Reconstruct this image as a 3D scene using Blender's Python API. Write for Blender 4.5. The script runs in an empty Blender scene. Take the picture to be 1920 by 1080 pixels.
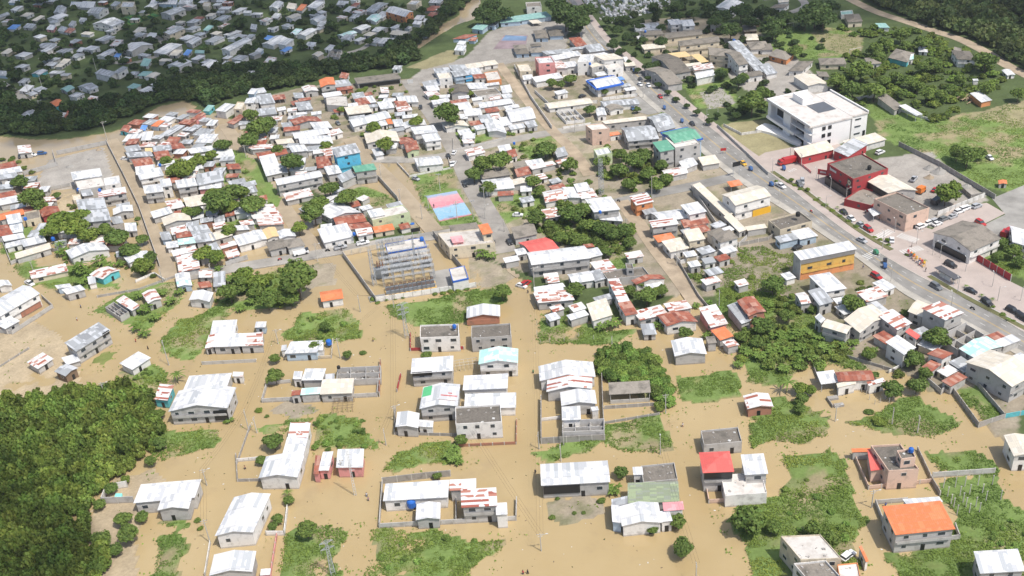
import bpy, math, random
import numpy as np
from mathutils import Vector, Matrix
R = math.radians
scene = bpy.context.scene
# ---------------------------------------------------------------- camera (air survey of the photo: height, pitch, roll, focal length)
H = 190.0
FPX, PITCH, ROLL = 1950.0, R(30.5), R(-5.0)
cth, sth = math.cos(PITCH), math.sin(PITCH)
RT = np.array([1.0, 0, 0]); FW = np.array([0, cth, -sth]); UP = np.array([0, sth, cth])
cr, sr = math.cos(ROLL), math.sin(ROLL)
cam = bpy.data.cameras.new("camera"); camo = bpy.data.objects.new("camera", cam)
scene.collection.objects.link(camo)
ri = RT*cr + UP*sr; ui = -RT*sr + UP*cr
camo.matrix_world = Matrix(((ri[0], ui[0], -FW[0], 0), (ri[1], ui[1], -FW[1], 0), (ri[2], ui[2], -FW[2], H), (0, 0, 0, 1)))
cam.sensor_width = 36.0; cam.lens = 36.0*FPX/1920.0; cam.clip_start = 1.0; cam.clip_end = 9000.0
scene.camera = camo
# ---------------------------------------------------------------- sky and sun
SUN_EL = R(60.0)
SUN_D = Vector((0.727*math.cos(SUN_EL), -0.687*math.cos(SUN_EL), math.sin(SUN_EL))).normalized()   # towards the sun
SUN_AZ = math.atan2(SUN_D.x, SUN_D.y)
world = bpy.data.worlds.new("World"); scene.world = world; world.use_nodes = True
wn = world.node_tree; wn.nodes.clear()
sky = wn.nodes.new("ShaderNodeTexSky"); sky.sky_type = 'NISHITA'; sky.sun_disc = False
sky.sun_elevation = SUN_EL; sky.sun_rotation = SUN_AZ; sky.dust_density = 2.5; sky.air_density = 1.0
bg = wn.nodes.new("ShaderNodeBackground"); bg.inputs[1].default_value = 0.145
wo = wn.nodes.new("ShaderNodeOutputWorld")
wn.links.new(sky.outputs[0], bg.inputs[0]); wn.links.new(bg.outputs[0], wo.inputs[0])
sl = bpy.data.lights.new("sun", 'SUN'); sl.energy = 3.8; sl.angle = R(0.5); sl.color = (1.0, 0.955, 0.88)
so = bpy.data.objects.new("sun", sl); scene.collection.objects.link(so)
so.rotation_euler = (-SUN_D).to_track_quat('-Z', 'Y').to_euler()
scene.view_settings.view_transform = 'Standard'; scene.view_settings.look = 'None'
scene.view_settings.gamma = 1.0; scene.view_settings.exposure = 0.16
scene.cycles.max_bounces = 5; scene.cycles.diffuse_bounces = 3; scene.cycles.transparent_max_bounces = 28
# ---------------------------------------------------------------- photo survey helpers
rng = np.random.default_rng(7); rnd = random.Random(11)
def ground(px, py, z=0.0):
    a = (px-960)/FPX; b = -(py-540)/FPX
    X = a*cr-b*sr; Y = a*sr+b*cr
    d = RT*X+UP*Y+FW
    k = (H-z)/-d[2]
    return float(d[0]*k), float(d[1]*k)
def project(x, y, z=0.0):
    v = np.array([x, y, z-H]); Z = v@FW; X = v@RT/Z; Y = v@UP/Z
    a = X*cr+Y*sr; b = -X*sr+Y*cr
    return 960+FPX*a, 540-FPX*b
def gpx(pts, z=0.0): return np.array([ground(x, y, z) for x, y in pts])
def mpp(px, py):                                   # metres per photo pixel there
    x, y = ground(px, py); return math.sqrt(x*x+y*y+H*H)/FPX
def link(o, parent=None):
    scene.collection.objects.link(o)
    if parent is not None: o.parent = parent
    return o
def mesh(name, verts, faces, mats, fm=None, uv=None, smooth=False, col=None):
    me = bpy.data.meshes.new(name); me.from_pydata([tuple(v) for v in verts], [], faces)
    for m in (mats if isinstance(mats, (list, tuple)) else [mats]): me.materials.append(m)
    if fm: me.polygons.foreach_set("material_index", fm)
    if uv is not None:
        l = me.uv_layers.new(name="UVMap"); l.data.foreach_set("uv", np.asarray(uv, dtype=np.float32).ravel())
    if smooth: me.polygons.foreach_set("use_smooth", [True]*len(me.polygons))
    me.update(); return me
def npmesh(name, V, F, mat, col=None, smooth=False):            # V (n,3), F (m,4) quads
    me = bpy.data.meshes.new(name); n, m = len(V), len(F); k = F.shape[1]
    me.vertices.add(n); me.vertices.foreach_set("co", V.astype(np.float32).ravel())
    me.loops.add(m*k); me.loops.foreach_set("vertex_index", F.astype(np.int32).ravel())
    me.polygons.add(m); me.polygons.foreach_set("loop_start", np.arange(0, m*k, k, dtype=np.int32))
    me.polygons.foreach_set("loop_total", np.full(m, k, dtype=np.int32))
    if smooth: me.polygons.foreach_set("use_smooth", np.ones(m, dtype=bool))
    me.materials.append(mat)
    if col is not None:
        a = me.color_attributes.new("Col", 'FLOAT_COLOR', 'POINT')
        a.data.foreach_set("color", np.c_[col, np.ones(len(col))].astype(np.float32).ravel())
    me.update(calc_edges=True); me.validate(); return me
def obj(name, me, parent=None, loc=(0, 0, 0), rot=(0, 0, 0), scale=(1, 1, 1)):
    o = bpy.data.objects.new(name, me); o.location = loc; o.rotation_euler = rot; o.scale = scale
    return link(o, parent)
def root(name, loc, rz=0.0):
    o = bpy.data.objects.new(name, None); o.empty_display_size = 0.5; o.location = loc; o.rotation_euler = (0, 0, rz)
    return link(o)
def tag(o, label=None, cat=None, group=None, kind=None):
    if label: o["label"] = label
    if cat: o["category"] = cat
    if group: o["group"] = group
    if kind: o["kind"] = kind
    return o
class MB:                                                    # collects boxes, bars and prisms into one mesh
    def __init__(s): s.v = []; s.f = []; s.m = []
    def add(s, vs, fs, mi=0):
        b = len(s.v); s.v += [tuple(v) for v in vs]; s.f += [[i+b for i in f] for f in fs]; s.m += [mi]*len(fs)
    def box(s, c, d, rz=0.0, mi=0):
        cx, cy, cz = c; dx, dy, dz = d[0]/2, d[1]/2, d[2]/2; ca, sa = math.cos(rz), math.sin(rz); vs = []
        for z in (-dz, dz):
            for x, y in ((-dx, -dy), (dx, -dy), (dx, dy), (-dx, dy)): vs.append((cx+x*ca-y*sa, cy+x*sa+y*ca, cz+z))
        s.add(vs, [(3, 2, 1, 0), (4, 5, 6, 7), (0, 1, 5, 4), (1, 2, 6, 5), (2, 3, 7, 6), (3, 0, 4, 7)], mi)
    def prism(s, pts, z0, z1, mi=0):
        n = len(pts)
        s.add([(p[0], p[1], z0) for p in pts]+[(p[0], p[1], z1) for p in pts],
              [tuple(range(n))[::-1], tuple(range(n, 2*n))]+[(i, (i+1) % n, n+(i+1) % n, n+i) for i in range(n)], mi)
    def bar(s, a, b, r, n=4, r2=None, mi=0):
        a = Vector(a); b = Vector(b); d = (b-a)
        if d.length < 1e-6: return
        q = d.to_track_quat('Z', 'Y'); r2 = r if r2 is None else r2; vs = []
        for P, rr in ((a, r), (b, r2)):
            for k in range(n):
                t = 2*math.pi*(k+.5)/n; vs.append(P+q@Vector((rr*math.cos(t), rr*math.sin(t), 0)))
        s.add(vs, [tuple(range(n))[::-1], tuple(range(n, 2*n))]+[(i, (i+1) % n, n+(i+1) % n, n+i) for i in range(n)], mi)
    def lathe(s, c, prof, n=10, mi=0):
        vs = []
        for r, z in prof:
            for k in range(n): t = 2*math.pi*k/n; vs.append((c[0]+r*math.cos(t), c[1]+r*math.sin(t), c[2]+z))
        fs = [(j*n+i, j*n+(i+1) % n, (j+1)*n+(i+1) % n, (j+1)*n+i) for j in range(len(prof)-1) for i in range(n)]
        s.add(vs, fs+[tuple(range(n))[::-1], tuple(range((len(prof)-1)*n, len(prof)*n))], mi)
    def me(s, name, mats): return mesh(name, s.v, s.f, mats, s.m)
def grid_noise(x, y, scale, seed):
    r = np.random.default_rng(seed); G = r.random((256, 256))
    u = x/scale+1000.0; v = y/scale+1000.0
    iu = np.floor(u).astype(int); iv = np.floor(v).astype(int); fu = u-iu; fv = v-iv
    fu = fu*fu*(3-2*fu); fv = fv*fv*(3-2*fv); g = lambda a, b: G[a % 256, b % 256]
    return (g(iu, iv)*(1-fu)+g(iu+1, iv)*fu)*(1-fv)+(g(iu, iv+1)*(1-fu)+g(iu+1, iv+1)*fu)*fv
def fbm(x, y, scale, seed, oct=4):
    t = 0; a = 0.5; w = 0
    for k in range(oct): t = t+a*grid_noise(x, y, scale/2**k, seed+k); w += a; a *= 0.55
    return t/w
def inpoly(X, Y, P):
    ins = np.zeros(X.shape, bool); n = len(P); j = n-1
    for i in range(n):
        xi, yi = P[i]; xj, yj = P[j]
        c = ((yi > Y) != (yj > Y)); 
        with np.errstate(divide='ignore', invalid='ignore'): ins ^= c & (X < (xj-xi)*(Y-yi)/((yj-yi) or 1e-9)+xi)
        j = i
    return ins
# ---------------------------------------------------------------- materials
def newmat(name, rough=0.8):
    m = bpy.data.materials.new(name); m.use_nodes = True; nt = m.node_tree; b = nt.nodes["Principled BSDF"]
    b.inputs["Roughness"].default_value = rough
    if "Specular IOR Level" in b.inputs: b.inputs["Specular IOR Level"].default_value = 0.25
    return m, nt, b
def N(nt, t, **k):
    n = nt.nodes.new(t)
    for a, v in k.items(): setattr(n, a, v)
    return n
def mathn(nt, op, a, b=None, c=None):
    n = N(nt, "ShaderNodeMath", operation=op)
    for i, v in enumerate((a, b, c)):
        if v is None: continue
        if isinstance(v, (int, float)): n.inputs[i].default_value = v
        else: nt.links.new(v, n.inputs[i])
    return n.outputs[0]
def mixc(nt, f, a, b, bt='MIX'):
    n = N(nt, "ShaderNodeMix", data_type='RGBA', blend_type=bt)
    for i, v in ((0, f), (6, a), (7, b)):
        if isinstance(v, (int, float)): n.inputs[i].default_value = v
        elif isinstance(v, tuple): n.inputs[i].default_value = (*v[:3], 1)
        else: nt.links.new(v, n.inputs[i])
    return n.outputs[2]
def noise(nt, scale, vec=None, detail=4, rough=0.55):
    n = N(nt, "ShaderNodeTexNoise"); n.inputs["Scale"].default_value = scale; n.inputs["Detail"].default_value = detail
    n.inputs["Roughness"].default_value = rough
    if vec is not None: nt.links.new(vec, n.inputs["Vector"])
    return n.outputs["Fac"]
def ramp(nt, fac, stops, interp='LINEAR'):
    n = N(nt, "ShaderNodeValToRGB"); cr_ = n.color_ramp; cr_.interpolation = interp
    while len(cr_.elements) < len(stops): cr_.elements.new(0.5)
    for e, (p, c) in zip(cr_.elements, stops): e.position = p; e.color = (*c, 1)
    nt.links.new(fac, n.inputs[0]); return n.outputs[0]
def worldpos(nt, sc=1.0):
    g = N(nt, "ShaderNodeNewGeometry"); return g.outputs["Position"]
def plain(name, c, rough=0.7, var=0.25, scale=0.6, dirt=(0.10, 0.09, 0.075), dirtamt=0.35, metallic=0.0, spec=None):
    m, nt, b = newmat(name, rough); P = worldpos(nt)
    n1 = noise(nt, scale, P); n2 = noise(nt, scale*6, P, 3)
    oi = N(nt, "ShaderNodeObjectInfo")
    v = mathn(nt, 'ADD', mathn(nt, 'MULTIPLY', n2, var), mathn(nt, 'MULTIPLY', oi.outputs["Random"], var*0.8))
    k = mathn(nt, 'ADD', v, 1.0-var*0.9)
    col = mixc(nt, 1.0, c, k, 'MULTIPLY')
    d = mathn(nt, 'MULTIPLY', mathn(nt, 'GREATER_THAN', 0.0, 1.0), 0.0)
    st = ramp(nt, n1, [(0.5, (0, 0, 0)), (0.72, (1, 1, 1))])
    col = mixc(nt, mathn(nt, 'MULTIPLY', st, dirtamt), col, dirt)
    if name.startswith("wall_"):                       # tide mark left by the flood
        sz_ = N(nt, "ShaderNodeSeparateXYZ"); nt.links.new(P, sz_.inputs[0]); lv = mathn(nt, 'ADD', sz_.outputs[2], mathn(nt, 'MULTIPLY', n2, .35))
        col = mixc(nt, mathn(nt, 'MULTIPLY', mathn(nt, 'LESS_THAN', lv, 0.62), .45), col, (0.24, 0.18, 0.11))
    nt.links.new(col, b.inputs["Base Color"]); b.inputs["Metallic"].default_value = metallic
    if spec is not None: b.inputs["Specular IOR Level"].default_value = spec
    return m
def sheetroof(name, stops, patch=(1.2, 2.4), stain=0.15, staincol=(0.25, 0.12, 0.07), rough=0.55, mode='cell', interp='CONSTANT', spec=0.15):
    """metal sheets: each lapped sheet takes its own tone (UV runs in metres over the roof)"""
    m, nt, b = newmat(name, rough); b.inputs["Specular IOR Level"].default_value = spec
    uv = N(nt, "ShaderNodeUVMap"); sx = N(nt, "ShaderNodeSeparateXYZ"); nt.links.new(uv.outputs[0], sx.inputs[0])
    oi = N(nt, "ShaderNodeObjectInfo"); rn = mathn(nt, 'MULTIPLY', oi.outputs["Random"], 57.0)
    U = mathn(nt, 'ADD', mathn(nt, 'DIVIDE', sx.outputs[0], patch[0]), rn); Vv = mathn(nt, 'ADD', mathn(nt, 'DIVIDE', sx.outputs[1], patch[1]), rn)
    if mode == 'rows': U = mathn(nt, 'MULTIPLY', U, 0.12)
    fu = mathn(nt, 'FLOOR', U); fv = mathn(nt, 'FLOOR', Vv)
    cx = N(nt, "ShaderNodeCombineXYZ"); nt.links.new(fu, cx.inputs[0]); nt.links.new(fv, cx.inputs[1])
    wnz = N(nt, "ShaderNodeTexWhiteNoise", noise_dimensions='3D'); nt.links.new(cx.outputs[0], wnz.inputs["Vector"])
    P = worldpos(nt)
    big = noise(nt, 0.22, P, 2)
    key = mathn(nt, 'ADD', mathn(nt, 'MULTIPLY', wnz.outputs["Value"], 0.75), mathn(nt, 'MULTIPLY', mathn(nt, 'SUBTRACT', big, 0.5), 0.45))
    key = mathn(nt, 'ADD', key, mathn(nt, 'MULTIPLY', mathn(nt, 'SUBTRACT', oi.outputs["Random"], 0.35), 0.3))
    col = ramp(nt, key, stops, interp)
    st = ramp(nt, noise(nt, 0.9, P, 5, 0.7), [(0.52, (0, 0, 0)), (0.75, (1, 1, 1))])
    col = mixc(nt, mathn(nt, 'MULTIPLY', st, stain), col, staincol)
    seam = mathn(nt, 'LESS_THAN', mathn(nt, 'FRACT', Vv), 0.05)
    col = mixc(nt, mathn(nt, 'MULTIPLY', seam, 0.22), col, (0.2, 0.19, 0.19))
    fine = noise(nt, 3.0, P, 2); k = mathn(nt, 'ADD', mathn(nt, 'MULTIPLY', fine, 0.2), 0.9)
    col = mixc(nt, 1.0, col, k, 'MULTIPLY')
    nt.links.new(col, b.inputs["Base Color"])
    # shallow corrugation
    w = mathn(nt, 'SINE', mathn(nt, 'MULTIPLY', sx.outputs[0], 2*math.pi/0.5)); bp = N(nt, "ShaderNodeBump")
    bp.inputs["Strength"].default_value = 0.25; bp.inputs["Distance"].default_value = 0.03
    nt.links.new(w, bp.inputs["Height"]); nt.links.new(bp.outputs[0], b.inputs["Normal"])
    return m
Wt = (0.67, 0.67, 0.665); W2 = (0.52, 0.53, 0.55); GZ = (0.36, 0.375, 0.39); G2 = (0.28, 0.29, 0.305); RU = (0.27, 0.065, 0.04); RU2 = (0.36, 0.12, 0.07); RU3 = (0.17, 0.055, 0.04)
ROOF = {
 'W': sheetroof("roof_white_tin", patch=(1.1, 7.0), stops=[(0, Wt), (0.3, W2), (0.42, (0.66, 0.66, 0.67)), (0.66, (0.46, 0.48, 0.50)), (0.8, (0.66, 0.67, 0.69))], stain=0.10, staincol=(0.42, 0.35, 0.3)),
 'G': sheetroof("roof_grey_zinc", patch=(1.1, 4.5), stops=[(0, GZ), (0.3, (0.52, 0.54, 0.57)), (0.5, G2), (0.62, GZ), (0.8, (0.55, 0.56, 0.58))], stain=0.14, staincol=(0.33, 0.28, 0.25)),
 'P': sheetroof("roof_patched_tin", [(0, Wt), (0.22, (0.62, 0.60, 0.59)), (0.34, (0.46, 0.25, 0.20)), (0.44, (0.72, 0.69, 0.67)), (0.58, (0.36, 0.13, 0.09)), (0.66, (0.60, 0.50, 0.46)), (0.76, Wt)], patch=(3.4, 1.05), stain=0.12, staincol=(0.45, 0.34, 0.3)),
 'R': sheetroof("roof_rusty_tin", [(0, (0.30, 0.085, 0.055)), (0.3, (0.38, 0.14, 0.09)), (0.5, (0.22, 0.07, 0.05)), (0.72, (0.46, 0.25, 0.19))], stain=0.25, staincol=(0.5, 0.4, 0.35), interp='LINEAR'),
 'S': sheetroof("roof_rust_striped_tin", [(0, Wt), (0.38, (0.44, 0.20, 0.15)), (0.5, (0.66, 0.64, 0.63)), (0.62, (0.36, 0.12, 0.09)), (0.72, Wt)], patch=(1.0, 0.9), mode='rows', stain=0.12),
 'B': sheetroof("roof_blue_tin", [(0, (0.14, 0.30, 0.66)), (0.5, (0.18, 0.36, 0.70))], stain=0.1),
 'T': sheetroof("roof_teal_tin", [(0, (0.25, 0.44, 0.41)), (0.5, (0.31, 0.49, 0.46))], stain=0.2),
 'A': sheetroof("roof_pale_aqua_tin", [(0, (0.42, 0.68, 0.64)), (0.3, (0.66, 0.78, 0.76)), (0.5, (0.5, 0.72, 0.66)), (0.7, (0.7, 0.75, 0.8))], stain=0.15),
 'E': sheetroof("roof_green_tin", [(0, (0.13, 0.34, 0.24)), (0.5, (0.18, 0.40, 0.29))], stain=0.1),
 'M': sheetroof("roof_mossy_sheets", [(0, (0.25, 0.29, 0.20)), (0.3, (0.31, 0.37, 0.23)), (0.5, (0.27, 0.30, 0.24)), (0.68, (0.40, 0.44, 0.31))], patch=(1.8, 0.7), stain=0.2),
 'O': sheetroof("roof_orange_sheets", [(0, (0.66, 0.20, 0.085)), (0.5, (0.70, 0.235, 0.105)), (0.75, (0.64, 0.27, 0.15))], stain=0.12, staincol=(0.8, 0.7, 0.65)),
 'K': sheetroof("roof_bright_red_sheets", [(0, (0.66, 0.13, 0.115)), (0.5, (0.70, 0.155, 0.135))], stain=0.06),
 'C': sheetroof("roof_cream_sheets", [(0, (0.66, 0.60, 0.50)), (0.4, (0.70, 0.65, 0.57)), (0.65, (0.6, 0.55, 0.47))], stain=0.12),
 'Y': sheetroof("roof_yellow_sheets", [(0, (0.72, 0.53, 0.27)), (0.5, (0.68, 0.5, 0.28))], stain=0.12),
 'D': plain("roof_dark_weathered", (0.235, 0.21, 0.18), 0.9, 0.75, 0.3, (0.075, 0.072, 0.062), 0.75),
 'I': sheetroof("roof_pink_sheets", [(0, (0.66, 0.30, 0.32)), (0.5, (0.70, 0.38, 0.40))], stain=0.1, staincol=(.75, .7, .7)),
 'H': plain("roof_clean_slab", (0.60, 0.57, 0.53), 0.9, 0.3, 0.3, (0.25, 0.19, 0.15), 0.5),
}
WALLC = {'g': (0.47, 0.455, 0.435), 'w': (0.74, 0.72, 0.69), 'c': (0.62, 0.54, 0.41), 'y': (0.72, 0.45, 0.12), 'p': (0.68, 0.30, 0.28), 'b': (0.42, 0.52, 0.62),
         't': (0.13, 0.50, 0.55), 'o': (0.66, 0.28, 0.12), 'u': (0.10, 0.43, 0.62), 'e': (0.50, 0.57, 0.36), 'k': (0.38, 0.18, 0.12), 'r': (0.40, 0.055, 0.06), 'n': (0.22, 0.15, 0.10), 'd': (0.24, 0.23, 0.22), 'm': (0.68, 0.49, 0.39)}
WALL = {k: plain("wall_"+n_, WALLC[k], 0.9, 0.22, 0.5, (0.13, 0.115, 0.095), 0.42) for k, n_ in
        dict(g="grey_block", w="white_render", c="cream_render", y="yellow_render", p="pink_render", b="blue_render", t="turquoise_render", u="bright_blue_render", o="orange_render",
             e="green_render", k="brick", r="red_panel", n="wood", d="dark_block", m="peach_render").items()}
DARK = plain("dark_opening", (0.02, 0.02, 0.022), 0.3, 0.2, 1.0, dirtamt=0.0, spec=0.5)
GLASS = plain("window_glass", (0.05, 0.06, 0.07), 0.15, 0.3, 1.0, dirtamt=0.0, spec=0.6)
FRAMEM = plain("frame_white", (0.6, 0.6, 0.58), 0.6, 0.1)
CONC = plain("concrete", (0.50, 0.48, 0.44), 0.9, 0.25, 0.6, (0.2, 0.18, 0.15), 0.4)
CONCD = plain("old_concrete", (0.33, 0.31, 0.285), 0.9, 0.3, 0.7, (0.12, 0.11, 0.1), 0.5)
STEEL = plain("galvanised_steel", (0.42, 0.44, 0.46), 0.5, 0.2, 2.0, dirtamt=0.1)
WOOD = plain("weathered_wood", (0.16, 0.12, 0.08), 0.9, 0.3)
BLUEP = plain("blue_plastic", (0.03, 0.14, 0.5), 0.4, 0.1, dirtamt=0.1)
BLACK = plain("black_rubber", (0.025, 0.025, 0.025), 0.8, 0.1, dirtamt=0)
TIRE = BLACK
BARK = plain("bark", (0.13, 0.10, 0.07), 0.95, 0.3, 3.0)
RUBBLE = plain("rubble", (0.36, 0.34, 0.32), 0.95, 0.6, 1.2, (0.1, 0.09, 0.08), 0.6)
REGISTRY = []
def reg(o, look, px, py, cat, group=None):
    o["category"] = cat
    if group: o["group"] = group
    REGISTRY.append((o, look, px, py))
# ---------------------------------------------------------------- air: measured later
# ================================================================= TERRAIN AND FLOOD WATER (polygons traced in photo pixels, laid on the ground plane)
WET = [(-60,250),(60,262),(120,262),(200,250),(300,225),(330,205),(420,215),(455,245),(520,330),(600,430),(640,478),(700,470),(800,452),(835,438),(870,470),(945,500),(985,530),
       (1010,560),(1060,600),(1190,600),(1290,545),(1320,575),(1350,600),(1440,660),(1600,690),(1700,700),(1740,735),(1790,725),(1850,800),(1900,850),(1990,880),(2020,1250),(-100,1250),(-300,700)]
WETX = [[(730,310),(745,300),(770,330),(800,400),(830,440),(800,452),(760,380),(720,340)], [(600,290),(660,260),(720,300),(760,380),(640,330)],
        [(870,0),(905,-10),(890,35),(850,50),(810,75),(780,95),(775,80),(800,62),(860,30)], [(270,215),(300,200),(345,190),(370,200),(330,225)]]
# (kind, extra height, polygon)
LAND = [('grass',.30,[(305,655),(330,600),(400,570),(430,560),(425,590),(385,650),(370,680),(320,672)]),
 ('grass',.26,[(530,640),(560,590),(650,580),(690,635),(640,645),(560,640)]),
 ('grass',.24,[(585,850),(600,780),(690,785),(700,845)]),
 ('grass',.20,[(470,800),(560,780),(590,785),(580,800),(480,815)]),
 ('grass',.25,[(725,885),(735,845),(840,830),(868,825),(865,870),(790,870),(745,893)]),
 ('grass',.26,[(690,995),(735,988),(800,985),(850,1005),(930,1000),(950,1010),(900,1055),(850,1120),(680,1120)]),
 ('grass',.26,[(530,1000),(600,990),(655,1005),(640,1060),(620,1120),(515,1120),(525,1030)]),
 ('grass',.26,[(1008,635),(1020,590),(1110,575),(1130,610),(1200,620),(1160,640),(1060,650),(1012,650)]),
 ('grass',.30,[(1120,660),(1180,655),(1235,680),(1258,720),(1255,760),(1200,755),(1130,700)]),
 ('grass',.22,[(1010,850),(1060,830),(1150,800),(1255,775),(1265,850),(1190,850),(1130,835),(1100,860),(1020,864)]),
 ('grass',.24,[(1275,705),(1310,700),(1370,690),(1395,720),(1390,745),(1290,755)]),
 ('grass',.25,[(1380,670),(1450,650),(1500,660),(1490,720),(1400,715)]),
 ('grass',.24,[(1420,800),(1480,775),(1535,780),(1540,820),(1500,835),(1430,838)]),
 ('grass',.28,[(1465,860),(1550,850),(1580,880),(1590,940),(1615,975),(1610,1030),(1590,1060),(1480,1030),(1390,1020),(1360,960),(1460,930)]),
 ('grass',.28,[(1570,795),(1660,770),(1690,750),(1740,740),(1790,780),(1800,800),(1750,812),(1640,816)]),
 ('grass',.26,[(1730,845),(1830,835),(1870,870),(1870,890),(1760,890)]),
 ('grass',.28,[(1750,900),(1870,890),(1890,940),(1930,960),(1960,1120),(1790,1060),(1800,960),(1760,920)]),
 ('grass',.26,[(1680,1030),(1790,1010),(1830,1120),(1700,1120)]),
 ('grass',.24,[(1380,1020),(1440,1010),(1470,1050),(1500,1120),(1390,1120)]),
 ('grass',.30,[(720,575),(890,545),(945,540),(950,570),(880,580),(870,610),(800,620),(740,600)]),
 ('soil',.26,[(880,480),(935,470),(960,520),(930,545),(890,540)]),
 ('soil',.20,[(1015,935),(1130,925),(1140,960),(1060,985),(1020,970)]),
 ('soil',.18,[(500,770),(560,750),(600,770),(540,785)]),
 ('dirtygrass',.16,[(155,685),(220,645),(228,660),(175,697)]),
 ('grass',.22,[(225,700),(290,680),(320,700),(300,760),(270,740)]),
 ('grass',.20,[(290,850),(300,800),(420,800),(410,840),(320,865)]),
 ('grass',.20,[(290,980),(350,970),(355,1000),(280,1010),(300,1040),(250,1120),(330,1120),(345,1020)]),
 ('mud',.22,[(-40,690),(0,560),(60,600),(110,620),(130,700),(200,760),(60,760),(-60,760)]),
 ('mud',.24,[(180,1120),(170,960),(240,890),(300,860),(330,900),(250,1010),(260,1120)]),
 ('soil',.28,[(560,500),(620,495),(630,540),(560,545)]),
 ('grass',.26,[(180,580),(240,550),(340,520),(350,560),(280,620),(200,600)]),
 ('grass',.30,[(420,520),(550,500),(560,580),(430,585)]),
 ('grass',.30,[(0,430),(60,425),(70,500),(200,500),(230,540),(60,540),(0,470)]),
 ('paved',.34,[(90,300),(195,275),(215,335),(130,355),(60,360)]),
 ('mud',.22,[(120,360),(180,355),(170,420),(110,420)]),
 ('grass',.28,[(385,270),(500,300),(520,400),(480,430),(390,420),(370,340)]),
 ('grass',.30,[(1440,800),(1400,760),(1460,740),(1530,770)]),
]
DRY = [('soil',0,[(440,215),(470,185),(600,160),(760,150),(960,110),(1100,60),(1240,200),(1330,330),(1000,520),(560,350)]),('soil',0,[(1190,40),(1300,30),(1420,60),(1480,110),(1340,130),(1300,160),(1230,110)]),('soil',0,[(620,250),(1000,120),(1100,200),(1000,520),(840,440),(740,300)]),
 ('grass',0,[(745,335),(850,312),(862,360),(900,425),(820,425),(790,370)]),
 ('grass',0,[(650,358),(715,342),(750,385),(668,392)]),('grass',0,[(915,372),(1010,360),(1030,395),(950,420),(930,400)]),
 ('grass',0,[(850,248),(912,238),(925,262),(862,275)]),('grass',0,[(955,272),(1045,255),(1060,280),(1000,300)]),
 ('grass',0,[(1275,480),(1380,470),(1440,460),(1500,480),(1480,540),(1400,570),(1320,550)]),
 ('soil',0,[(1400,480),(1480,475),(1490,510),(1410,520)]),
 ('grass',0,[(1640,250),(1740,235),(1800,215),(1940,190),(1960,380),(1820,345),(1700,285)]),
 ('drygrass',0,[(1810,215),(1960,180),(1960,250),(1850,225)]),
 ('grass',0,[(1620,190),(1680,185),(1745,235),(1650,255)]),
 ('grass',0,[(1430,70),(1510,45),(1600,60),(1620,80),(1600,115),(1480,110),(1430,85)]),('drygrass',0,[(1520,60),(1620,70),(1610,110),(1550,95)]),
 ('grass',0,[(1280,160),(1370,150),(1380,200),(1310,205)]),('paved',0,[(1312,175),(1350,165),(1378,195),(1330,205)]),
 ('drygrass',0,[(1355,235),(1440,225),(1490,290),(1400,300)]),
 ('soil',0,[(1290,320),(1370,305),(1390,330),(1300,350)]),('grass',0,[(1870,400),(1960,480),(1960,540),(1840,500)]),
 ('paved',0,[(1640,300),(1740,285),(1860,380),(1790,390),(1760,425),(1690,420)]),
 ('soil',0,[(1230,300),(1000,520),(1290,560),(1480,560),(1600,700),(1760,740),(1900,860),(1960,640),(1500,400),(1300,300)]),
 ('grass',0,[(1290,350),(1010,400),(1200,480),(1180,520),(1100,480),(1000,430)]),('soil',0,[(1120,440),(1160,430),(1170,480),(1130,485)]),
 ('grass',0,[(1340,540),(1500,560),(1620,700),(1480,690),(1350,610)]),
 ('paved',0,[(1650,320),(1790,330),(1770,425),(1620,430)]),
 ('grass',0,[(1785,732),(1835,722),(1885,785),(1845,800)]),('paved',0,[(790,130),(870,110),(920,60),(1000,30),(1070,50),(1055,112),(960,118),(890,142),(760,162)]),
 ('drygrass',0,[(760,128),(840,95),(870,95),(850,118),(790,132)]),
 ('soil',0,[(1100,235),(1180,235),(1250,280),(1300,340),(1150,370),(1060,300)]),
 ('paved',0,[(1340,120),(1480,100),(1600,200),(1420,190)]),
]
COLS = {'grass': (0.165, 0.235, 0.070), 'dirtygrass': (0.16, 0.19, 0.06), 'drygrass': (0.29, 0.26, 0.15), 'soil': (0.315, 0.27, 0.205), 'mud': (0.42, 0.34, 0.23), 'paved': (0.34, 0.315, 0.285), 'base': (0.085, 0.115, 0.045), 'wetmud': (0.34, 0.26, 0.14)}
def axis(lo, hi, step, far, g=1.35):
    a = list(np.arange(lo, hi+1e-6, step)); s = step; x = a[-1]
    while x < far: s *= g; x += s; a.append(x)
    s = step; x = a[0]
    while x > -far: s *= g; x -= s; a.insert(0, x)
    return np.array(a)
gx = axis(-470, 430, 1.4, 3500); gy = axis(150, 960, 1.4, 3500)
XX, YY = np.meshgrid(gx, gy)
wet = inpoly(XX, YY, gpx(WET))
for p in WETX: wet |= inpoly(XX, YY, gpx(p))
jx = (fbm(XX, YY, 14, 3)-.5)*9; jy = (fbm(XX, YY, 14, 13)-.5)*9
col = np.zeros(XX.shape+(3,)); col[:] = COLS['base']; hgt = np.full(XX.shape, 0.32)
n1 = fbm(XX, YY, 30, 21); n2 = fbm(XX, YY, 6, 31); n3 = fbm(XX, YY, 90, 41, 2)
hgt += (n2-.5)*0.10
col[wet] = COLS['wetmud']
for k, e, p in DRY:
    m = inpoly(XX+jx*.4, YY+jy*.4, gpx(p)) & ~wet; col[m] = COLS[k]
hw = -0.30+(n1-.5)*0.45+(n2-.5)*0.40
hgt = np.where(wet, hw, hgt)
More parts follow.
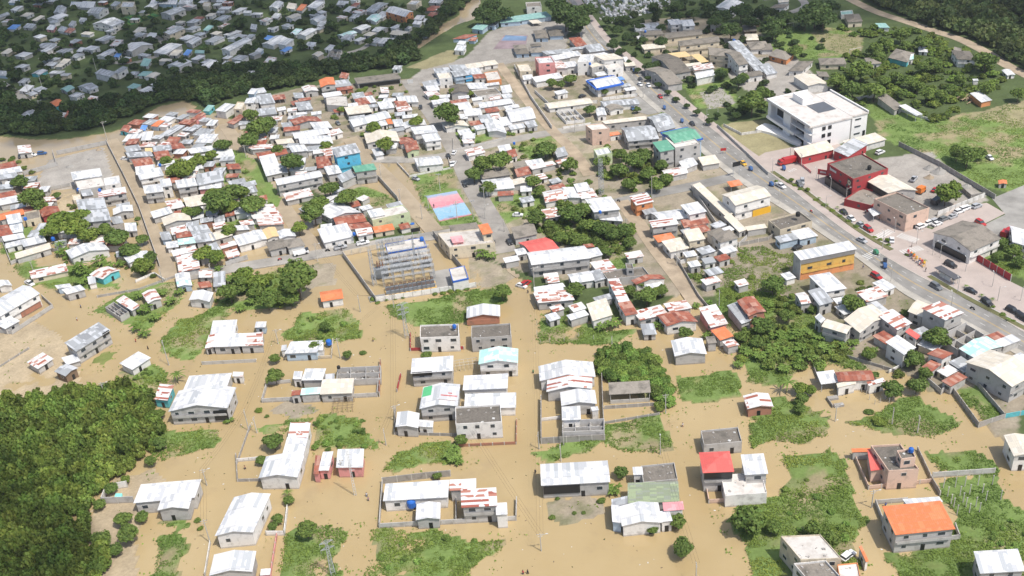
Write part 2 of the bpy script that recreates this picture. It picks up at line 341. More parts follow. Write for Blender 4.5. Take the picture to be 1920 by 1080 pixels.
for k, e, p in LAND:
    m = inpoly(XX+jx, YY+jy, gpx(p)) & wet
    if k == 'paved': m = inpoly(XX, YY, gpx(p))
    hgt = np.where(m, np.maximum(hgt, e-.10+(n1-.5)*0.35+(n2-.5)*0.45), hgt)
    if k == 'paved': hgt = np.where(m, 0.15+(n1-.5)*.5, hgt)
    col[m] = COLS[k]
# grass thins to soil in patches
isg = (np.abs(col-np.array(COLS['grass'])).sum(-1) < 1e-6)
t = np.clip((fbm(XX, YY, 9, 61)-0.53)*7, 0, 1)*isg
col = col*(1-t[..., None])+np.array((0.30, 0.255, 0.15))*t[..., None]
t = np.clip((fbm(XX, YY, 5, 71)-0.52)*6, 0, 1)*(np.abs(col-np.array(COLS['soil'])).sum(-1) < 1e-6)*0.55
col = col*(1-t[..., None])+np.array((0.13, 0.15, 0.055))*t[..., None]
low = np.clip((0.06-hgt)/0.15, 0, 1)*wet
col = col*(1-low[..., None])+np.array(COLS['wetmud'])*low[..., None]
col *= (0.75+0.5*fbm(XX, YY, 4, 81))[..., None]*(0.85+0.3*n3)[..., None]
def smooth1(a):
    return a
nx_, ny_ = len(gx), len(gy)
ii = np.arange(nx_*ny_).reshape(ny_, nx_)
F = np.stack([ii[:-1, :-1], ii[:-1, 1:], ii[1:, 1:], ii[1:, :-1]], -1).reshape(-1, 4)
mg, nt, b = newmat("ground_cover", 0.95); b.inputs["Specular IOR Level"].default_value = 0.1
va = N(nt, "ShaderNodeVertexColor", layer_name="Col")
k = mathn(nt, 'ADD', mathn(nt, 'MULTIPLY', noise(nt, 1.2, worldpos(nt), 5, 0.7), 0.9), 0.55)
nt.links.new(mixc(nt, 1.0, va.outputs[0], k, 'MULTIPLY'), b.inputs["Base Color"])
me = npmesh("ground", np.c_[XX.ravel(), YY.ravel(), hgt.ravel()], F, mg, col.reshape(-1, 3), smooth=True)
tag(obj("ground", me), "soil and grass ground rising out of the flood water", "ground", kind="structure")
GH = lambda x, y: float(hgt[np.searchsorted(gy, y).clip(0, ny_-1), np.searchsorted(gx, x).clip(0, nx_-1)])
def gz(x, y): return max(0.0, GH(x, y))
# flood water sheet: muddy, opaque, faintly glossy
mw, nt, b = newmat("muddy_flood_water", 0.12); b.inputs["Specular IOR Level"].default_value = 0.5
P = worldpos(nt)
c1 = ramp(nt, noise(nt, 0.018, P, 4, 0.6), [(0.35, (0.40, 0.297, 0.150)), (0.65, (0.465, 0.358, 0.198))])
c2 = mixc(nt, mathn(nt, 'MULTIPLY', noise(nt, 0.25, P, 5, 0.65), 0.35), c1, (0.37, 0.275, 0.14))
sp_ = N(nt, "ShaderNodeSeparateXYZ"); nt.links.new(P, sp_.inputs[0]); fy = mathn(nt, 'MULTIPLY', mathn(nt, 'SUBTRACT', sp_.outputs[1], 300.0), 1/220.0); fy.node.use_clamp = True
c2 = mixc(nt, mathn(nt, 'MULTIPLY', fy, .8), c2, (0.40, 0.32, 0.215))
c2 = mixc(nt, ramp(nt, noise(nt, 0.06, P, 6, 0.7), [(0.56, (0, 0, 0)), (0.70, (.45, .45, .45))]), c2, (0.34, 0.255, 0.15))
nt.links.new(c2, b.inputs["Base Color"])
bp = N(nt, "ShaderNodeBump"); bp.inputs["Strength"].default_value = 0.15; bp.inputs["Distance"].default_value = 0.05
nt.links.new(noise(nt, 1.5, P, 3), bp.inputs["Height"]); nt.links.new(bp.outputs[0], b.inputs["Normal"])
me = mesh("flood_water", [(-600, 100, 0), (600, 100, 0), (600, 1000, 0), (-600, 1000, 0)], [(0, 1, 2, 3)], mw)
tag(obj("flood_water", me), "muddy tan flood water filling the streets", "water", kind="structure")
# ================================================================= STREETS
def asphalt(name, c, stain=0.3, joint=None):
    m, nt, b = newmat(name, 0.9); P = worldpos(nt); b.inputs["Specular IOR Level"].default_value = 0.15
    a = ramp(nt, noise(nt, 0.12, P, 5, 0.6), [(0.3, tuple(x*(1-stain) for x in c)), (0.7, tuple(x*(1+stain*.6) for x in c))])
    a = mixc(nt, 0.5, a, mixc(nt, noise(nt, 2.5, P, 3), (0.6, 0.6, 0.6), (1.0, 1.0, 1.0)), 'MULTIPLY')
    nt.links.new(a, b.inputs["Base Color"]); return m
ASPH = asphalt("asphalt_sunbleached", (0.31, 0.298, 0.28)); CSTR = asphalt("concrete_street", (0.40, 0.375, 0.34)); DIRT = asphalt("dirt_street", (0.46, 0.37, 0.27), .35)
PINK = asphalt("pink_block_paving", (0.50, 0.425, 0.385), .15); KERB = asphalt("kerb_concrete", (0.5, 0.47, 0.42)); MARK = asphalt("road_paint_white", (0.72, 0.72, 0.70), .2); YEL = asphalt("road_paint_yellow", (0.62, 0.42, 0.13), .2)
MUDST = asphalt("silted_street", (0.44, 0.36, 0.26), .2)
def resample(pts, step=4.0):
    pts = np.asarray(pts, float); n = len(pts); out = []
    for i in range(n-1):
        p0 = pts[max(i-1, 0)]; p1 = pts[i]; p2 = pts[i+1]; p3 = pts[min(i+2, n-1)]
        k = max(2, int(np.linalg.norm(p2-p1)/step))
        for j in range(k):
            t = j/k; out.append(0.5*((2*p1)+(-p0+p2)*t+(2*p0-5*p1+4*p2-p3)*t*t+(-p0+3*p1-3*p2+p3)*t**3))
    out.append(pts[-1]); return np.array(out)
def offset(L, d):
    t = np.gradient(L, axis=0); t /= np.linalg.norm(t, axis=1)[:, None]; return L+np.c_[-t[:, 1], t[:, 0]]*d
def strip(name, A, B, z0, z1, mat):
    """solid band between two world polylines, top at z1"""
    n = len(A); v = [(*p, z1) for p in A]+[(*p, z1) for p in B]+[(*p, z0) for p in A]+[(*p, z0) for p in B]; f = []
    for i in range(n-1): f += [(i, i+1, n+i+1, n+i), (i, 2*n+i, 2*n+i+1, i+1), (n+i, n+i+1, 3*n+i+1, 3*n+i)]
    f += [(0, n, 3*n, 2*n), (n-1, 3*n-1, 4*n-1, 2*n-1)]
    return mesh(name, v, f, mat)
SZ = [0.40]
def street(name, px, w, mat, label, z=0.44, d=0.0):
    SZ[0] += 0.0035; z = SZ[0] if z == 0.44 else z
    L = resample(gpx(px)); me = strip(name, offset(L, w/2+d), offset(L, -w/2+d), -0.3, z, mat)
    return tag(obj(name, me), label, "street", kind="structure")
street("street", [(420,232),(450,275),(490,330),(530,385),(560,430),(600,470)], 6.5, MUDST, "silted second street of the left blocks", z=0.08)
street("street", [(208,262),(240,320),(270,400),(300,470),(318,520)], 6.5, MUDST, "silted first street of the left blocks", z=0.075)
street("street", [(655,260),(700,310),(740,350),(775,390),(815,435)], 7.5, MUDST, "silted street left of the painted court", z=0.36)
ASPH2 = asphalt("pale_worn_asphalt", (0.36, 0.335, 0.305))
street("street", [(765,150),(800,200),(835,250),(862,300),(882,345),(908,390),(932,432),(948,475)], 8.5, ASPH2, "grey street running down past the painted court")
street("street", [(985,515),(965,500),(948,470)], 8.0, MUDST, "silted end of the central street", z=0.30)
street("street", [(330,523),(400,510),(480,497),(560,484),(640,470),(720,457),(800,445),(900,430),(935,430)], 7.0, CSTR, "pale concrete street behind the substation")
street("street", [(700,300),(780,300),(850,290),(940,268),(1020,252),(1100,240),(1130,236)], 7.0, CSTR, "pale concrete cross street by the white truss ruin")
street("street", [(935,120),(985,185),(1030,240),(1075,285),(1105,330)], 5.5, DIRT, "dirt lane with a grassy verge")
street("street", [(1380,332),(1300,350),(1220,366),(1160,380),(1120,388)], 7.0, ASPH, "asphalt side street joining the highway")
street("street", [(1165,378),(1200,425),(1235,475),(1270,520),(1310,575)], 6.0, DIRT, "dusty lane between the rusty roofed houses")
street("street", [(1575,-10),(1640,22),(1700,42),(1760,62),(1800,75),(1850,100),(1890,125),(1940,150)], 6.5, DIRT, "dirt track along the wooded hillside")
street("street", [(1870,20),(1895,60),(1930,95)], 5.0, DIRT, "pale track climbing through the woods")
street("street", [(0,155),(40,182),(62,205),(78,214)], 5.0, CSTR, "grey lane at the edge of the far neighbourhood")
street("street", [(75,112),(110,100),(150,88)], 4.5, CSTR, "narrow lane between far gardens")
street("street", [(180,205),(230,190),(265,181)], 4.5, DIRT, "dirt lane running above the creek trees")
street("street", [(210,118),(255,118),(310,98),(300,75),(250,60)], 4.5, CSTR, "winding lane in the far neighbourhood")
street("street", [(590,112),(640,103),(680,92),(700,75)], 4.0, CSTR, "short lane above the creek")
street("street", [(1430,0),(1490,-5),(1510,12),(1480,25)], 5.0, CSTR, "curved drive behind the sports field")
# wet streets that show faint silted paving just under the surface are left as water
ROADP = []
HL = [(1040,-20),(1093,62),(1120,92),(1148,115),(1172,138),(1205,175),(1245,210),(1280,243),(1318,277),(1355,307),(1395,337),(1440,366),(1500,403),(1555,440),(1605,474),(1660,515),(1700,545),(1765,580),(1850,625),(1960,685)]
HR = [(1062,-20),(1120,62),(1145,88),(1175,112),(1210,140),(1258,180),(1303,218),(1345,252),(1380,280),(1412,303),(1440,324),(1477,352),(1525,390),(1580,432),(1632,466),(1690,502),(1752,535),(1815,565),(1890,608),(1960,650)]
A = resample(gpx(HL), 6); B = resample(gpx(HR), 6)
def par(L, n=140):
    s = np.r_[0, np.cumsum(np.linalg.norm(np.diff(L, axis=0), axis=1))]; q = np.linspace(0, s[-1], n); return np.c_[np.interp(q, s, L[:, 0]), np.interp(q, s, L[:, 1])]
A = par(A); B = par(B); MID = A*.52+B*.48
tag(obj("highway", strip("highway", A, B, -0.3, 0.47, ASPH)), "wide grey highway crossing the town from top to right", "road", kind="structure")
K2 = B+(B-A)/np.linalg.norm(B-A, axis=1)[:, None]*0.35
tag(obj("kerb", strip("kerb", B, K2, 0.3, 0.58, KERB)), "concrete kerb on the upper side of the highway", "kerb", kind="structure")
K3 = A-(B-A)/np.linalg.norm(B-A, axis=1)[:, None]*0.35
tag(obj("kerb", strip("kerb", K3, A, 0.3, 0.58, KERB)), "concrete kerb on the lower side of the highway", "kerb", kind="structure")
SW = K2+(B-A)/np.linalg.norm(B-A, axis=1)[:, None]*4.2
tag(obj("sidewalk", strip("sidewalk", K2, SW, 0.3, 0.56, PINK)), "pinkish pavement along the highway", "pavement", kind="structure")
SW2 = K3-(B-A)/np.linalg.norm(B-A, axis=1)[:, None]*3.0
tag(obj("sidewalk", strip("sidewalk", SW2, K3, 0.3, 0.55, KERB)), "grey pavement on the lower side of the highway", "pavement", kind="structure")
wv = (B-A)
mk = MB()
for s, wd in ((0.50, 0.14), (0.53, 0.14)):
    C = A+wv*s; u = wv/np.linalg.norm(wv, axis=1)[:, None]
    for i in range(len(C)-1):
        a, b2 = C[i]-u[i]*wd/2, C[i+1]-u[i+1]*wd/2; c, d = C[i+1]+u[i+1]*wd/2, C[i]+u[i]*wd/2
        mk.add([(*a, .476), (*b2, .476), (*c, .476), (*d, .476)], [(0, 1, 2, 3)], 0)
for s in (0.26, 0.77):
    C = A+wv*s; u = wv/np.linalg.norm(wv, axis=1)[:, None]
    for i in range(0, len(C)-1, 2):
        e = C[i]+(C[i+1]-C[i])*.6
        a, b2 = C[i]-u[i]*.08, e-u[i]*.08; c, d = e+u[i]*.08, C[i]+u[i]*.08
        mk.add([(*a, .476), (*b2, .476), (*c, .476), (*d, .476)], [(0, 1, 2, 3)], 1)
def zebra(p, q, n, wid, length, mi=1, z=0.476):
    p = np.array(ground(*p, .45)); q = np.array(ground(*q, .45)); d = (q-p); t = d/np.linalg.norm(d); nn = np.array([-t[1], t[0]])
    for i in range(n):
        c = p+d*(i+.5)/n; a = c-t*wid/2-nn*length/2
        mk.add([(*a, z), (*(a+t*wid), z), (*(a+t*wid+nn*length), z), (*(a+nn*length), z)], [(0, 1, 2, 3)], mi)
zebra((1615,487),(1645,472),8,0.5,3.6); 
tag(obj("road_markings", mk.me("road_markings", [YEL, MARK])), "double yellow line and white dashes on the highway", "road markings", kind="structure")
# paved service road and forecourts on the upper side
PLZ = [(1434,286),(1490,275),(1560,266),(1620,285),(1650,330),(1700,415),(1748,430),(1790,392),(1850,380),(1885,400),(1835,425),(1752,445),(1800,478),(1840,492),(1895,528),(1960,560),(1990,590)]
SWp = [project(*p, .5) for p in SW if 1418 < project(*p, .5)[0] < 2000]
poly = [ground(*p, .46) for p in PLZ]+[tuple(ground(*p, .50)) for p in SWp[::-1]]
ROADP.append(np.array(poly)); ROADP.append(np.r_[SW2, SW[::-1]])
def bandpoly(px, w): L = resample(gpx(px)); return np.r_[offset(L, w/2), offset(L, -w/2)[::-1]]
for s_, w_d in (([(765,150),(800,200),(835,250),(862,300),(882,345),(908,390),(932,432),(948,475)], 9), ([(330,523),(480,497),(640,470),(800,445),(935,430)], 8), ([(700,300),(780,300),(850,290),(1020,252),(1130,236)], 8), ([(935,120),(985,185),(1030,240),(1105,330)], 6), ([(1380,332),(1220,366),(1120,388)], 8), ([(1165,378),(1235,475),(1310,575)], 7), ([(655,260),(740,350),(815,435)], 8), ([(415,225),(450,275),(530,385),(600,470)], 7), ([(200,262),(270,400),(318,522)], 7)): ROADP.append(bandpoly(s_, w_d))
for s_ in ([(790,130),(870,110),(920,60),(1000,30),(1070,50),(1055,112),(960,118),(890,142),(760,162)], [(1640,300),(1740,285),(1860,380),(1790,390),(1760,425),(1690,420)], [(1860,372),(1925,345),(1990,380),(1990,520),(1900,480),(1838,425)]): ROADP.append(gpx(s_))
from mathutils.geometry import tessellate_polygon
mb = MB(); tris = tessellate_polygon([[Vector((*p, 0)) for p in poly]]); mb.add([(*p, .46) for p in poly], [tuple(t) for t in tris])
tag(obj("service_road", mb.me("service_road", [PINK])), "pink block paved service road and parking beside the highway", "service road", kind="structure")
PLANTM = asphalt("planted_strip", (0.17, 0.17, 0.08), .4)
for s_, lb_ in (([(1448,321),(1480,342),(1500,351),(1535,377),(1570,402),(1600,424),(1640,450),(1672,468)], "planted strip between pavement and service road"), ([(1742,517),(1790,545),(1840,572),(1900,604),(1960,635)], "lower planted strip beside the pavement")):
    L = resample(gpx(s_, .6)); tag(obj("planting_strip", strip("planting_strip", offset(L, 1.0), offset(L, -1.0), .3, .60, PLANTM)), lb_, "planted strip", kind="structure"); tag(obj("kerb", strip("kerb", offset(L, 1.2), offset(L, 1.0), .3, .66, FRAMEM)), "white kerb of the planted strip", "kerb", kind="structure")
mk = MB()
zebra((1645,445),(1672,432),8,0.5,3.4,z=.468); zebra((1685,440),(1720,452),8,0.5,4.0,z=.468); zebra((1690,474),(1728,464),8,0.5,3.4,z=.468); zebra((1478,322),(1492,316),4,.4,2,z=.468)
tag(obj("crosswalk_markings", mk.me("crosswalk_markings", [YEL, MARK])), "white zebra crossings on the pink paving", "road markings", kind="structure")
def patch(name, px, z, mat, label, cat="yard"):
    mb = MB(); P_ = [ground(x, y, z) for x, y in px]; mb.prism(P_[::-1], -0.3, z)
    return tag(obj(name, mb.me(name, [mat])), label, cat, kind="structure")
GRAV = asphalt("gravel_yard", (0.37, 0.355, 0.33), .3); FIELD_G = asphalt("turf_green", (0.05, 0.16, 0.06), .2)
patch("yard", [(1860,372),(1925,345),(1990,380),(1990,520),(1900,480),(1838,425),(1885,402)], .42, GRAV, "grey gravel lot at the right edge")
patch("yard", [(1190,182),(1215,178),(1240,210),(1215,215),(1180,205)], .43, GRAV, "grey forecourt of the blue roofed station")
patch("yard", [(1500,285),(1570,270),(1600,300),(1560,320),(1530,318)], .45, GRAV, "concrete court inside the red walled compound")
patch("yard", [(1850,400),(1790,380),(1756,424),(1800,420)], .475, PINK, "pink parking apron beside the corner building")
patch("yard", [(805,510),(843,503),(856,536),(814,543)], .36, GRAV, "grey paved apron inside the substation")
patch("yard", [(690,556),(812,534),(814,541),(694,566)], .36, GRAV, "grey kerbed strip inside the substation")
patch("yard", [(1355,302),(1420,292),(1440,318),(1395,330)], .40, CSTR, "bare concrete apron beside the highway")
patch("sports_pitch", [(215,38),(245,47),(300,29),(272,20)], .40, FIELD_G, "small green artificial sports pitch", "pitch")
mb = MB()
for i in range(5):
    f0, f1 = (i+.12)/5, (i+.5)/5
    q = [ground(215+(300-245+30)*f*0+57*f*1.0+2, 38-18*f, .45) for f in (f0, f1)]+[ground(245+55*f-3, 47-18*f, .45) for f in (f1, f0)]
    mb.add([(*p, .42) for p in q], [(0, 1, 2, 3)])
tag(obj("pitch_stripes", mb.me("pitch_stripes", [asphalt("turf_lime", (0.16, 0.30, 0.06), .15)])), "light green mown bands on the small pitch", "pitch markings", kind="structure")
# painted sports court
cp = [(798.75,367.5),(856,357.5),(885,402.5),(823.75,415)]
mc_, nt, b = newmat("painted_court", 0.85); uv = N(nt, "ShaderNodeUVMap"); sx = N(nt, "ShaderNodeSeparateXYZ"); nt.links.new(uv.outputs[0], sx.inputs[0])
P = worldpos(nt); nz = noise(nt, 0.35, P, 5, .7); yv = mathn(nt, 'ADD', sx.outputs[1], mathn(nt, 'MULTIPLY', mathn(nt, 'SUBTRACT', nz, .5), .18))
a = ramp(nt, yv, [(0, (0.55, 0.14, 0.14)), (0.07, (0.24, 0.44, 0.60)), (0.46, (0.28, 0.47, 0.62)), (0.52, (0.62, 0.22, 0.27)), (0.86, (0.62, 0.34, 0.37)), (0.93, (0.30, 0.40, 0.55))])
a = mixc(nt, mathn(nt, 'MULTIPLY', ramp(nt, noise(nt, 1.1, P, 5, .75), [(.48, (0, 0, 0)), (.66, (1, 1, 1))]), .4), a, (0.62, 0.58, 0.54))
nt.links.new(a, b.inputs["Base Color"])
q = [(*ground(x, y, .45), .46) for x, y in (cp[3], cp[2], cp[1], cp[0])]
v = q+[(p[0], p[1], 0) for p in q]
me = mesh("painted_court", v, [(0, 1, 2, 3), (0, 4, 5, 1), (1, 5, 6, 2), (2, 6, 7, 3), (3, 7, 4, 0)], mc_, uv=[(0, 0), (1, 0), (1, 1), (0, 1)]+[(0, 0), (0, 0), (0, 0), (0, 0)]*4)
tag(obj("painted_court", me), "concrete court painted faded pink and light blue", "court", kind="structure")
q = [(937,67),(968,63),(1000,82),(925,92)]
patch("painted_court", [(945,66),(990,66),(985,90),(925,92)], .42, asphalt("faded_red_court", (0.36, 0.28, 0.30), .3), "faded school court beside blue pavilions", "court")
patch("painted_court", [(948,66),(988,68),(986,76),(940,76)], .424, asphalt("faded_blue_court", (0.20, 0.30, 0.46), .3), "faded blue end of the school court", "court")
# ================================================================= BUILDINGS
# one line each: roof, wall, form, roof height m, then three roof corners (front left, front right, back right) read off a
# 4x enlargement of one of the sixteen tiles of the photo; optional look after |
# forms: s sheet sloping to the front, g gable with ridge along the front, k gable facing the front, h hip, f flat with parapet, o open posts, x roofless
B = {}
B[0, 0] = """W w s 3 75 75 120 80 180 50
G g s 3 -20 140 75 105 60 92
C w s 3 145 122 205 125 260 100
C g s 3 235 152 270 158 340 125
W w k 3.5 350 140 430 148 515 112
B w s 3 50 218 112 220 160 190
G g s 3 170 205 240 212 275 185
R w s 3 480 240 530 250 570 220
G w s 3 430 228 480 240 510 210
C w s 3 600 255 670 262 710 245
G w g 5 650 95 740 105 815 60 | white walled hall with grey roof
G w k 5.5 690 180 845 200 935 160 | big white gabled warehouse with grey roof
G c s 4 825 40 870 48 910 20
W c f 7 905 50 1000 52 1010 12
W w s 4 1120 30 1180 30 1200 0
W b s 4 1185 30 1320 32 1335 2
G w s 4 1330 32 1430 32 1450 5
G g k 5 1200 100 1280 116 1395 70 | long grey block hall beside green pitch
C c f 5 1520 45 1570 48 1580 15
W w s 3 1620 15 1690 15 1700 -10
G g s 3 1600 150 1670 155 1740 122
G g s 3 1620 100 1680 100 1690 82
W w s 3 1730 92 1790 92 1860 62
W w s 3 1820 97 1880 99 1890 83
G g g 3.5 270 355 390 368 480 332
C c s 3 0 400 60 405 125 372
G g s 3 315 460 385 465 460 438
C g s 3 445 470 500 475 535 448
G w s 3 330 490 400 496 440 472
C g s 3 408 502 460 502 495 478
G t k 3 230 555 300 560 360 528
G b s 3 -10 565 55 570 50 538
G w s 3 130 620 180 625 230 592
W w s 3 140 680 200 690 260 648
G w s 5 708 548 825 576 875 545 | pale block building with plain windowless wall
G w s 5 845 543 885 552 962 510
G w s 3 960 560 1020 562 1050 540
T w s 3 1030 567 1100 570 1145 540
C w k 3 1080 580 1150 586 1205 550
C w s 3 990 245 1050 250 1100 213
W g s 3 1095 275 1160 281 1190 253
G c k 6 1210 245 1270 262 1390 213
G w s 3 1380 220 1440 226 1510 203
T w s 3 1520 225 1560 234 1605 200
W g g 5 905 365 985 386 1150 333 | large grey block hall with bright roof
W w k 3 720 420 790 426 885 375
B w s 3 850 425 890 430 915 405
W g s 4 1145 393 1240 407 1370 342
B g s 3 1370 410 1410 416 1445 380
C g s 3 1265 415 1330 418 1375 380
W g k 4 1390 320 1440 335 1515 290
W w k 5 1250 490 1345 502 1440 460
T g s 3 1460 398 1530 400 1535 380
W g s 6 1510 490 1575 512 1645 470
G g s 3 1645 495 1690 501 1735 465
W w k 5 1655 370 1720 384 1890 298 | long bright roofed shed
G w s 3 1530 310 1600 320 1690 283
W w s 3 1670 260 1720 268 1820 238
G w s 3 1700 290 1780 300 1860 268
G w s 3 1840 282 1890 285 1920 262
G g s 3 710 300 780 310 870 278
P g s 3 820 342 880 346 930 305
T w s 3 1050 490 1110 498 1140 450
T g k 3 450 670 502 690 562 658
G w k 3.5 580 650 670 680 740 652
P g s 3 640 755 700 766 740 730
O t k 5.5 360 775 420 800 482 768 | red gabled turquoise two storey house
R g s 3 475 880 515 885 552 832
G w s 3 435 885 475 887 500 850
G e k 3 665 800 710 813 756 783
G w k 3.5 130 880 200 896 282 838
T w s 3.5 950 655 1010 668 1062 640
R t k 3 895 985 955 992 988 945
O b s 3.5 1130 945 1180 950 1238 910 | blue cottage with small orange roof
B w s 3 1045 975 1090 980 1110 945
W g s 3 915 1062 1040 1052 1080 1005
W w s 3 1055 1055 1135 1050 1155 990
G g s 3 1190 1015 1260 1022 1395 950
G g s 3.5 1310 890 1360 896 1425 865
R p k 4 1425 895 1470 900 1545 850
T t s 3 1520 832 1570 836 1612 795 | turquoise walled small house
W w s 5 1610 828 1690 840 1770 790
C c f 7 1750 815 1810 818 1840 765
W w s 7 1830 775 1905 770 1925 735
W b s 5 1855 702 1905 707 1935 670
G w s 3.5 1440 1012 1550 1022 1615 975
W w s 3.5 1460 1070 1590 1072 1640 1012
R g s 3.5 1700 920 1750 935 1850 878
W g s 3 1540 940 1600 945 1640 905
R g s 3 1240 1068 1330 1075 1360 1035
W w s 3 330 12 420 14 440 -12
G b s 3 60 20 120 22 150 -8
G g s 3 1840 560 1890 565 1915 535
W g s 3 570 385 610 390 645 362
R g s 3 1440 145 1500 150 1540 130
W g s 3 1875 215 1920 222 1930 190
W p s 3 345 220 400 226 425 195
G w s 3 510 190 545 196 575 165
G w s 3 590 160 640 166 655 140
W g s 3 600 55 700 60 720 20
G g k 4 400 95 470 108 500 55
W w s 3 525 48 610 50 620 20
"""
B[1, 0] = """W w k 4 95 55 160 66 210 18
C w s 3 225 60 290 70 310 35
O w s 3 300 75 345 82 385 42
W w s 4 380 52 450 63 515 22
C w k 4 215 132 270 142 342 112
G g s 3 110 132 160 140 195 108
W w k 4 400 148 460 168 530 130
G w s 3 455 196 500 201 530 165
G g s 3 600 35 680 40 700 12
R g s 3 695 56 740 60 785 28
W w s 3 650 82 700 90 750 58
G w k 3 690 140 750 147 790 112
G g s 3 810 85 880 96 960 48
G w s 3 860 42 940 50 1000 28
W o g 6 970 86 1120 128 1182 86 | big hall with orange gable end
A w k 3 815 150 900 166 952 122
W w s 3 885 126 950 138 1010 100
W w s 3 1180 145 1240 151 1270 122
W w s 3 1170 180 1230 186 1250 162
W w s 3 1250 165 1295 168 1310 145
G c f 5 1130 30 1200 35 1240 3
G g s 3 1290 20 1380 26 1410 -2
R g s 3 1250 80 1330 82 1400 50
R w s 3 1280 125 1340 131 1370 100
W w s 3 80 215 130 226 175 203
A w s 3 250 256 300 263 350 225
W w k 4 300 262 372 270 460 222 | white bungalow with row of windows
B w s 3 45 300 100 311 142 278
W w k 3.5 40 330 130 346 235 283
W w s 4.5 160 330 220 341 288 300
B w k 3 175 382 215 392 277 358
W b s 3 -10 385 30 396 60 372
C c k 4 415 412 465 427 510 400
W w s 3 510 370 560 381 605 348
D g x 3 530 420 620 428 645 372
W w s 3 365 345 430 350 455 322
A w k 3 600 265 660 276 762 243
G w s 3 630 292 700 301 745 268
W g k 3.5 720 215 790 229 865 198
W g g 3.5 865 232 930 241 996 208
C g g 3.5 1000 255 1110 272 1162 240
G w s 3 845 315 900 326 955 295
W w s 3 910 325 1000 330 1040 292
W w s 3 1105 210 1150 218 1175 203
T b s 4 1615 215 1700 226 1745 193 | school classroom with teal roof and blue walls
G b s 4 1730 190 1790 196 1825 168
T b s 4 1830 172 1985 160 1990 135 | long school wing with teal roof
R b s 3.5 1470 292 1570 290 1665 262
R b s 3 1590 305 1640 308 1668 285
W w s 3 1505 332 1560 337 1580 312
W w s 4 1485 377 1560 382 1580 347 | small white kiosk on the grey school yard
G w s 3.5 1020 520 1080 521 1100 495
P g s 3 45 480 110 490 160 440
W w s 3 140 490 180 496 200 472
W w s 3 20 540 60 545 75 518
R w s 3.5 620 580 680 592 702 556
D g s 4.5 760 628 1090 588 1060 552 | long dark school wing with open gallery
O g k 6.5 485 655 597 632 580 578 | two storey grey house with red gable
G g s 4 597 655 722 640 690 600
R k s 3.5 610 682 732 665 722 645
P g k 4.5 365 692 470 680 442 640
G g s 3.5 290 735 365 735 350 700
W g s 4 0 702 80 690 60 660
G w s 5 30 782 145 770 112 708
G g s 4 20 868 160 852 142 808
G g s 5 -40 780 20 770 10 730
R g o 3.5 130 750 225 740 215 710
W g s 5 510 732 650 712 632 685
H g f 5 530 785 690 795 680 722 | roofless looking grey concrete slab building
G g s 4 740 765 830 750 805 695
R g s 4 770 790 860 775 822 735
R g s 4 810 722 880 707 862 690
W w s 4 825 775 905 765 872 722
P g s 4 940 697 1000 695 988 658
C g s 4.5 690 862 872 840 840 790 | shed with peach sheet roof and dark columns
W w g 4.5 730 952 1015 880 970 830 | very long bright white roof
R g s 3 590 845 665 835 650 815
W w s 4 935 820 1040 806 1010 758
W w g 4 1070 770 1220 765 1192 715
R w s 4 1060 800 1150 792 1120 755
P w s 3.5 1065 838 1175 825 1150 785
O w s 3.5 990 930 1030 928 1012 895
W w s 3.5 940 945 990 935 968 898
W w s 3.5 1040 950 1115 945 1095 898
W w k 3.5 1115 965 1280 935 1260 893
W w s 6.5 1190 1008 1365 990 1332 943 | two storey white house with bright roof
W w s 6 1270 1065 1392 1048 1360 1000
G g k 4 840 1015 940 1000 912 965
C w k 4.5 830 1076 1080 1060 1052 985 | broad cream gabled hall
R w k 4 1085 1082 1210 1075 1172 1035
R g k 4 290 938 500 912 458 875 | broad deep red gabled roof
W g s 4.5 435 967 575 958 540 915
W g g 4.5 290 1040 560 998 530 955
P w s 4 550 1022 655 992 620 962
C w s 3.5 160 1082 290 1070 270 1040
W w s 4 330 1078 580 1075 560 1022
G g s 3.5 200 955 280 950 265 920
R g s 3 275 790 330 780 312 755
W w s 3 300 862 385 855 382 840
G g s 3.5 320 830 430 818 398 765
G g s 3.5 1270 665 1385 640 1358 598
W g s 4 1285 682 1380 676 1362 643
P w s 3.5 1290 722 1390 712 1352 682
C w f 7 1375 590 1472 580 1450 542 | two storey cream house with flat roof
G w s 4 1350 552 1465 540 1442 508
G w s 4 1470 527 1592 522 1565 488
G b s 5.5 1490 578 1625 556 1592 518 | grey roofed house with bright blue door front
C w s 3.5 1590 518 1710 500 1682 470
C w s 3.5 1710 496 1820 480 1792 453
W w s 4 1620 562 1700 556 1672 513
R w s 4 1640 590 1735 582 1712 556
H o f 4.5 1735 605 1840 592 1812 530 | white terrace edged in orange
D g k 5 1462 702 1600 692 1582 635
W w s 4.5 1600 668 1740 662 1710 623
D w f 4.5 1660 722 1840 700 1792 655 | white house with blackened flat roof
W w s 4 1850 702 1925 690 1905 640
W w s 4 1330 785 1460 762 1440 735
R w g 4 1470 785 1590 765 1565 738
W w g 4 1500 828 1625 812 1582 760
W w s 4 1570 872 1700 862 1682 815
W w g 4 1680 812 1925 775 1902 735 | long wavy bright white roof
W w s 3.5 1535 892 1592 890 1580 858
C w k 4 1425 960 1600 945 1560 905
R w s 3.5 1610 942 1700 932 1682 905
G g s 4 1690 922 1780 905 1752 858
P g s 4 1755 897 1840 888 1822 850
W w k 4 1740 988 1882 1000 1840 905
W w s 4 1850 945 1925 935 1890 880
P w s 3.5 1560 1075 1640 1070 1620 1045
W w s 3.5 1885 870 1935 862 1922 815
"""
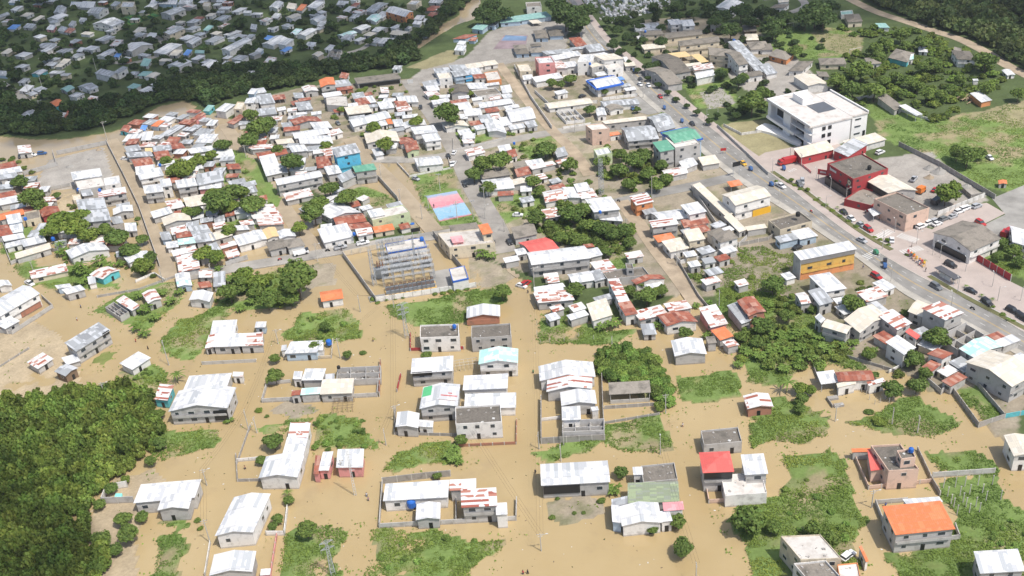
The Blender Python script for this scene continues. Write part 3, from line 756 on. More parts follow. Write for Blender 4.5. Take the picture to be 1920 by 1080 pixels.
B[2, 0] = """W p f 9 200 475 322 468 292 422 | four storey salmon pink apartment block
C c f 6 60 535 155 528 128 475
W w s 4 85 600 160 590 150 560
W w s 4.5 180 618 385 582 350 548
W g s 5 300 455 440 432 412 402
W w s 5 412 430 530 415 490 385
G g s 4 260 410 472 390 430 368
G g s 4 440 375 570 360 560 345
R g s 4 480 350 568 340 512 285
G g s 5 580 392 702 378 660 332
P w s 5 330 512 420 510 372 462
W w s 5 410 505 505 495 472 462
W w f 8 490 465 600 458 625 402 | tall white building with flat terrace
W w s 6 610 435 740 412 692 395
C w s 8 690 452 845 438 765 408 | curved white corner block on the highway
C g f 7 600 508 715 480 682 450
H w f 6.5 720 522 832 500 802 470
V w g 5 640 668 828 628 752 568 | station canopy roof white edged in vivid blue
B w s 4 770 606 848 595 822 576
C w g 3.5 280 815 610 772 562 733 | long narrow cream shed inside the walled lot
W w x 3 405 905 548 890 470 812 | unroofed white truss ruin in grass
D w k 4 735 830 842 812 802 778
G w g 4 690 800 960 778 922 738
W w k 4 640 870 712 862 692 808
W w g 4.5 -10 918 180 885 132 797 | big white roof beside the dirt lane
G g g 5.5 870 1062 1105 1040 1042 938
G g g 5.5 1095 990 1230 955 1142 845
C g s 5 700 930 1035 892 1000 872
H m f 8 600 975 732 962 682 925 | narrow peach coloured tall house
O w s 4 735 1020 828 1005 792 988
E b g 9 1225 1083 1430 1040 1315 955 | petrol station canopy with green top and blue rim
G g f 5 930 235 1120 220 1100 165
W w s 6 1190 187 1280 180 1252 147
W w s 6 1280 197 1375 192 1352 152
D c g 6.5 1000 265 1145 258 1102 228 | two storey cream school office with dark roof
W c s 4 950 302 1012 302 990 270
D c s 4.5 1150 290 1430 258 1420 222 | dark roofed single storey classroom row
D c g 7.5 1258 347 1562 310 1540 272 | two storey classroom block with cream stair
C c s 4 990 372 1155 355 1130 325
Y c o 4 1200 437 1345 420 1300 390 | cream yellow canopy on posts
Y c o 4 1415 470 1478 460 1402 410 | cream yellow square canopy on posts
D w g 7.5 1700 492 1775 475 1640 372
D c g 7.5 1480 412 1660 430 1640 370 | angled two storey classroom block with dark roof
D g g 5 1215 558 1345 532 1165 400
D g g 5 1170 640 1285 620 1100 498
C w s 4 1300 500 1430 485 1410 468
P w s 4 1370 530 1520 508 1498 475
W w g 5 1385 592 1525 562 1502 520 | small white hall beside school yard
G g s 4 1840 545 1930 530 1700 330
D w g 4.5 1770 578 1885 560 1850 528
W w k 6 1510 62 1650 85 1742 20 | white warehouse in trees behind the cemetery
C g f 8 1490 142 1530 142 1532 122 | little concrete water tower
D n h 3.5 1785 178 1862 172 1848 132
D n h 3.5 1740 238 1840 232 1822 182
C n h 3.5 1755 302 1852 300 1840 252
D w h 4 1790 372 1940 368 1902 308
D w f 6 110 52 222 46 212 12
T b s 4 0 165 300 122 255 92 | very long classroom row with teal roof and blue wall
D b h 3.5 165 252 262 246 250 222
D b h 3.5 175 288 275 286 265 248
D b h 3.5 280 272 390 268 372 218
D b h 3.5 15 368 112 362 102 332
D b h 3.5 30 406 132 402 112 365
D b h 3.5 140 396 252 390 236 352
D b h 3.5 140 350 222 346 216 325
C c o 3 155 177 225 170 192 150 | small cream canopy in the school yard
W w f 3.5 5 790 30 786 5 745
"""
B[3, 0] = """D w h 4 10 62 122 60 165 30
C w h 4 80 20 160 10 150 -15
D c h 4.5 598 168 712 160 682 102 | hip roofed cream house with orange porch
T w f 4 550 110 640 102 632 75
T w s 3.5 835 207 915 207 880 178
D o h 4 0 415 140 452 200 402 | orange walled house with weathered hip roof
D w h 4 -50 375 40 372 22 325
D w h 4 150 532 262 532 342 458
D c h 4 390 486 590 482 572 432 | cream bungalow with weathered hip roof
G w s 4 -10 562 72 545 5 480
C w k 5 300 645 462 632 345 556 | cream gabled hall beside the football field
D g s 3 380 572 462 576 440 543
D w h 4 750 482 852 475 822 428
D t h 4 900 432 1045 468 1102 398
A w s 4 1045 452 1092 442 1092 408
D w h 5.5 1420 445 1562 450 1512 382 | two storey white house beside leafy trees
D w s 4 1385 402 1442 416 1452 370
W w s 3 1130 387 1200 392 1192 358
W w k 3 1795 567 1857 560 1812 518
W o s 4 1600 768 1682 750 1592 690 | pale blue roofed shed over stacked timber
D g s 4 950 828 1016 798 882 712
W w o 4.5 1110 868 1162 856 1030 790 | slim white lean-to roof in weedy lot
C w s 4.5 640 1112 890 1045 802 1000
W w s 2.5 1540 605 1580 604 1572 592
"""
B[0, 1] = """R g s 3 0 200 132 165 112 128
W w s 3.5 0 235 170 205 152 170
G g s 4 0 268 140 245 122 215
G g s 4 -20 342 100 330 92 300
R g s 4 0 412 132 385 112 350
W g s 4 0 460 230 415 202 375
P g s 4 140 72 240 62 230 10
O g g 4 0 572 185 525 172 480 | long orange roof
W b s 5 60 602 170 582 152 522
R g s 4 -20 695 102 680 62 612
W b s 4 80 672 175 656 165 595
W g s 4 30 732 190 702 172 668
W w s 3.5 45 782 170 750 160 720
R g s 4 180 512 265 490 252 460
R r k 4 315 548 460 525 432 465 | orange walled house under deep rusty gable
D c f 4.5 190 572 302 550 292 490
P g s 3.5 350 432 430 425 402 395
W g s 3.8 175 772 350 732 325 685
C g s 3.8 120 862 385 782 372 745 | narrow pale long shed with grey base
W g s 6.5 545 272 768 240 752 187
H g f 6 588 345 790 310 762 245
W w f 6 785 312 902 290 892 235
S g s 6.5 740 402 950 365 940 325 | striped rusty roof above white two storey front
C c f 4 550 422 612 412 602 372
G g s 5 620 392 702 380 682 340
G g s 7 590 500 802 480 780 407 | tall grey slab building facing the trees
G g s 7 610 592 832 570 812 492
W g k 4.5 850 532 1000 500 992 455
W w k 4.5 535 860 822 792 772 735 | broad white gabled hall behind palms
W w k 4 965 895 1150 850 1102 798
W g s 4 940 655 1030 652 1022 595
D g s 4 720 705 942 655 922 600
P t k 4 770 1014 902 945 800 914 | turquoise gabled house with striped rust roof
W w s 3.5 665 1052 722 1040 712 990
P c s 3.5 235 1012 512 952 492 900
W b s 3.5 430 1085 542 1070 522 1048
W w k 4 -10 1072 92 1060 62 1020
R g g 4 1010 172 1156 150 1122 95 | rust red gable above pale gable end
W g s 4 1020 232 1170 212 1162 158
W w s 5.5 1050 270 1232 235 1202 180
R g s 4 1172 120 1285 105 1262 52
G g s 4 950 62 1062 45 1042 8
G g s 4 960 100 1152 90 1132 58
Y g s 4 1090 62 1146 60 1142 32
G g s 4 1152 60 1292 45 1282 8
R g s 4 1290 38 1392 30 1362 -5
W g s 4 1430 72 1622 45 1592 15
W w s 4 1590 108 1762 95 1742 43
W g s 3.5 1430 190 1532 182 1502 145
R g s 3.5 1710 190 1812 185 1792 150
W g s 6.5 1085 372 1228 355 1212 303 | grey two storey house with pale blue grey roof
W w s 7 1210 322 1292 312 1277 262
W g s 6.5 1330 332 1482 310 1462 258 | two storey house with dark balcony
G g s 6.5 1482 312 1682 272 1662 198
R g s 5 1290 292 1362 280 1342 250
P g s 5 1370 270 1482 250 1462 218
W p s 5 1490 342 1662 328 1662 275
P g s 3.5 1270 492 1387 470 1352 415
W g s 4 1150 557 1296 515 1272 472
C g s 4 1400 477 1602 440 1572 375
C g k 4.5 1230 612 1437 570 1412 515
P g s 4 1290 682 1412 655 1392 608
R g s 4 1325 707 1452 690 1442 655
G b s 3.5 1215 722 1292 715 1272 660
A g s 4 1340 757 1472 740 1462 700 | bright pale aqua roof
W w s 3.5 1250 782 1342 770 1332 728
G g s 4 1452 702 1602 690 1552 610
C g s 4 1590 727 1747 682 1722 635
G g s 4 1470 742 1622 720 1592 665
P g s 4 1300 842 1482 800 1462 763
P g s 4 1340 962 1502 930 1482 820
G g s 4 1500 872 1662 800 1622 738
R g s 4 1690 547 1762 532 1752 480
W w s 4 1762 527 1852 515 1832 468
W w s 4 1850 542 1942 530 1922 498
W g s 3.5 1750 650 1872 640 1852 608
P g s 4 1810 612 1912 600 1892 568
W w s 4.5 1790 765 1960 720 1915 655 | white roof above weedy walled garden
W b k 3.5 1320 1032 1432 1020 1422 963
A b k 3.5 1330 1072 1442 1060 1432 1022
P g s 3.5 1490 1002 1592 1000 1592 950
R g s 3.5 1500 1082 1592 1070 1572 1030
G g s 3.5 1600 1072 1692 1060 1692 960
G g s 3.5 850 600 930 592 905 545
"""
B[1, 1] = """R g g 4 20 112 242 70 212 28
P g s 4 -30 42 172 30 112 5
W g s 5 270 62 392 50 362 8
W g s 4.5 75 242 197 215 142 85
G g s 4 170 222 242 215 222 150
W g g 7 160 310 502 242 472 198 | big two storey hall with long white roof
P g s 3.5 228 428 432 385 402 335
R g s 4 460 182 577 170 562 95
P g s 4 510 92 582 82 572 20
G u s 9 600 100 785 62 747 0 | three storey bright blue house
W g s 5 540 232 647 215 612 160
G g s 5 645 290 752 240 712 195
E g s 6.5 745 212 907 190 882 150 | grey house with small green roof
W g k 4.5 560 560 792 512 642 440
W g s 4.5 800 500 880 480 850 455
R g g 4.5 600 610 832 580 800 520 | broad rust red gabled roof
R g s 4.5 700 642 877 620 842 588
P w s 4 760 692 882 668 862 618
W w s 4.5 510 742 737 692 682 600 | large white sheet roof by the parked pickup
H e f 7 872 570 1152 508 1102 455 | pale green two storey house with red tiled terrace
W w s 7.5 860 552 972 530 942 482
O c s 3.5 890 667 1042 640 1022 600 | small orange lean-to in front of green house
W w k 4 -30 745 90 712 42 640
Y w k 4 80 715 180 690 142 620
W w k 4 178 712 302 690 272 635
D g h 4.5 100 800 232 768 200 708
D w h 4.5 238 782 372 760 332 700 | white house with dark hip roof and striped porch
P g s 4 -20 562 202 550 132 460
P g s 4 20 612 212 600 192 555
W w s 3.5 895 92 962 80 932 33
R e k 4.5 1130 65 1226 40 1202 -28
W w g 4.5 1210 168 1407 148 1372 88 | isolated white house inside a low white wall
P w s 4 1590 92 1722 62 1692 20
W w s 4 1830 60 1922 42 1902 2
W w g 4 1720 352 1942 330 1902 250
D g s 4 1700 262 1912 230 1882 185
H c f 6.5 1448 775 1792 738 1695 632 | cream rambling house with pink patched terrace
I p s 7.5 1475 742 1562 732 1542 690
O c s 8.5 1700 680 1777 665 1740 600 | small orange roof tower on cream house
D g s 6 1480 672 1692 645 1652 592
Q w f 4.5 990 815 1277 765 1252 702 | substation control building with blue fascia
Q w f 4.5 1478 1030 1592 1005 1562 915 | small white substation guard building with blue fascia
"""
B[2, 1] = """R w s 4 40 248 147 222 122 170
C g k 4 0 312 182 300 152 263
R w s 4 -20 105 42 88 22 40
D g s 4 30 192 132 168 102 122
W g s 4 110 172 252 152 222 112
P g s 4 150 192 332 152 302 128
P w g 4 250 440 432 405 402 325
W w s 4.5 420 402 522 402 472 330
W g s 5 490 362 592 345 562 290
P w s 4.5 520 412 647 397 602 338
W g s 7 612 512 812 490 742 402 | two storey house with pale bluish roof by the lattice tower
W g s 3.5 660 568 835 580 802 512
P g s 4 250 560 372 540 332 480
G g s 4 340 102 422 82 392 25
W e f 6.5 640 87 752 65 722 18 | small green painted two storey house by trees
E g s 9 1110 60 1222 38 1162 -25
H g f 9.5 1225 28 1412 -5 1330 -80 | grey three storey petrol station block
P g g 4 1150 252 1322 215 1292 163
W g s 4 1290 192 1396 150 1352 98
C g s 4 1430 162 1562 140 1522 85
S o s 6.5 930 460 1064 430 1012 370 | orange side walled house with striped roof
G g s 3.5 1000 532 1092 510 1052 463
O g o 4 1640 322 1732 305 1702 270 | small orange canopy behind walled depot
C w g 7.5 1675 462 1948 388 1838 308 | huge cream roofed white warehouse with orange front
C g s 4.5 1602 542 1662 520 1408 310
C g s 4 1705 662 1762 640 1642 535
C g s 4 1765 650 1915 628 1895 600
W w s 7 1330 532 1462 505 1392 438
W w g 4 1110 582 1332 552 1252 488
S g s 6.5 1052 627 1252 600 1222 553
R w s 4 1290 628 1482 590 1452 538
O g s 4 1095 738 1232 712 1192 668
C w s 4.5 1188 812 1332 780 1262 705
C c s 7 1328 732 1452 710 1402 635 | cream canopy roof terrace over pale blue base
D w h 6.5 1560 742 1702 702 1632 640 | two storey white house with brown ribbed hip roof
D w h 5 1495 692 1602 660 1562 625
D g s 4.5 20 712 192 675 162 598
K g g 4 150 832 362 790 252 700 | vivid red roofed shed
W g g 7 145 908 592 855 542 762 | very long white roofed two storey building
W g s 4.5 592 852 682 830 642 778
R g s 4 550 777 622 770 602 748
P g s 4 650 972 792 945 722 868
W w g 4.5 450 1048 622 1020 582 950
G g s 4.5 620 1032 702 1010 662 940
W g s 4 290 1080 402 1070 382 1045
D g f 4.5 715 1012 1032 982 982 920 | long low house with blackened flat roof
D g f 7 860 932 912 935 902 895
R w k 4 930 1055 1152 1010 1112 978
P g s 4 870 862 992 840 962 800
P g s 4 1700 1072 1782 1050 1742 1010
"""
B[3, 1] = """C r s 5 245 102 500 40 440 -20 | red walled wing of the fire station
G r s 5 600 95 752 0 640 -40
D r f 9 640 262 902 182 702 68 | vivid red fronted shop with stained flat roof
C g k 7 902 370 1122 347 902 225 | open sided hall with big cream roof
D r f 4.5 775 460 902 372 702 325
D m f 7.5 1040 532 1212 477 965 358 | cream two storey corner block with stained flat roof
W w o 4 790 542 866 516 822 470 | white fabric canopy over kiosks
D w g 7 1522 805 1752 708 1460 573 | large white building with patched grey roof
W y s 8.5 245 872 667 787 605 730 | bright yellow two storey building with white roof
D c f 6 92 642 332 577 240 508 | flat blackened roof behind the depot
W b s 4.5 240 717 376 687 302 630
G b s 4.5 90 742 236 710 192 668
W w s 6 430 1112 592 1082 462 970 | narrow house with crisp white roof
W w s 4 880 1105 962 1072 862 1015
W w s 3.5 140 1022 212 1002 162 960
W w g 6 1832 735 2020 790 1990 660 | white walled store at the right edge
O g k 3 1730 300 1795 298 1790 270 | small orange roofed stall in the meadow
"""
B[0, 2] = """W w g 6.5 0 212 300 40 172 -22 | long white roofed two storey building at left edge
W g s 3.5 38 308 150 246 62 208
G g s 6.5 570 477 828 317 742 262 | tall narrow grey block warehouse in flood water
W g s 2.8 500 575 606 545 565 498
G n k 4 490 662 586 600 502 565 | wooden stilt hut with grey roof
P g s 3.2 282 607 402 530 322 487
W w s 3.5 990 615 1132 522 1040 480 | lone small white house in flood water
P g s 3.5 990 172 1052 130 932 63
P g x 3 900 215 965 175 850 98
P g k 4.2 1110 117 1212 80 1162 5
W w k 3.8 1415 92 1572 105 1602 33
W g s 4 500 47 642 10 602 -22
W w s 4 1575 347 1762 340 1782 244
W g s 4 1597 442 1800 436 1812 345
P g s 4 1802 436 1978 427 1962 340
P g s 3.6 1535 452 1600 442 1632 348
S t s 4 1150 834 1257 845 1307 735 | turquoise hut with striped rust roof
W g s 4.2 1375 762 1702 740 1742 643
P g s 3.6 1380 787 1682 782 1692 748
W g k 5.5 1262 927 1707 900 1772 745 | wide white roof over pale block gable in flood
P w s 3.5 1742 662 1822 665 1828 632
"""
B[1, 2] = """O w g 3.8 490 102 657 76 642 5 | white cottage with orange red roof by the trees
W b s 3.5 -10 297 70 295 80 253
P g s 3.5 -10 427 45 422 56 335
W b s 4 213 493 457 482 502 398 | light blue flooded house with pale roof
W w s 3.6 188 470 227 466 232 428
W w s 3.8 455 467 502 466 507 410
W k k 3.8 1578 227 1832 212 1830 128 | white roof over half brick wall
D w f 7 1230 372 1522 362 1517 268 | two storey white house with dark roof terrace
D g f 6.5 1615 377 1912 357 1907 264 | two storey house with pale turquoise ground floor
W g s 6.5 1160 642 1477 620 1482 514 | block house with upper gallery under clean white roof
A w k 6.5 1668 572 1965 560 1967 455 | pale mint roofed house
W w s 5 1550 767 1887 750 1892 648
W g k 5.5 1225 907 1512 885 1532 722 | pale block house with one green roof sheet
W w s 4 1560 905 1950 895 1952 790
W g k 4.5 1045 1042 1217 1050 1227 938
W w s 3.8 1215 1037 1327 1045 1332 998
D w f 7 1497 1020 1842 1002 1832 872 | two storey white house with blackened roof and balcony
W g s 4.5 340 692 497 690 527 608
W w s 4 275 683 340 683 352 628
C g s 4.2 478 797 722 787 737 682
R g s 4 262 807 330 800 340 765
A g s 4 332 802 480 792 490 745
G g s 3.8 520 687 588 682 590 643
D g x 3.5 600 682 932 668 934 570 | roofless ruin full of rubble
"""
B[2, 2] = """W w s 4 170 45 390 12 378 -35
P g s 4 195 112 470 88 430 18
C w s 4.2 605 247 757 200 706 83 | narrow cream roof in flood beside banana plants
S w s 5.5 805 120 892 112 800 -60
R w s 5.2 850 208 946 190 888 102 | narrow rusty red roof joined to striped shed
P g s 4.2 960 242 1172 190 1112 130
P g s 4.2 1182 180 1352 150 1302 93
R w k 4.5 1160 287 1396 252 1322 173
G g s 3 985 353 1087 347 1062 270
P p s 4.5 1490 297 1622 265 1528 130 | long pinkish walled house half grey half rust roof
O g s 4 1560 392 1662 360 1592 293 | small vivid orange roof
P g s 3.5 1620 447 1706 425 1662 385
G g s 4.5 1722 270 1802 240 1690 112
R k k 6.5 1775 212 1906 175 1812 60 | tall brick house with curved rusty roof
W g k 4.5 1220 512 1462 495 1427 378 | lone white gabled house with sagging side
D g s 4 1470 417 1537 410 1517 363
W w k 4.8 208 697 627 665 607 554 | big bright white gable roof
S g k 4.8 258 778 602 755 602 667 | gabled roof with red and white stripes
W g k 4.8 370 885 637 868 622 765
W w s 4.5 375 992 517 985 512 890
W w s 4 600 922 652 915 642 888
D g o 4.5 728 800 1042 782 1032 698 | open sided ruin with dark roof and creepers
D g x 4 375 1075 692 1062 692 975 | roofless block building cluttered with rubble
P k k 4 1765 908 1962 890 1925 790 | patchy white and rust roofed brick cottage
"""
B[3, 2] = """W w o 3.6 398 722 532 706 492 620
R w g 4.5 525 702 800 690 772 617 | red roofed farmhouse in flood water
C w s 4 522 748 662 716 652 688
P w s 4 757 732 882 700 862 675
C g g 6.5 400 288 592 345 632 288 | grey two storey block with cream gable roof
W g s 5.5 350 218 397 264 432 235
C g k 5.5 690 338 905 215 780 120 | wide hall with half cream half grey roof
S g s 6.5 970 315 1082 262 940 168
C g k 5.5 1160 220 1232 130 1120 88
S g s 8 1330 242 1472 185 1290 105 | tall grey block with half rusty half white roof
K w s 5.5 1115 387 1147 358 1060 305
W w s 6.5 1020 502 1112 445 970 358
R w s 5 1310 534 1392 490 1272 455
R g s 4 1232 626 1302 572 1220 542
D g x 4.5 1430 450 1642 340 1490 250 | roofless block walls around bare concrete floor
A g k 5.5 1560 532 1772 435 1642 360
C g g 7.5 1830 742 2020 640 1665 460 | very large cream roofed hall near the highway
W w s 5 1910 580 2010 540 1892 488
P g g 5 250 122 325 110 272 30
G g s 5.5 385 132 492 102 402 0 | grey ribbed roof wedge
P g s 4.5 740 105 905 60 822 -10
G w s 4 1900 700 1970 680 1930 640
"""
B[0, 3] = """W g s 4.5 1000 533 1462 492 1512 360 | long flooded house with attached pool terrace
W g k 4.5 1180 587 1415 575 1447 468 | small gabled front with round vent
W w k 5 1610 780 1898 752 2030 462 | large white gabled roof beside the left street
W g k 4.5 1568 1075 1892 1047 1922 893 | white gabled roof at the bottom edge
"""
B[1, 3] = """W w k 4.5 18 347 312 342 362 178
W w s 4.5 192 182 352 187 392 52
S w s 4.5 232 62 387 60 412 -65
R p s 3.5 430 315 470 315 487 182
W p s 3.6 467 290 546 287 582 153
W p s 4 600 267 802 264 812 133 | little pink house with white roof
W w s 4.2 952 518 1440 488 1450 365
W g k 3.6 1197 662 1382 652 1385 530
S g s 4.2 1450 440 1652 430 1652 352
S g s 6 1540 567 1812 552 1802 422 | tall block with bold red striped roof
W w s 5 1800 622 1887 617 1882 532
W p s 2.5 30 1075 105 1070 112 1025
"""
B[2, 3] = """W g g 5 218 402 737 374 717 213 | large bright white roof above open gallery
W w s 4 910 322 985 320 977 263
D g f 4 985 378 1242 352 1217 228 | block house with blackened cluttered flat roof
M g s 4 868 533 1257 522 1247 378 | broad mossy green sheet roof
G g s 3.8 748 562 882 532 877 478
W w k 4 823 708 1127 678 1097 528 | pale gabled roof beside two round trees
W b s 3.8 752 672 822 682 812 560
W w s 3.8 1120 675 1205 665 1180 590
I w s 4.5 1137 592 1292 582 1282 523
K g h 7 1430 307 1667 297 1632 143 | red pyramid roofed flooded house
W g s 6.5 1745 322 1922 312 1887 168 | white roof raised over upper terrace
H w f 4 1600 478 1912 455 1870 300 | pale terrace block in front of red pyramid roof
D g f 4 1440 98 1725 70 1695 -38 | low isolated block with blackened flat roof
"""
B[3, 3] = """O g s 6.5 955 772 1407 727 1292 525 | large flooded hall with vivid orange roof
W w s 6 1035 540 1312 522 1282 486
D m f 6.5 905 290 1132 277 992 88 | peach two storey house with dark flat roof
D m f 9 1000 202 1110 187 1076 124
K m s 4.5 770 290 882 275 852 123
O g s 3 630 150 772 147 766 123
C w k 5.5 1842 180 2010 175 1930 18 | cream roofed house in water at right edge
W g s 5.5 1590 1062 1930 1042 1872 883 | white roofed block house at lower right corner
H c f 7 245 957 550 945 392 768 | white slab roofed house beside the flooded street
D w f 6.5 300 1110 545 1085 432 960 | white parapet house with stained flat roof
H o f 6.5 540 1110 695 1095 672 978 | terrace with orange parapet
O w s 3.5 735 975 755 965 700 855
"""
ROOF['V'] = ROOF['W']; ROOF['Q'] = ROOF['H']
BLUET = plain("blue_trim", (0.04, 0.14, 0.55), 0.5, 0.1, dirtamt=0.05)
RNAME = dict(W="white tin roof", G="grey zinc roof", P="patchy rust streaked roof", R="rusty red roof", S="rust striped roof", B="blue tin roof", T="teal roof", A="pale aqua roof",
             E="green roof", M="mossy roof", O="orange roof", K="bright red roof", C="cream sheet roof", Y="yellow roof", D="dark weathered roof", H="pale slab roof", V="blue edged roof", Q="white slab roof", I="pink sheet roof")
WNAME = dict(u="bright blue", g="grey block", w="white", c="cream", y="yellow", p="pink", b="blue", t="turquoise", o="orange", e="green", k="brick", r="red", n="wooden", d="dark", m="peach")
unit_win = MB(); unit_win.box((0, 0, 0), (1, 1, 1)); UNITW = unit_win.me("window_pane", [GLASS]); UNITD = unit_win.me("door_leaf", [DARK])
fr = MB()
for c, d in (((0, 0, .53), (1.12, .8, .06)), ((0, 0, -.53), (1.12, .8, .06)), ((.53, 0, 0), (.06, .8, 1.0)), ((-.53, 0, 0), (.06, .8, 1.0))): fr.box(c, d)
UNITF = fr.me("window_frame", [FRAMEM])
ANG = []; FOOT = []                                      # footprints, to keep trees and weeds out of houses
def lerp2(P, u, v): return (P[0]*(1-u)+P[1]*u)*(1-v)+(P[3]*(1-u)+P[2]*u)*v
def building(code, wall, form, h, pts, look, near, hs=1.0):
    h0 = h; h = max(2.3, h*hs)
    A_, B_, C_ = [np.array(ground(x, y, h)) for x, y in pts]; D_ = A_+C_-B_; Q = [A_, B_, C_, D_]
    cen = sum(Q)/4; c3 = (float(cen[0]), float(cen[1]), 0.0); gzc = gz(*cen)
    Lu = np.linalg.norm(B_-A_); Lv = np.linalg.norm(C_-B_)
    area = Lu*Lv
    kind = "warehouse" if area > 330 and form != 'f' else ("shed" if area < 54 or form == 'o' else ("two_storey_house" if h0 > 5.3 else "house"))  # houses with a small footprint are named shed too
    if look and look != '*':
        for wd, kn in (("kiosk", "kiosk"), ("warehouse", "warehouse"), ("canopy", "canopy"), ("school", "school_building"), ("classroom", "school_building"), ("fire station", "fire_station"), ("petrol", "petrol_station"), ("station canopy", "petrol_station"), ("shop", "shop"),
                       ("apartment", "apartment_building"), ("hut", "hut"), ("hall", "hall"), ("ruin", "ruin"), ("shed", "shed"), ("stall", "market_stall"), ("house", "house"), ("substation", "control_building"), ("tower", "house"), ("block", "building")):
            if wd in look: kind = kn; break
    if look == '*': kind = 'lean_to'; look = ''
    o = root(kind, c3)
    q = [p-cen for p in Q]
    rise = {'s': 0.05*Lv, 'g': 0.11*Lv, 'k': 0.10*Lu, 'h': 0.14*min(Lu, Lv), 'o': 0.05*Lv}.get(form, 0)
    rise = min(rise, 2.4)
    def rz(u, v):
        if form in 'so': return h+rise*v
        if form == 'g': return h+rise*(1-abs(2*v-1))
        if form == 'k': return h+rise*(1-abs(2*u-1))
        if form == 'h': return h+rise*min(1, 2*min(u*Lu, (1-u)*Lu, v*Lv, (1-v)*Lv)/min(Lu, Lv))
        return h
    uo = min(0.42/Lu, .08); vo = min(0.45/Lv, .08)
    wm = WALL[wall]; rm = ROOF[code]; base = -0.6
    mb = MB()
    if form == 'f':
        t = 0.16; ti, tj = t/Lu, t/Lv; vs = []
        O4 = [(0, 0), (1, 0), (1, 1), (0, 1)]; I4 = [(ti, tj), (1-ti, tj), (1-ti, 1-tj), (ti, 1-tj)]; ph = 0.55 if code != 'H' else .3
        for z, L4 in ((base, O4), (h, O4), (h, I4), (h-ph-.1, I4)):
            for u, v in L4: p = lerp2(q, u, v); vs.append((p[0], p[1], z))
        fs = []
        for l in range(3):
            for i in range(4): fs.append((l*4+i, l*4+(i+1) % 4, (l+1)*4+(i+1) % 4, (l+1)*4+i))
        mb.add(vs, fs); wme = mb.me("wall", [wm]); obj("wall", wme, o)
        rb = MB(); rv = [(*lerp2(q, u, v), h-ph) for u, v in I4]+[(*lerp2(q, u, v), h-ph-.2) for u, v in I4]
        obj("roof", mesh("roof", rv, [(0, 1, 2, 3), (7, 6, 5, 4)], rm, uv=[(0, 0), (Lu, 0), (Lu, Lv), (0, Lv)]*2), o)
        if near or Lu*Lv > 90:
            kb = MB()
            for u_, v_ in ((.02, .02), (.98, .02), (.98, .98), (.02, .98), (.5, .98)):
                if rnd.random() < .75: p = lerp2(q, u_, v_); kb.bar((p[0], p[1], h-.1), (p[0], p[1], h+rnd.uniform(.3, 1.0)), .05, 4, mi=0)
            for k_ in range(min(8, int(3+Lu*Lv*.12))):
                p = lerp2(q, rnd.uniform(.08, .92), rnd.uniform(.08, .92)); s_ = rnd.uniform(.2, .8); kb.box((p[0], p[1], h-ph+.02+s_*.12), (s_, s_*rnd.uniform(.3, 1), s_*.3), rnd.uniform(0, 3), rnd.choice([0, 1, 2]))
            obj("rubble", kb.me("rubble", [CONCD, FRAMEM, RUBBLE]), o)
        if code == 'Q':
            tb = MB()
            for i in range(4):
                a, b2 = q[i], q[(i+1) % 4]; m_ = (a+b2)/2; d = b2-a
                tb.box((m_[0], m_[1], h-.25), (np.linalg.norm(d)+.3, .2, .7), math.atan2(d[1], d[0]))
            obj("fascia", tb.me("fascia", [BLUET]), o)
        uo = vo = 0
    elif form == 'x':
        for i in range(4):
            a, b2 = q[i], q[(i+1) % 4]; n = max(2, int(np.linalg.norm(b2-a)/3)); d = b2-a; nn = np.array([-d[1], d[0]])/np.linalg.norm(d)
            mb.prism([a+nn*.0, b2, b2+nn*.18, a+nn*.18], base, h*(0.75+.25*rnd.random()))
        for k in range(2):
            u = .3+.35*k; a, b2 = lerp2(q, u, .02), lerp2(q, u, .98); mb.prism([a, b2, b2+[.15, 0], a+[.15, 0]], base, h*.7)
        a, b2 = lerp2(q, .02, .5), lerp2(q, .98, .5); mb.prism([a, b2, b2+[0, .15], a+[0, .15]], base, h*.75)
        obj("wall", mb.me("wall", [wm]), o)
        rb = MB()
        for k in range(int(area*1.1)):
            p = lerp2(q, rnd.uniform(.04, .96), rnd.uniform(.04, .96)); s = rnd.uniform(.2, .9)
            rb.box((p[0], p[1], .35+rnd.uniform(0, .7)), (s, s*rnd.uniform(.2, .8), .15+.3*rnd.random()), rnd.uniform(0, 3), rnd.choice([0, 0, 1, 2]))
        fl = [lerp2(q, u, v) for u, v in ((.02, .02), (.98, .02), (.98, .98), (.02, .98))]; rb.prism(fl, -.2, .3, 0)
        obj("rubble", rb.me("rubble", [RUBBLE, FRAMEM, CONCD]), o)
    else:
        us = [uo, .5, 1-uo]; vs_ = [vo, .5, 1-vo]
        ring = [(us[0], vs_[0]), (us[1], vs_[0]), (us[2], vs_[0]), (us[2], vs_[1]), (us[2], vs_[2]), (us[1], vs_[2]), (us[0], vs_[2]), (us[0], vs_[1])]
        if form == 'o' or (kind == 'shed' and rnd.random() < .0):
            for (u, v) in ring[::2]+([ring[1], ring[5]] if Lu > 6 else [])+([ring[3], ring[7]] if Lv > 6 else []):
                p = lerp2(q, u, v); mb.bar((p[0], p[1], base), (p[0], p[1], rz(u, v)-.1), .11 if h < 5 else .18)
            for i in range(0, 8, 2):
                a, b2 = ring[i], ring[(i+2) % 8]; pa, pb = lerp2(q, *a), lerp2(q, *b2)
                mb.bar((*pa, rz(*a)-.16), (*pb, rz(*b2)-.16), .09)
            if 'ruin' in (look or ''):
                pa, pb = [lerp2(q, *ring[k]) for k in (6, 4)]; mb.prism([pa, pb, pb+[0, .2], pa+[0, .2]], base, h-.4)
                pa, pb = [lerp2(q, *ring[k]) for k in (0, 2)]; mb.prism([pa, pb, pb+[0, .2], pa+[0, .2]], base, h*.35)
            obj("post_frame", mb.me("post_frame", [CONC if 'ruin' in (look or '') else STEEL]), o)
        else:
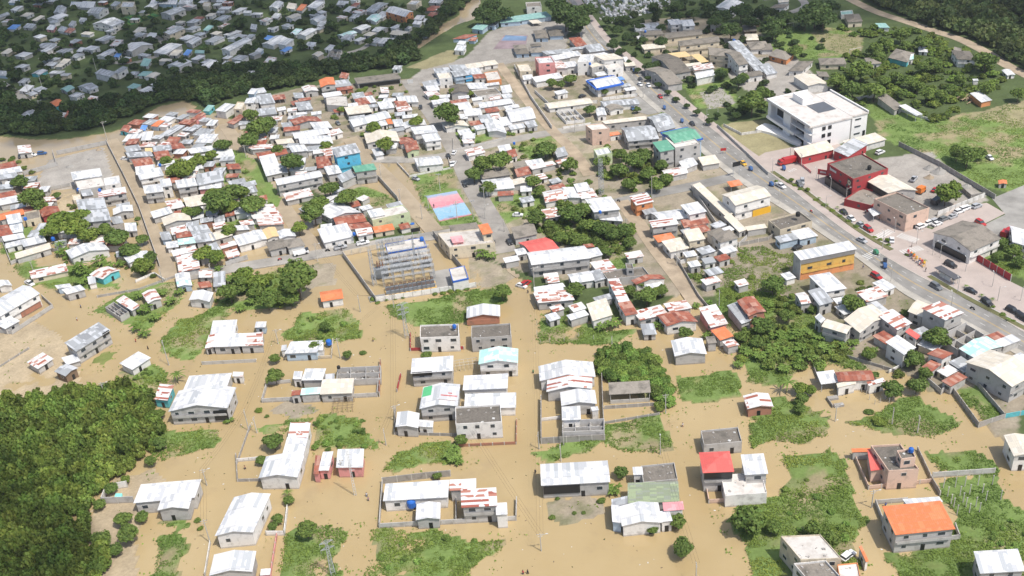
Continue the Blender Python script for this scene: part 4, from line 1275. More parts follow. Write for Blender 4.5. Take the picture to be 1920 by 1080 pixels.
            vs = [(*lerp2(q, u, v), base) for u, v in ring]+[(*lerp2(q, u, v), rz(u, v)-.05) for u, v in ring]
            mb.add(vs, [(i, (i+1) % 8, 8+(i+1) % 8, 8+i) for i in range(8)]+[tuple(range(15, 7, -1))[::-1]])
            obj("wall", mb.me("wall", [wm]), o)
        # roof sheet slab
        if form == 'h':
            m_ = min(Lu, Lv)/2; gu = sorted({0, min(.5, m_/Lu), max(.5, 1-m_/Lu), 1}); gv = sorted({0, min(.5, m_/Lv), max(.5, 1-m_/Lv), 1})
        else: gu = [0, .5, 1]; gv = [0, .5, 1]
        nu, nv = len(gu), len(gv); top = []; th = 0.14 if form != 'V' else .5
        sag = 0.10 if near and h < 5 else 0.0
        for v in gv:
            for u in gu: top.append((*lerp2(q, u, v), rz(u, v)+rnd.uniform(-sag, sag)*.6+.02))
        vv = top+[(x, y, z-th) for x, y, z in top]; f = []; uvs = []
        n_ = nu*nv
        def quad(a, b2, c, d, uq): f.append((a, b2, c, d)); uvs.extend(uq)
        for j in range(nv-1):
            for i in range(nu-1):
                a = j*nu+i; uq = [(gu[i]*Lu, gv[j]*Lv), (gu[i+1]*Lu, gv[j]*Lv), (gu[i+1]*Lu, gv[j+1]*Lv), (gu[i]*Lu, gv[j+1]*Lv)]
                if form == 'h' and (i in (0, nu-2)) and (j in (0, nv-2)) and ((i == 0) != (j == 0)):
                    # corner cells split along the hip diagonal
                    f.append((a, a+1, a+nu)); uvs.extend([uq[0], uq[1], uq[3]]); f.append((a+1, a+nu+1, a+nu)); uvs.extend([uq[1], uq[2], uq[3]])
                else:
                    if form == 'h': f.append((a, a+1, a+nu+1)); uvs.extend(uq[:3]); f.append((a, a+nu+1, a+nu)); uvs.extend([uq[0], uq[2], uq[3]])
                    else: quad(a, a+1, a+nu+1, a+nu, uq)
                quad(n_+a, n_+a+nu, n_+a+nu+1, n_+a+1, [(0, 0)]*4)
        per = [i for i in range(nu)]+[j*nu+nu-1 for j in range(1, nv)]+[(nv-1)*nu+i for i in range(nu-2, -1, -1)]+[j*nu for j in range(nv-2, 0, -1)]
        for k in range(len(per)):
            a, b2 = per[k], per[(k+1) % len(per)]; quad(n_+a, n_+b2, b2, a, [(0, 0)]*4)
        ro_ = obj("roof", mesh("roof", vv, f, rm, uv=uvs), o)
        if code in 'V' or (code == 'E' and wall == 'b'):
            tb = MB()
            for i in range(4):
                a, b2 = q[i], q[(i+1) % 4]; m_ = (a+b2)/2; d = b2-a; L = np.linalg.norm(d); zz = (rz(*[(0, 0), (1, 0), (1, 1), (0, 1)][i])+rz(*[(1, 0), (1, 1), (0, 1), (0, 0)][i]))/2
                tb.box((m_[0], m_[1], zz-.1), (L+.2, 1.8 if code == 'V' else .35, .6), math.atan2(d[1], d[0]))
            obj("fascia", tb.me("fascia", [BLUET]), o)
    # openings on the sides the photo can see
    if form != 'x' and form != 'o':
        FRT = [lerp2(q, uo, vo), lerp2(q, 1-uo, vo), lerp2(q, 1-uo, 1-vo), lerp2(q, uo, 1-vo)]
        vis = []
        for i in range(4):
            a, b2 = FRT[i], FRT[(i+1) % 4]; d = b2-a; L = np.linalg.norm(d); nn = np.array([d[1], -d[0]])/L
            if (np.array([0, 0])-(cen+(a+b2)/2))@nn > 0: vis.append((i, a, d/L, L, nn))
        storeys = max(1, int((h0+.6)//3)); nw = 0; fh = (h-.3)/storeys
        dist = np.linalg.norm(cen)
        for i, a, t, L, nn in vis:
            if L < 2.2: continue
            for s in range(storeys):
                z0 = 0.3+s*fh+fh*.52; k = max(1, int(L/(4.2 if near else 5.5)))
                if not near: k = min(k, 3)
                if 'windowless' in (look or '') : k = 0
                for j in range(k):
                    if storeys == 1 and rnd.random() < .35: continue
                    if z0+.6 > h-.1: continue
                    x = (j+.5+rnd.uniform(-.12, .12))*L/k; p = a+t*x+nn*.02; isd = (s == 0 and j == k//2 and i == 0)
                    w_, hh = (1.0, 2.0) if isd else (rnd.choice([1.2, 1.5, 1.8, 1.1]), rnd.choice([.9, 1.1]))
                    ang_ = math.atan2(t[1], t[0])
                    w = obj("door" if isd else "window", UNITD if isd else UNITW, o, (p[0], p[1], 1.1 if isd else z0), (0, 0, ang_), (w_, .09, hh))
                    if near and not isd: obj("frame", UNITF, w)
                    nw += 1
            if storeys > 1 and i == 0 and form != 'f' and L > 5:
                sb = MB(); m_ = a+t*L/2+nn*.3; sb.box((m_[0], m_[1], .3+fh), (L*.96, .6, .16), math.atan2(t[1], t[0])); sb.box((m_[0]+nn[0]*.28, m_[1]+nn[1]*.28, .75+fh), (L*.96, .05, .7), math.atan2(t[1], t[0]))
                obj("balcony", sb.me("balcony", [wm]), o)
    FOOT.append(np.array(Q)); ANG.append(math.atan2(*(B_-A_)[::-1]))
    cx, cy = project(cen[0], cen[1], h)
    small = "small " if area < 60 else ("broad " if area > 200 else "")
    if not look:
        look = f"{WNAME[wall]} lean-to under {RNAME[code]}" if kind == 'lean_to' else f"{small}{WNAME[wall]} {kind.replace('_', ' ')} with {RNAME[code]}"
    reg(o, look, cx, cy, kind.replace('_', ' '), {"house": "houses of the town", "two_storey_house": "two storey houses", "lean_to": "lean-tos in the gaps of the dense blocks", "shed": "sheds and lean-tos", "warehouse": "warehouses", "school_building": "school buildings", "hall": "halls"}.get(kind))
    return o, q, cen
BLD = {}
for (tc, tr), txt in B.items():
    for ln in txt.strip().splitlines():
        d, _, look = ln.partition('|'); w = d.split(); nums = [float(v) for v in w[4:10]]
        pts = [(tc*480+nums[i]/4, tr*270+nums[i+1]/4) for i in (0, 2, 4)]
        BLD[look.strip() or len(BLD)] = building(w[0], w[1], w[2], float(w[3]), pts, look.strip(), tr >= 2, (.78 if tr < 2 and float(w[3]) < 5 else .85) if tr < 3 and float(w[3]) < 8 and float(w[3]) > 2.6 and w[0] not in 'VEQ' and not any(k_ in look for k_ in ('shop', 'corner block', 'orange front', 'lettered', 'green roof sheet', 'wide white roof')) else 1.0)

# the small lean-tos and back rooms that close the gaps between the roofs of the dense blocks
LANES = [resample(gpx(s_), 4) for s_ in ([(200,262),(240,325),(270,400),(318,522)],[(415,225),(450,275),(490,330),(530,385),(565,435),(600,470)],[(610,190),(625,225),(655,262),(700,310),(775,390),(830,440)],[(765,150),(800,200),(835,250),(862,300),(882,345),(908,390),(935,435)],[(935,120),(985,185),(1030,240),(1080,285),(1105,330)],[(1160,376),(1200,425),(1235,475),(1310,575)],[(850,290),(940,268),(1100,240)],[(330,523),(480,497),(640,470),(930,430)],[(640,300),(780,300),(850,290)],[(440,220),(520,200),(600,180)],[(0,440),(20,500),(60,560)],[(300,385),(380,372),(400,365)],[(985,520),(1005,640)])]
def sp_near(x, y):
    for L_ in LANES: yield float(((L_[:, 0]-x)**2+(L_[:, 1]-y)**2).min()) < 46
def crowd(poly, n, kinds, smin, smax, near=False):
    P = np.array(poly, float); lo = P.min(0); hi = P.max(0); k = t = 0
    while k < n and t < 2500:
        t += 1; px, py = rnd.uniform(lo[0], hi[0]), rnd.uniform(lo[1], hi[1])
        if not bool(inpoly(np.array([px]), np.array([py]), P)[0]): continue
        x, y = ground(px, py, 3); c = np.array([x, y]); ds = [abs(Q[0][0]-x)+abs(Q[0][1]-y) for Q in FOOT]; i = int(np.argmin(ds))
        if ds[i] > 26: continue
        a = ANG[i]; u = np.array([math.cos(a), math.sin(a)]); v = np.array([-u[1], u[0]]); w, d = rnd.uniform(smin, smax), rnd.uniform(smin*.8, smax*.8)
        Q = [c+u*sx*w/2+v*sy*d/2 for sx, sy in ((-1, -1), (1, -1), (1, 1), (-1, 1))]; test = [c+u*w*f+v*d*g for f in (-.42, 0, .42) for g in (-.42, 0, .42)]
        ok = True
        for F_ in FOOT:
            if abs(F_[0][0]-x)+abs(F_[0][1]-y) > 60: continue
            tx = np.array([q[0] for q in test]); ty = np.array([q[1] for q in test])
            if inpoly(tx, ty, F_).any() or inpoly(F_[:, 0], F_[:, 1], np.array(Q)).any(): ok = False; break
        if not ok or any(sp_near(x, y)): continue
        h = rnd.uniform(2.5, 3.3); building(rnd.choice(kinds), rnd.choice("ggggwwck"), 's', h, [project(q[0], q[1], h) for q in Q[:3]], '*', near); k += 1
    return k
tot = 0
for poly, n, kd, a, b2 in (([(238,290),(400,250),(455,310),(560,440),(480,490),(330,510),(262,390)], 34, "WWGPRGP", 4.5, 8.5), ([(0,330),(60,330),(100,370),(190,350),(240,370),(300,500),(130,470),(0,470)], 18, "WGPRG", 4.5, 8),
  ([(450,215),(600,180),(740,168),(800,260),(790,280),(700,295),(640,240),(600,255),(620,330),(520,330)], 36, "WWGGPR", 4.5, 8.5), ([(800,165),(950,150),(1030,240),(860,285),(830,230)], 18, "WWGPR", 4.5, 8),
  ([(0,0),(520,-5),(860,0),(790,55),(480,110),(270,175),(60,190),(0,150)], 62, "GGWWPC", 5, 9.5), ([(270,215),(420,205),(450,250),(400,255),(240,290),(220,260)], 18, "WGPRG", 5, 8), ([(985,120),(1180,110),(1190,175),(1010,180)], 8, "WGC", 5, 8),
  ([(950,470),(1100,480),(1240,540),(1090,600),(990,600)], 10, "WPG", 4, 7), ([(1180,380),(1390,430),(1330,540),(1240,470)], 14, "WPRG", 4, 7), ([(1560,560),(1760,590),(1900,640),(1780,720),(1640,620)], 16, "WPGR", 4, 8), ([(480,400),(640,350),(820,400),(800,450),(480,480)], 12, "WPRG", 4, 7), ([(870,280),(1080,300),(1020,400),(900,340)], 8, "WPRG", 4, 7)):
    tot += crowd(poly, n, kd, a, b2)
print("gap sheds", tot)
# ================================================================= VEGETATION
def leafmat(name, c1, c2, tr=0.25):
    m, nt, b = newmat(name, 0.65); b.inputs["Specular IOR Level"].default_value = 0.25
    va = N(nt, "ShaderNodeVertexColor", layer_name="Col"); oi = N(nt, "ShaderNodeObjectInfo")
    a = mixc(nt, oi.outputs["Random"], c1, c2); a = mixc(nt, 1.0, a, va.outputs[0], 'MULTIPLY')
    nt.links.new(a, b.inputs["Base Color"]); out = nt.nodes["Material Output"]
    t = N(nt, "ShaderNodeBsdfTranslucent"); nt.links.new(mixc(nt, 1.0, a, (1.2, 1.3, .6), 'MULTIPLY'), t.inputs[0])
    mx = N(nt, "ShaderNodeMixShader"); mx.inputs[0].default_value = tr
    nt.links.new(b.outputs[0], mx.inputs[1]); nt.links.new(t.outputs[0], mx.inputs[2]); nt.links.new(mx.outputs[0], out.inputs[0]); return m
LEAF = leafmat("leaf_green", (0.115, 0.180, 0.046), (0.165, 0.235, 0.058))
LEAFL = leafmat("leaf_light_green", (0.155, 0.225, 0.045), (0.20, 0.265, 0.055))
LEAFD = leafmat("leaf_dark_green", (0.058, 0.098, 0.032), (0.078, 0.125, 0.038))
LEAFG = leafmat("leaf_grass", (0.175, 0.275, 0.068), (0.175, 0.275, 0.068), .3)
LEAFF = leafmat("leaf_forest", (0.145, 0.215, 0.048), (0.145, 0.215, 0.048))
FROND = leafmat("frond_green", (0.15, 0.235, 0.055), (0.19, 0.28, 0.08), .3)
DEADM = plain("dead_twigs", (0.30, 0.26, 0.20), 0.95, 0.3)
def quads(C, Nn, S, rg, asp=1.0):
    """leaf-cluster quads at centres C with normals Nn and sizes S"""
    n = len(C); r = rg.normal(size=(n, 3)); T = np.cross(Nn, r); T /= np.linalg.norm(T, axis=1)[:, None]+1e-9; Bv = np.cross(Nn, T); Bv /= np.linalg.norm(Bv, axis=1)[:, None]+1e-9
    T = T*S[:, None]; Bv = Bv*S[:, None]*asp
    V = np.stack([C-T-Bv*.5, C+T*.3-Bv, C+T+Bv*.5, C-T*.3+Bv], 1).reshape(-1, 3); F = np.arange(4*n).reshape(-1, 4); return V, F
def crown_arrays(seed, nq, lobes, flat=1.0, leaf=0.11):
    rg = np.random.default_rng(seed); Vs = []; Cs = []
    L = [(np.array([0, 0, 0.55]), .62)]
    for k in range(lobes):
        a = 2*math.pi*(k+rg.random()*.7)/lobes; rr = .38+.25*rg.random(); L.append((np.array([math.cos(a)*rr, math.sin(a)*rr, .32+.5*rg.random()*flat]), .30+.2*rg.random()))
    for k in range(3): L.append((np.array([rg.normal()*.22, rg.normal()*.22, .85*flat+.12*rg.random()]), .3+.1*rg.random()))
    A = np.array([r*r for _, r in L]); A /= A.sum()
    for (c, r), w in zip(L, A):
        n = int(nq*w); d = rg.normal(size=(n, 3)); d[:, 2] = np.abs(d[:, 2])*.9-.25; d /= np.linalg.norm(d, axis=1)[:, None]
        rad = r*(0.80+.28*rg.random(n)); C = c+d*rad[:, None]*np.array([1, 1, .85*flat]); C = C+rg.normal(size=C.shape)*.02
        Nn = d+rg.normal(size=(n, 3))*.55; Nn[:, 2] += .25; Nn /= np.linalg.norm(Nn, axis=1)[:, None]
        V, F = quads(C, Nn, leaf*(.6+.7*rg.random(n)), rg); Vs.append(V)
        tone = (.78+.42*rg.random())*(.75+.5*rg.random(n)); t3 = np.c_[tone*(.92+.2*rg.random(n)), tone, tone*.9]; Cs.append(np.repeat(t3, 4, 0))
    # a few stray sprays outside the lobes and a core that stops see-through
    V = np.concatenate(Vs); Cc = np.concatenate(Cs)
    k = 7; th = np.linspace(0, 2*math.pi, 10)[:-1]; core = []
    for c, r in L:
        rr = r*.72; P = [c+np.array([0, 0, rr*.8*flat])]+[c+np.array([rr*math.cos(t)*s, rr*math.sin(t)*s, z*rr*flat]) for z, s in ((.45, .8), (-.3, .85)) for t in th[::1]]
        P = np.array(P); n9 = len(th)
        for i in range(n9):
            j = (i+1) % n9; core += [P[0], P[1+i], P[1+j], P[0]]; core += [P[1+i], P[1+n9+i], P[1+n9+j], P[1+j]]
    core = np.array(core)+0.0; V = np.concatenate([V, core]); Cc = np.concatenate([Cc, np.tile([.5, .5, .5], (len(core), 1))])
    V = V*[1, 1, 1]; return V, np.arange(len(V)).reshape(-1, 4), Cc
ARR = [crown_arrays(100+i, 1700, 6+i % 4, [1, .9, 1.1, .75, 1, 1.2][i % 6], .085) for i in range(6)]
ARRL = [crown_arrays(200+i, 330, 5, 1, .17) for i in range(3)]
CROWN = {}
for key, m in (('b', LEAF), ('l', LEAFL), ('d', LEAFD)):
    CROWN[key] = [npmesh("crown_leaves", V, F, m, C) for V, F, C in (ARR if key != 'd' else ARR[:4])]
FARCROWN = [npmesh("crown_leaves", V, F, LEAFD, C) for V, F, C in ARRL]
def trunkmesh(seed):
    r = random.Random(seed); mb = MB(); mb.bar((0, 0, -.1), (.03, .02, .55), .055, 6, .035)
    for k in range(5):
        a = 2*math.pi*k/5+r.random(); mb.bar((.03, .02, .4+.03*k), (.38*math.cos(a), .38*math.sin(a), .75+.2*r.random()), .025, 4, .008)
    return mb.me("trunk", [BARK])
TRUNK = [trunkmesh(i) for i in range(3)]
def palm_mesh(seed, fr, up, droop, wid, mat, L=1.0):
    r = random.Random(seed); V = []; F = []; C = []
    for k in range(fr):
        a = 2*math.pi*k/fr+r.uniform(-.3, .3); e = up*(.5+.8*r.random()); ln = L*(.75+.4*r.random()); d = np.array([math.cos(a), math.sin(a), 0]); s = np.array([-math.sin(a), math.cos(a), 0]); p = np.array([0, 0, 0.0]); tone = .7+.55*r.random()
        seg = 5; prev = None
        for i in range(seg+1):
            t = i/seg; ww = wid*math.sin(math.pi*min(1, .12+t*.88))*(1-.35*t); P = p+d*ln*t+np.array([0, 0, ln*(e*t-droop*t*t)])
            l_, c_, r_ = P-s*ww-np.array([0, 0, ww*.45]), P, P+s*ww-np.array([0, 0, ww*.45]); cur = [l_, c_, r_]
            if prev:
                b0 = len(V); V += [prev[0], prev[1], cur[1], cur[0], prev[1], prev[2], cur[2], cur[1]]; F += [(b0, b0+1, b0+2, b0+3), (b0+4, b0+5, b0+6, b0+7)]; C += [[tone, tone, tone*.8]]*8
            prev = cur
    return np.array(V), np.array(F), np.array(C)
PALMA = [palm_mesh(i, 16, .55, .75, .085, FROND) for i in range(3)]
BANA = []
for i in range(3):
    r = random.Random(50+i); Vs = []; Cs = []
    for k in range(6):
        V, F, C = palm_mesh(90+i*7+k, 7, 1.0, .95, .14, FROND, .55); a = 2*math.pi*k/6; rr = .55*(k > 0)
        Vs.append(V+np.array([rr*math.cos(a), rr*math.sin(a), .3+.35*r.random()])); Cs.append(C)
    V = np.concatenate(Vs); BANA.append((V, np.arange(len(V)).reshape(-1, 4), np.concatenate(Cs)))
PALMM = [npmesh("fronds", V, F, FROND, C) for V, F, C in PALMA]; BANM = [npmesh("banana_leaves", V, F, FROND, C) for V, F, C in BANA]
ptr = MB(); ptr.bar((0, 0, 0), (.1, .05, 1), .035, 6, .025); PTRUNK = ptr.me("trunk", [BARK])
bst = MB()
for k in range(6): a = 2*math.pi*k/6; rr = .55*(k > 0); bst.bar((rr*math.cos(a), rr*math.sin(a), -.1), (rr*math.cos(a), rr*math.sin(a), .55), .05, 5, .035)
BSTEM = bst.me("stem", [plain("banana_stem", (0.18, 0.22, 0.08), .8)])
TPOS = []
def tree(kind, px, py, r, look=None, hf=1.0):
    """px,py = crown centre in the photo, r = crown radius in photo px"""
    r = r*(1.32 if kind in 'bl' and r > 9 and px < 1000 and 200 < py < 600 else 1.0); Rm = r*mpp(px, py); zc = (1.15 if kind in 'bldf' else .8)*Rm*hf
    if kind == 'u': zc = .45*Rm
    x, y = ground(px, py, zc); z = gz(x, y)
    rot = rnd.uniform(0, 6.28); i = rnd.randrange(6)
    if kind in 'bldf':
        o = root("tree", (x, y, z-.2)); set_ = CROWN[kind] if kind != 'f' else FARCROWN
        ch = 1.0*Rm*hf
        obj("trunk", TRUNK[i % 3], o, (0, 0, 0), (0, 0, rot), (Rm*1.0, Rm*1.0, Rm*1.3*hf)); obj("crown", set_[i % len(set_)], o, (0, 0, .5*Rm*hf), (0, 0, rot), (Rm, Rm, Rm*.95*hf))
        lk = look or {'b': "green leafy tree", 'l': "bright green leafy tree", 'd': "dark green tree", 'f': "small dark green tree"}[kind]; cat = "tree"; g = "leafy trees of the town"
        if not look and Rm > 5: lk = "large "+lk
    elif kind == 'p':
        o = root("palm_tree", (x, y, z-.2)); hh = 1.1*Rm*hf
        obj("trunk", PTRUNK, o, (0, 0, 0), (0, 0, 0), (Rm*1.2, Rm*1.2, hh)); obj("crown", PALMM[i % 3], o, (.1*Rm*1.2, .05*Rm*1.2, hh), (0, 0, rot), (Rm, Rm, Rm)); lk = look or "palm tree with arching fronds"; cat = "palm"; g = "palm trees"
    elif kind == 'n':
        o = root("banana_plant", (x, y, z-.2)); obj("stem_clump", BSTEM, o, (0, 0, 0), (0, 0, rot), (Rm, Rm, Rm*.8)); obj("leaves", BANM[i % 3], o, (0, 0, .2*Rm), (0, 0, rot), (Rm, Rm, Rm)); lk = look or "clump of banana plants"; cat = "banana plant"; g = "banana plants"
    elif kind == 'u':
        o = obj("bush", CROWN['b' if rnd.random() < .6 else 'l'][i], None, (x, y, z-.15*Rm), (0, 0, rot), (Rm, Rm, Rm*.7)); lk = look or "low green bush"; cat = "bush"; g = "bushes"
    reg(o, lk, px, py, cat, g); TPOS.append((x, y, Rm)); return o
# kind, then x y radius in photo pixels
TREES = {
'b': """296 775 13|298 828 14|282 862 12|208 915 13|186 945 12|182 1068 14|228 722 12|120 742 12|50 752 12|160 728 10|272 742 11|555 519 30|543 553 16|600 380 14|618 352 16|648 368 18|588 397 18|437 355 20|408 377 22|470 378 20|418 270 14|480 240 18|500 232 16|465 262 14|548 302 18|560 330 0|838 212 20|905 308 16|938 300 18|888 325 14|1022 275 22|1068 308 17|1000 340 16|1040 385 0|1070 400 24|1100 392 18|1005 408 20|1050 445 16|1030 420 12|1100 420 18|1128 428 18|1150 440 16|1170 432 18|1180 455 14|1080 450 16|1140 470 14|915 352 12|1010 358 12|1130 300 18|1160 315 20|1190 300 22|1215 322 18|1230 345 16|1180 345 16|1210 290 16|1250 335 14|1240 310 14|1165 290 14|1079 543 18|1213 553 22|1240 545 14|1180 545 14|1200 530 12|1285 622 15|1450 532 22|1600 568 22|1430 610 22|1475 590 16|1420 640 16|1390 630 14|1756 632 24|1716 672 20|1675 725 20|1720 720 18|1735 700 14|1630 665 14|1640 700 10|1505 745 14|1500 765 12|1402 970 32|1450 985 18|1530 990 20|1560 1010 18|1240 870 0|1163 883 15|1268 975 18|1224 990 12|1280 1025 21|575 992 20|520 970 12|510 985 10|540 935 12|515 703 18|515 670 12|650 663 10|512 825 20|488 860 12|590 650 14|610 610 12|560 640 12|640 560 0|500 560 16|530 555 14|480 545 14|430 545 18|455 530 14|265 965 14|230 970 18|240 1000 20|190 1010 18|215 1030 14|870 570 0|942 546 14|865 823 14|820 890 10|1010 165 0|1815 290 22|1795 285 16|1835 285 14|1492 92 16|1640 92 14|1660 80 16|1650 105 14|1700 85 12|1730 78 16|1690 65 14|1850 110 22|1750 118 16|1730 125 14|1410 190 26|1430 175 16|1395 200 14|1355 135 12|1395 145 12|1240 165 0|1070 145 14|1035 155 12|1050 158 10|1133 185 0|1105 205 12|1133 172 8|1195 205 8|1900 470 16|1880 455 14|1910 490 12|1870 480 12|1475 475 0|1445 75 0|1640 165 22|1615 130 24|1600 165 22|1570 150 18|1585 190 18|1655 150 14|1680 140 14|1700 150 14|1720 160 14|1740 175 16|1765 180 14|1780 165 12|1800 150 12|1690 175 12|1850 165 16|1910 175 14|470 215 12|520 280 10|1340 270 0|365 395 12|275 490 10|280 480 10|60 370 18|105 365 8|215 440 18|195 430 12|240 465 16|265 445 10|75 385 10|35 340 12""",
'l': """290 800 10|260 735 9|235 898 9|80 748 10|168 905 9|370 300 12|395 290 10|310 300 10|290 330 9|430 385 14|455 360 12|350 395 10|640 205 9|680 170 9|880 175 9|115 405 20|140 425 18|150 405 16|95 430 14|165 440 14|345 315 18|325 320 12|400 360 14|380 470 16|405 480 14|480 525 18|455 515 16|500 520 12|1775 360 24|1790 350 14|1230 545 14|720 270 14|640 280 0|495 70 0|430 430 12|560 425 12|612 272 10|815 185 10|850 172 10|660 315 0|1070 148 12|265 497 14|1500 725 14|1520 730 12|905 690 0|1148 640 0|1335 570 0|1630 660 12|780 225 12|700 240 12|250 500 0""",
'n': """115 468 14|128 470 12|145 500 18|160 510 14|185 485 16|200 495 14|225 490 12|150 525 14|330 505 0|545 540 12|500 545 14|470 560 14|450 575 12|430 520 14|410 535 12|1150 603 18|1128 610 14|1235 608 14|1305 570 10|1330 625 14|1400 655 16|1425 665 16|1450 650 16|1475 660 16|1500 650 16|1520 665 16|1550 650 16|1575 640 14|1590 655 14|1490 625 16|1460 625 14|1510 620 14|1535 630 14|1600 640 12|1440 680 14|1470 690 14|1500 685 12|1540 680 12|1385 680 12|1150 912 18|1390 560 0|900 470 18|920 478 14|890 462 12|845 855 16|860 860 14|850 840 14|260 550 14|270 575 16|290 590 14|320 560 14|300 545 14|335 545 12|350 530 12|255 610 14|270 620 14|240 560 12|1260 588 10|430 785 10|440 590 0|410 500 10|385 425 0|1195 535 0|1640 655 10""",
'p': """1475 722 22|150 500 18|330 705 18|1240 215 8|1060 140 0|175 920 14|538 925 12|1105 900 0|110 460 14|1395 85 0|1565 415 0|1570 390 5|1535 373 5|1610 420 5|1670 460 0|1711 478 6|1733 491 6|1765 508 6|1790 523 6|1811 538 6|1840 555 6|1860 563 6|1890 600 6|1480 338 4|1550 385 5""",
'd': """1060 25 28|1085 40 24|1045 10 22|1100 20 20|1080 55 14|1530 15 30|1545 30 24|1510 35 20|1560 10 18|1450 45 22|1470 30 18|1355 30 18|1340 40 16|1370 55 20|1390 20 20|1410 40 18|1430 20 16|1470 55 0|1455 60 16|990 20 0|905 25 22|920 10 20|945 25 18|925 35 16|880 50 0|1270 12 14|1225 10 12|1170 35 12|1140 38 12|1190 45 10|1300 25 12|1240 52 10|1270 30 14|1330 15 14|1240 75 14|1175 70 12|1155 55 12|1200 50 10|1160 100 8|1150 78 8|1178 118 8|1195 131 7|1215 146 7|1234 159 7|1252 173 7|1268 186 7|1288 197 7|1307 210 8|1330 226 9|1345 216 8|1380 216 10|1370 205 9|1205 75 10|1215 125 12|1230 120 12|1150 85 12|1165 95 10|1190 65 10|1385 150 16|1392 130 0|1353 138 14""",
'u': """500 780 5|485 768 8|800 662 12|680 660 8|425 788 8|1650 790 14|1630 770 10|1390 670 12|1410 655 12|1380 640 10|1065 905 0|1127 938 9|1140 900 0|1045 935 5|1077 962 5|1094 961 5|1035 970 7|905 545 0|700 560 8|708 566 6|830 548 7|845 545 7|858 543 7|875 540 7|815 550 6|740 558 6|755 556 6|725 560 6|1590 500 0|370 975 7|375 990 6|1455 340 4|1466 334 4|1478 341 5|1490 348 5|1500 355 5|1530 375 6|1545 385 6|1560 395 6|1575 405 6|1590 415 5|1605 425 6|1640 445 5|1650 450 5|1665 460 5|1700 478 5|1880 590 6|1900 602 5|1860 575 6|1600 1055 16|1585 1045 10|1215 370 8|1370 490 8|1410 520 8""",
}
for k, s in TREES.items():
    for t in s.split('|'):
        a = [float(v) for v in t.split()]
        if a[2] > 0: tree(k, *a)
# far neighbourhood: garden trees in the gaps between roofs (each its own tree)
def free(x, y, pad):
    for Q in FOOT:
        if abs(x-Q[0][0]) > 45 or abs(y-Q[0][1]) > 45: continue
        c = Q.mean(0)
        e = c+(Q-c)*(1+pad/ max(1.0, np.linalg.norm(Q-c, axis=1).min()))
        if bool(inpoly(np.array([x]), np.array([y]), e)[0]): return False
    return True
FARP = [(-10,0),(520,-10),(870,0),(800,60),(700,90),(480,112),(390,130),(320,150),(270,180),(60,205),(-20,180)]
poly = gpx(FARP); cnt = 0; tries = 0
while cnt < 62 and tries < 6000:
    tries += 1; px, py = rnd.uniform(0, 860), rnd.uniform(0, 200)
    if not bool(inpoly(np.array([px]), np.array([py]), np.array(FARP, float))[0]): continue
    x, y = ground(px, py, 1)
    if not free(x, y, 2.0) or any((x-a)**2+(y-b_)**2 < 50 for a, b_, _ in TPOS): continue
    tree('f', px, py-3, rnd.uniform(6, 12.5)); cnt += 1
# --- masses of vegetation nobody could count
def mass(name, polys, arrs, mat, spacing, rad, label, jit=.5, hscale=1.0, clear=True, seed=5, drop=0.0):
    rg = np.random.default_rng(seed); Vs = []; Cs = []
    for p in polys:
        P = gpx(p); lo = P.min(0); hi = P.max(0); xs = np.arange(lo[0], hi[0], spacing); ys = np.arange(lo[1], hi[1], spacing)
        X, Y = np.meshgrid(xs, ys); X = X+rg.uniform(-jit, jit, X.shape)*spacing; Y = Y+rg.uniform(-jit, jit, Y.shape)*spacing
        ins = inpoly(X, Y, P)
        if clear:
            for Rp in ROADP: ins &= ~inpoly(X, Y, Rp)
            for Q in FOOT:
                if Q[:, 0].max() < lo[0] or Q[:, 0].min() > hi[0] or Q[:, 1].max() < lo[1] or Q[:, 1].min() > hi[1]: continue
                c_ = Q.mean(0); ins &= ~inpoly(X, Y, c_+(Q-c_)*(1+rad*.5/max(2.0, np.linalg.norm(Q-c_, axis=1).min())))
        for x, y in zip(X[ins], Y[ins]):
            if rg.random() < drop: continue

            r_ = rad*(.65+.7*rg.random()); V, F, C = arrs[rg.integers(len(arrs))]; a = rg.random()*6.28; ca, sa = math.cos(a), math.sin(a)
            W = np.c_[(V[:, 0]*ca-V[:, 1]*sa)*r_+x, (V[:, 0]*sa+V[:, 1]*ca)*r_+y, V[:, 2]*r_*hscale*(.8+.5*rg.random())+gz(x, y)-.1]
            Vs.append(W); Cs.append(C*(.62+.75*rg.random())*np.array([1+.25*(rg.random()-.3), 1, 1]))
    V = np.concatenate(Vs); F = np.arange(len(V)).reshape(-1, 4)
    o = obj(name, npmesh(name, V, F, mat, np.concatenate(Cs))); tag(o, label, name.replace('_', ' '), kind="stuff"); return o
ARRM = [crown_arrays(300+i, 620, 6, 1, .125) for i in range(4)]
mass("woods", [[(-60,762),(30,756),(60,745),(95,752),(125,745),(165,730),(190,738),(235,730),(262,748),(290,765),(284,795),(306,820),(288,850),(262,862),(240,892),(205,898),(190,925),(168,950),(175,985),(160,1010),(200,1045),(205,1075),(180,1130),(-60,1130)]], ARRM, LEAFF, 2.5, 2.3, "dense dark green wood filling the lower left corner", hscale=1.5)
mass("riverside_thicket", [[(-30,180),(60,207),(150,203),(270,186),(330,152),(400,142),(470,127),(600,127),(700,112),(745,87),(800,65),(855,-10),(893,-10),(850,30),(800,72),(775,88),(780,118),(730,128),(700,133),(640,138),(600,148),(560,163),(480,172),(440,183),(400,200),(345,188),(300,197),(265,210),(200,236),(140,248),(60,258),(-30,252)]], ARRM, LEAFD, 4.6, 4.3, "belt of dark trees along the muddy creek", hscale=.9)
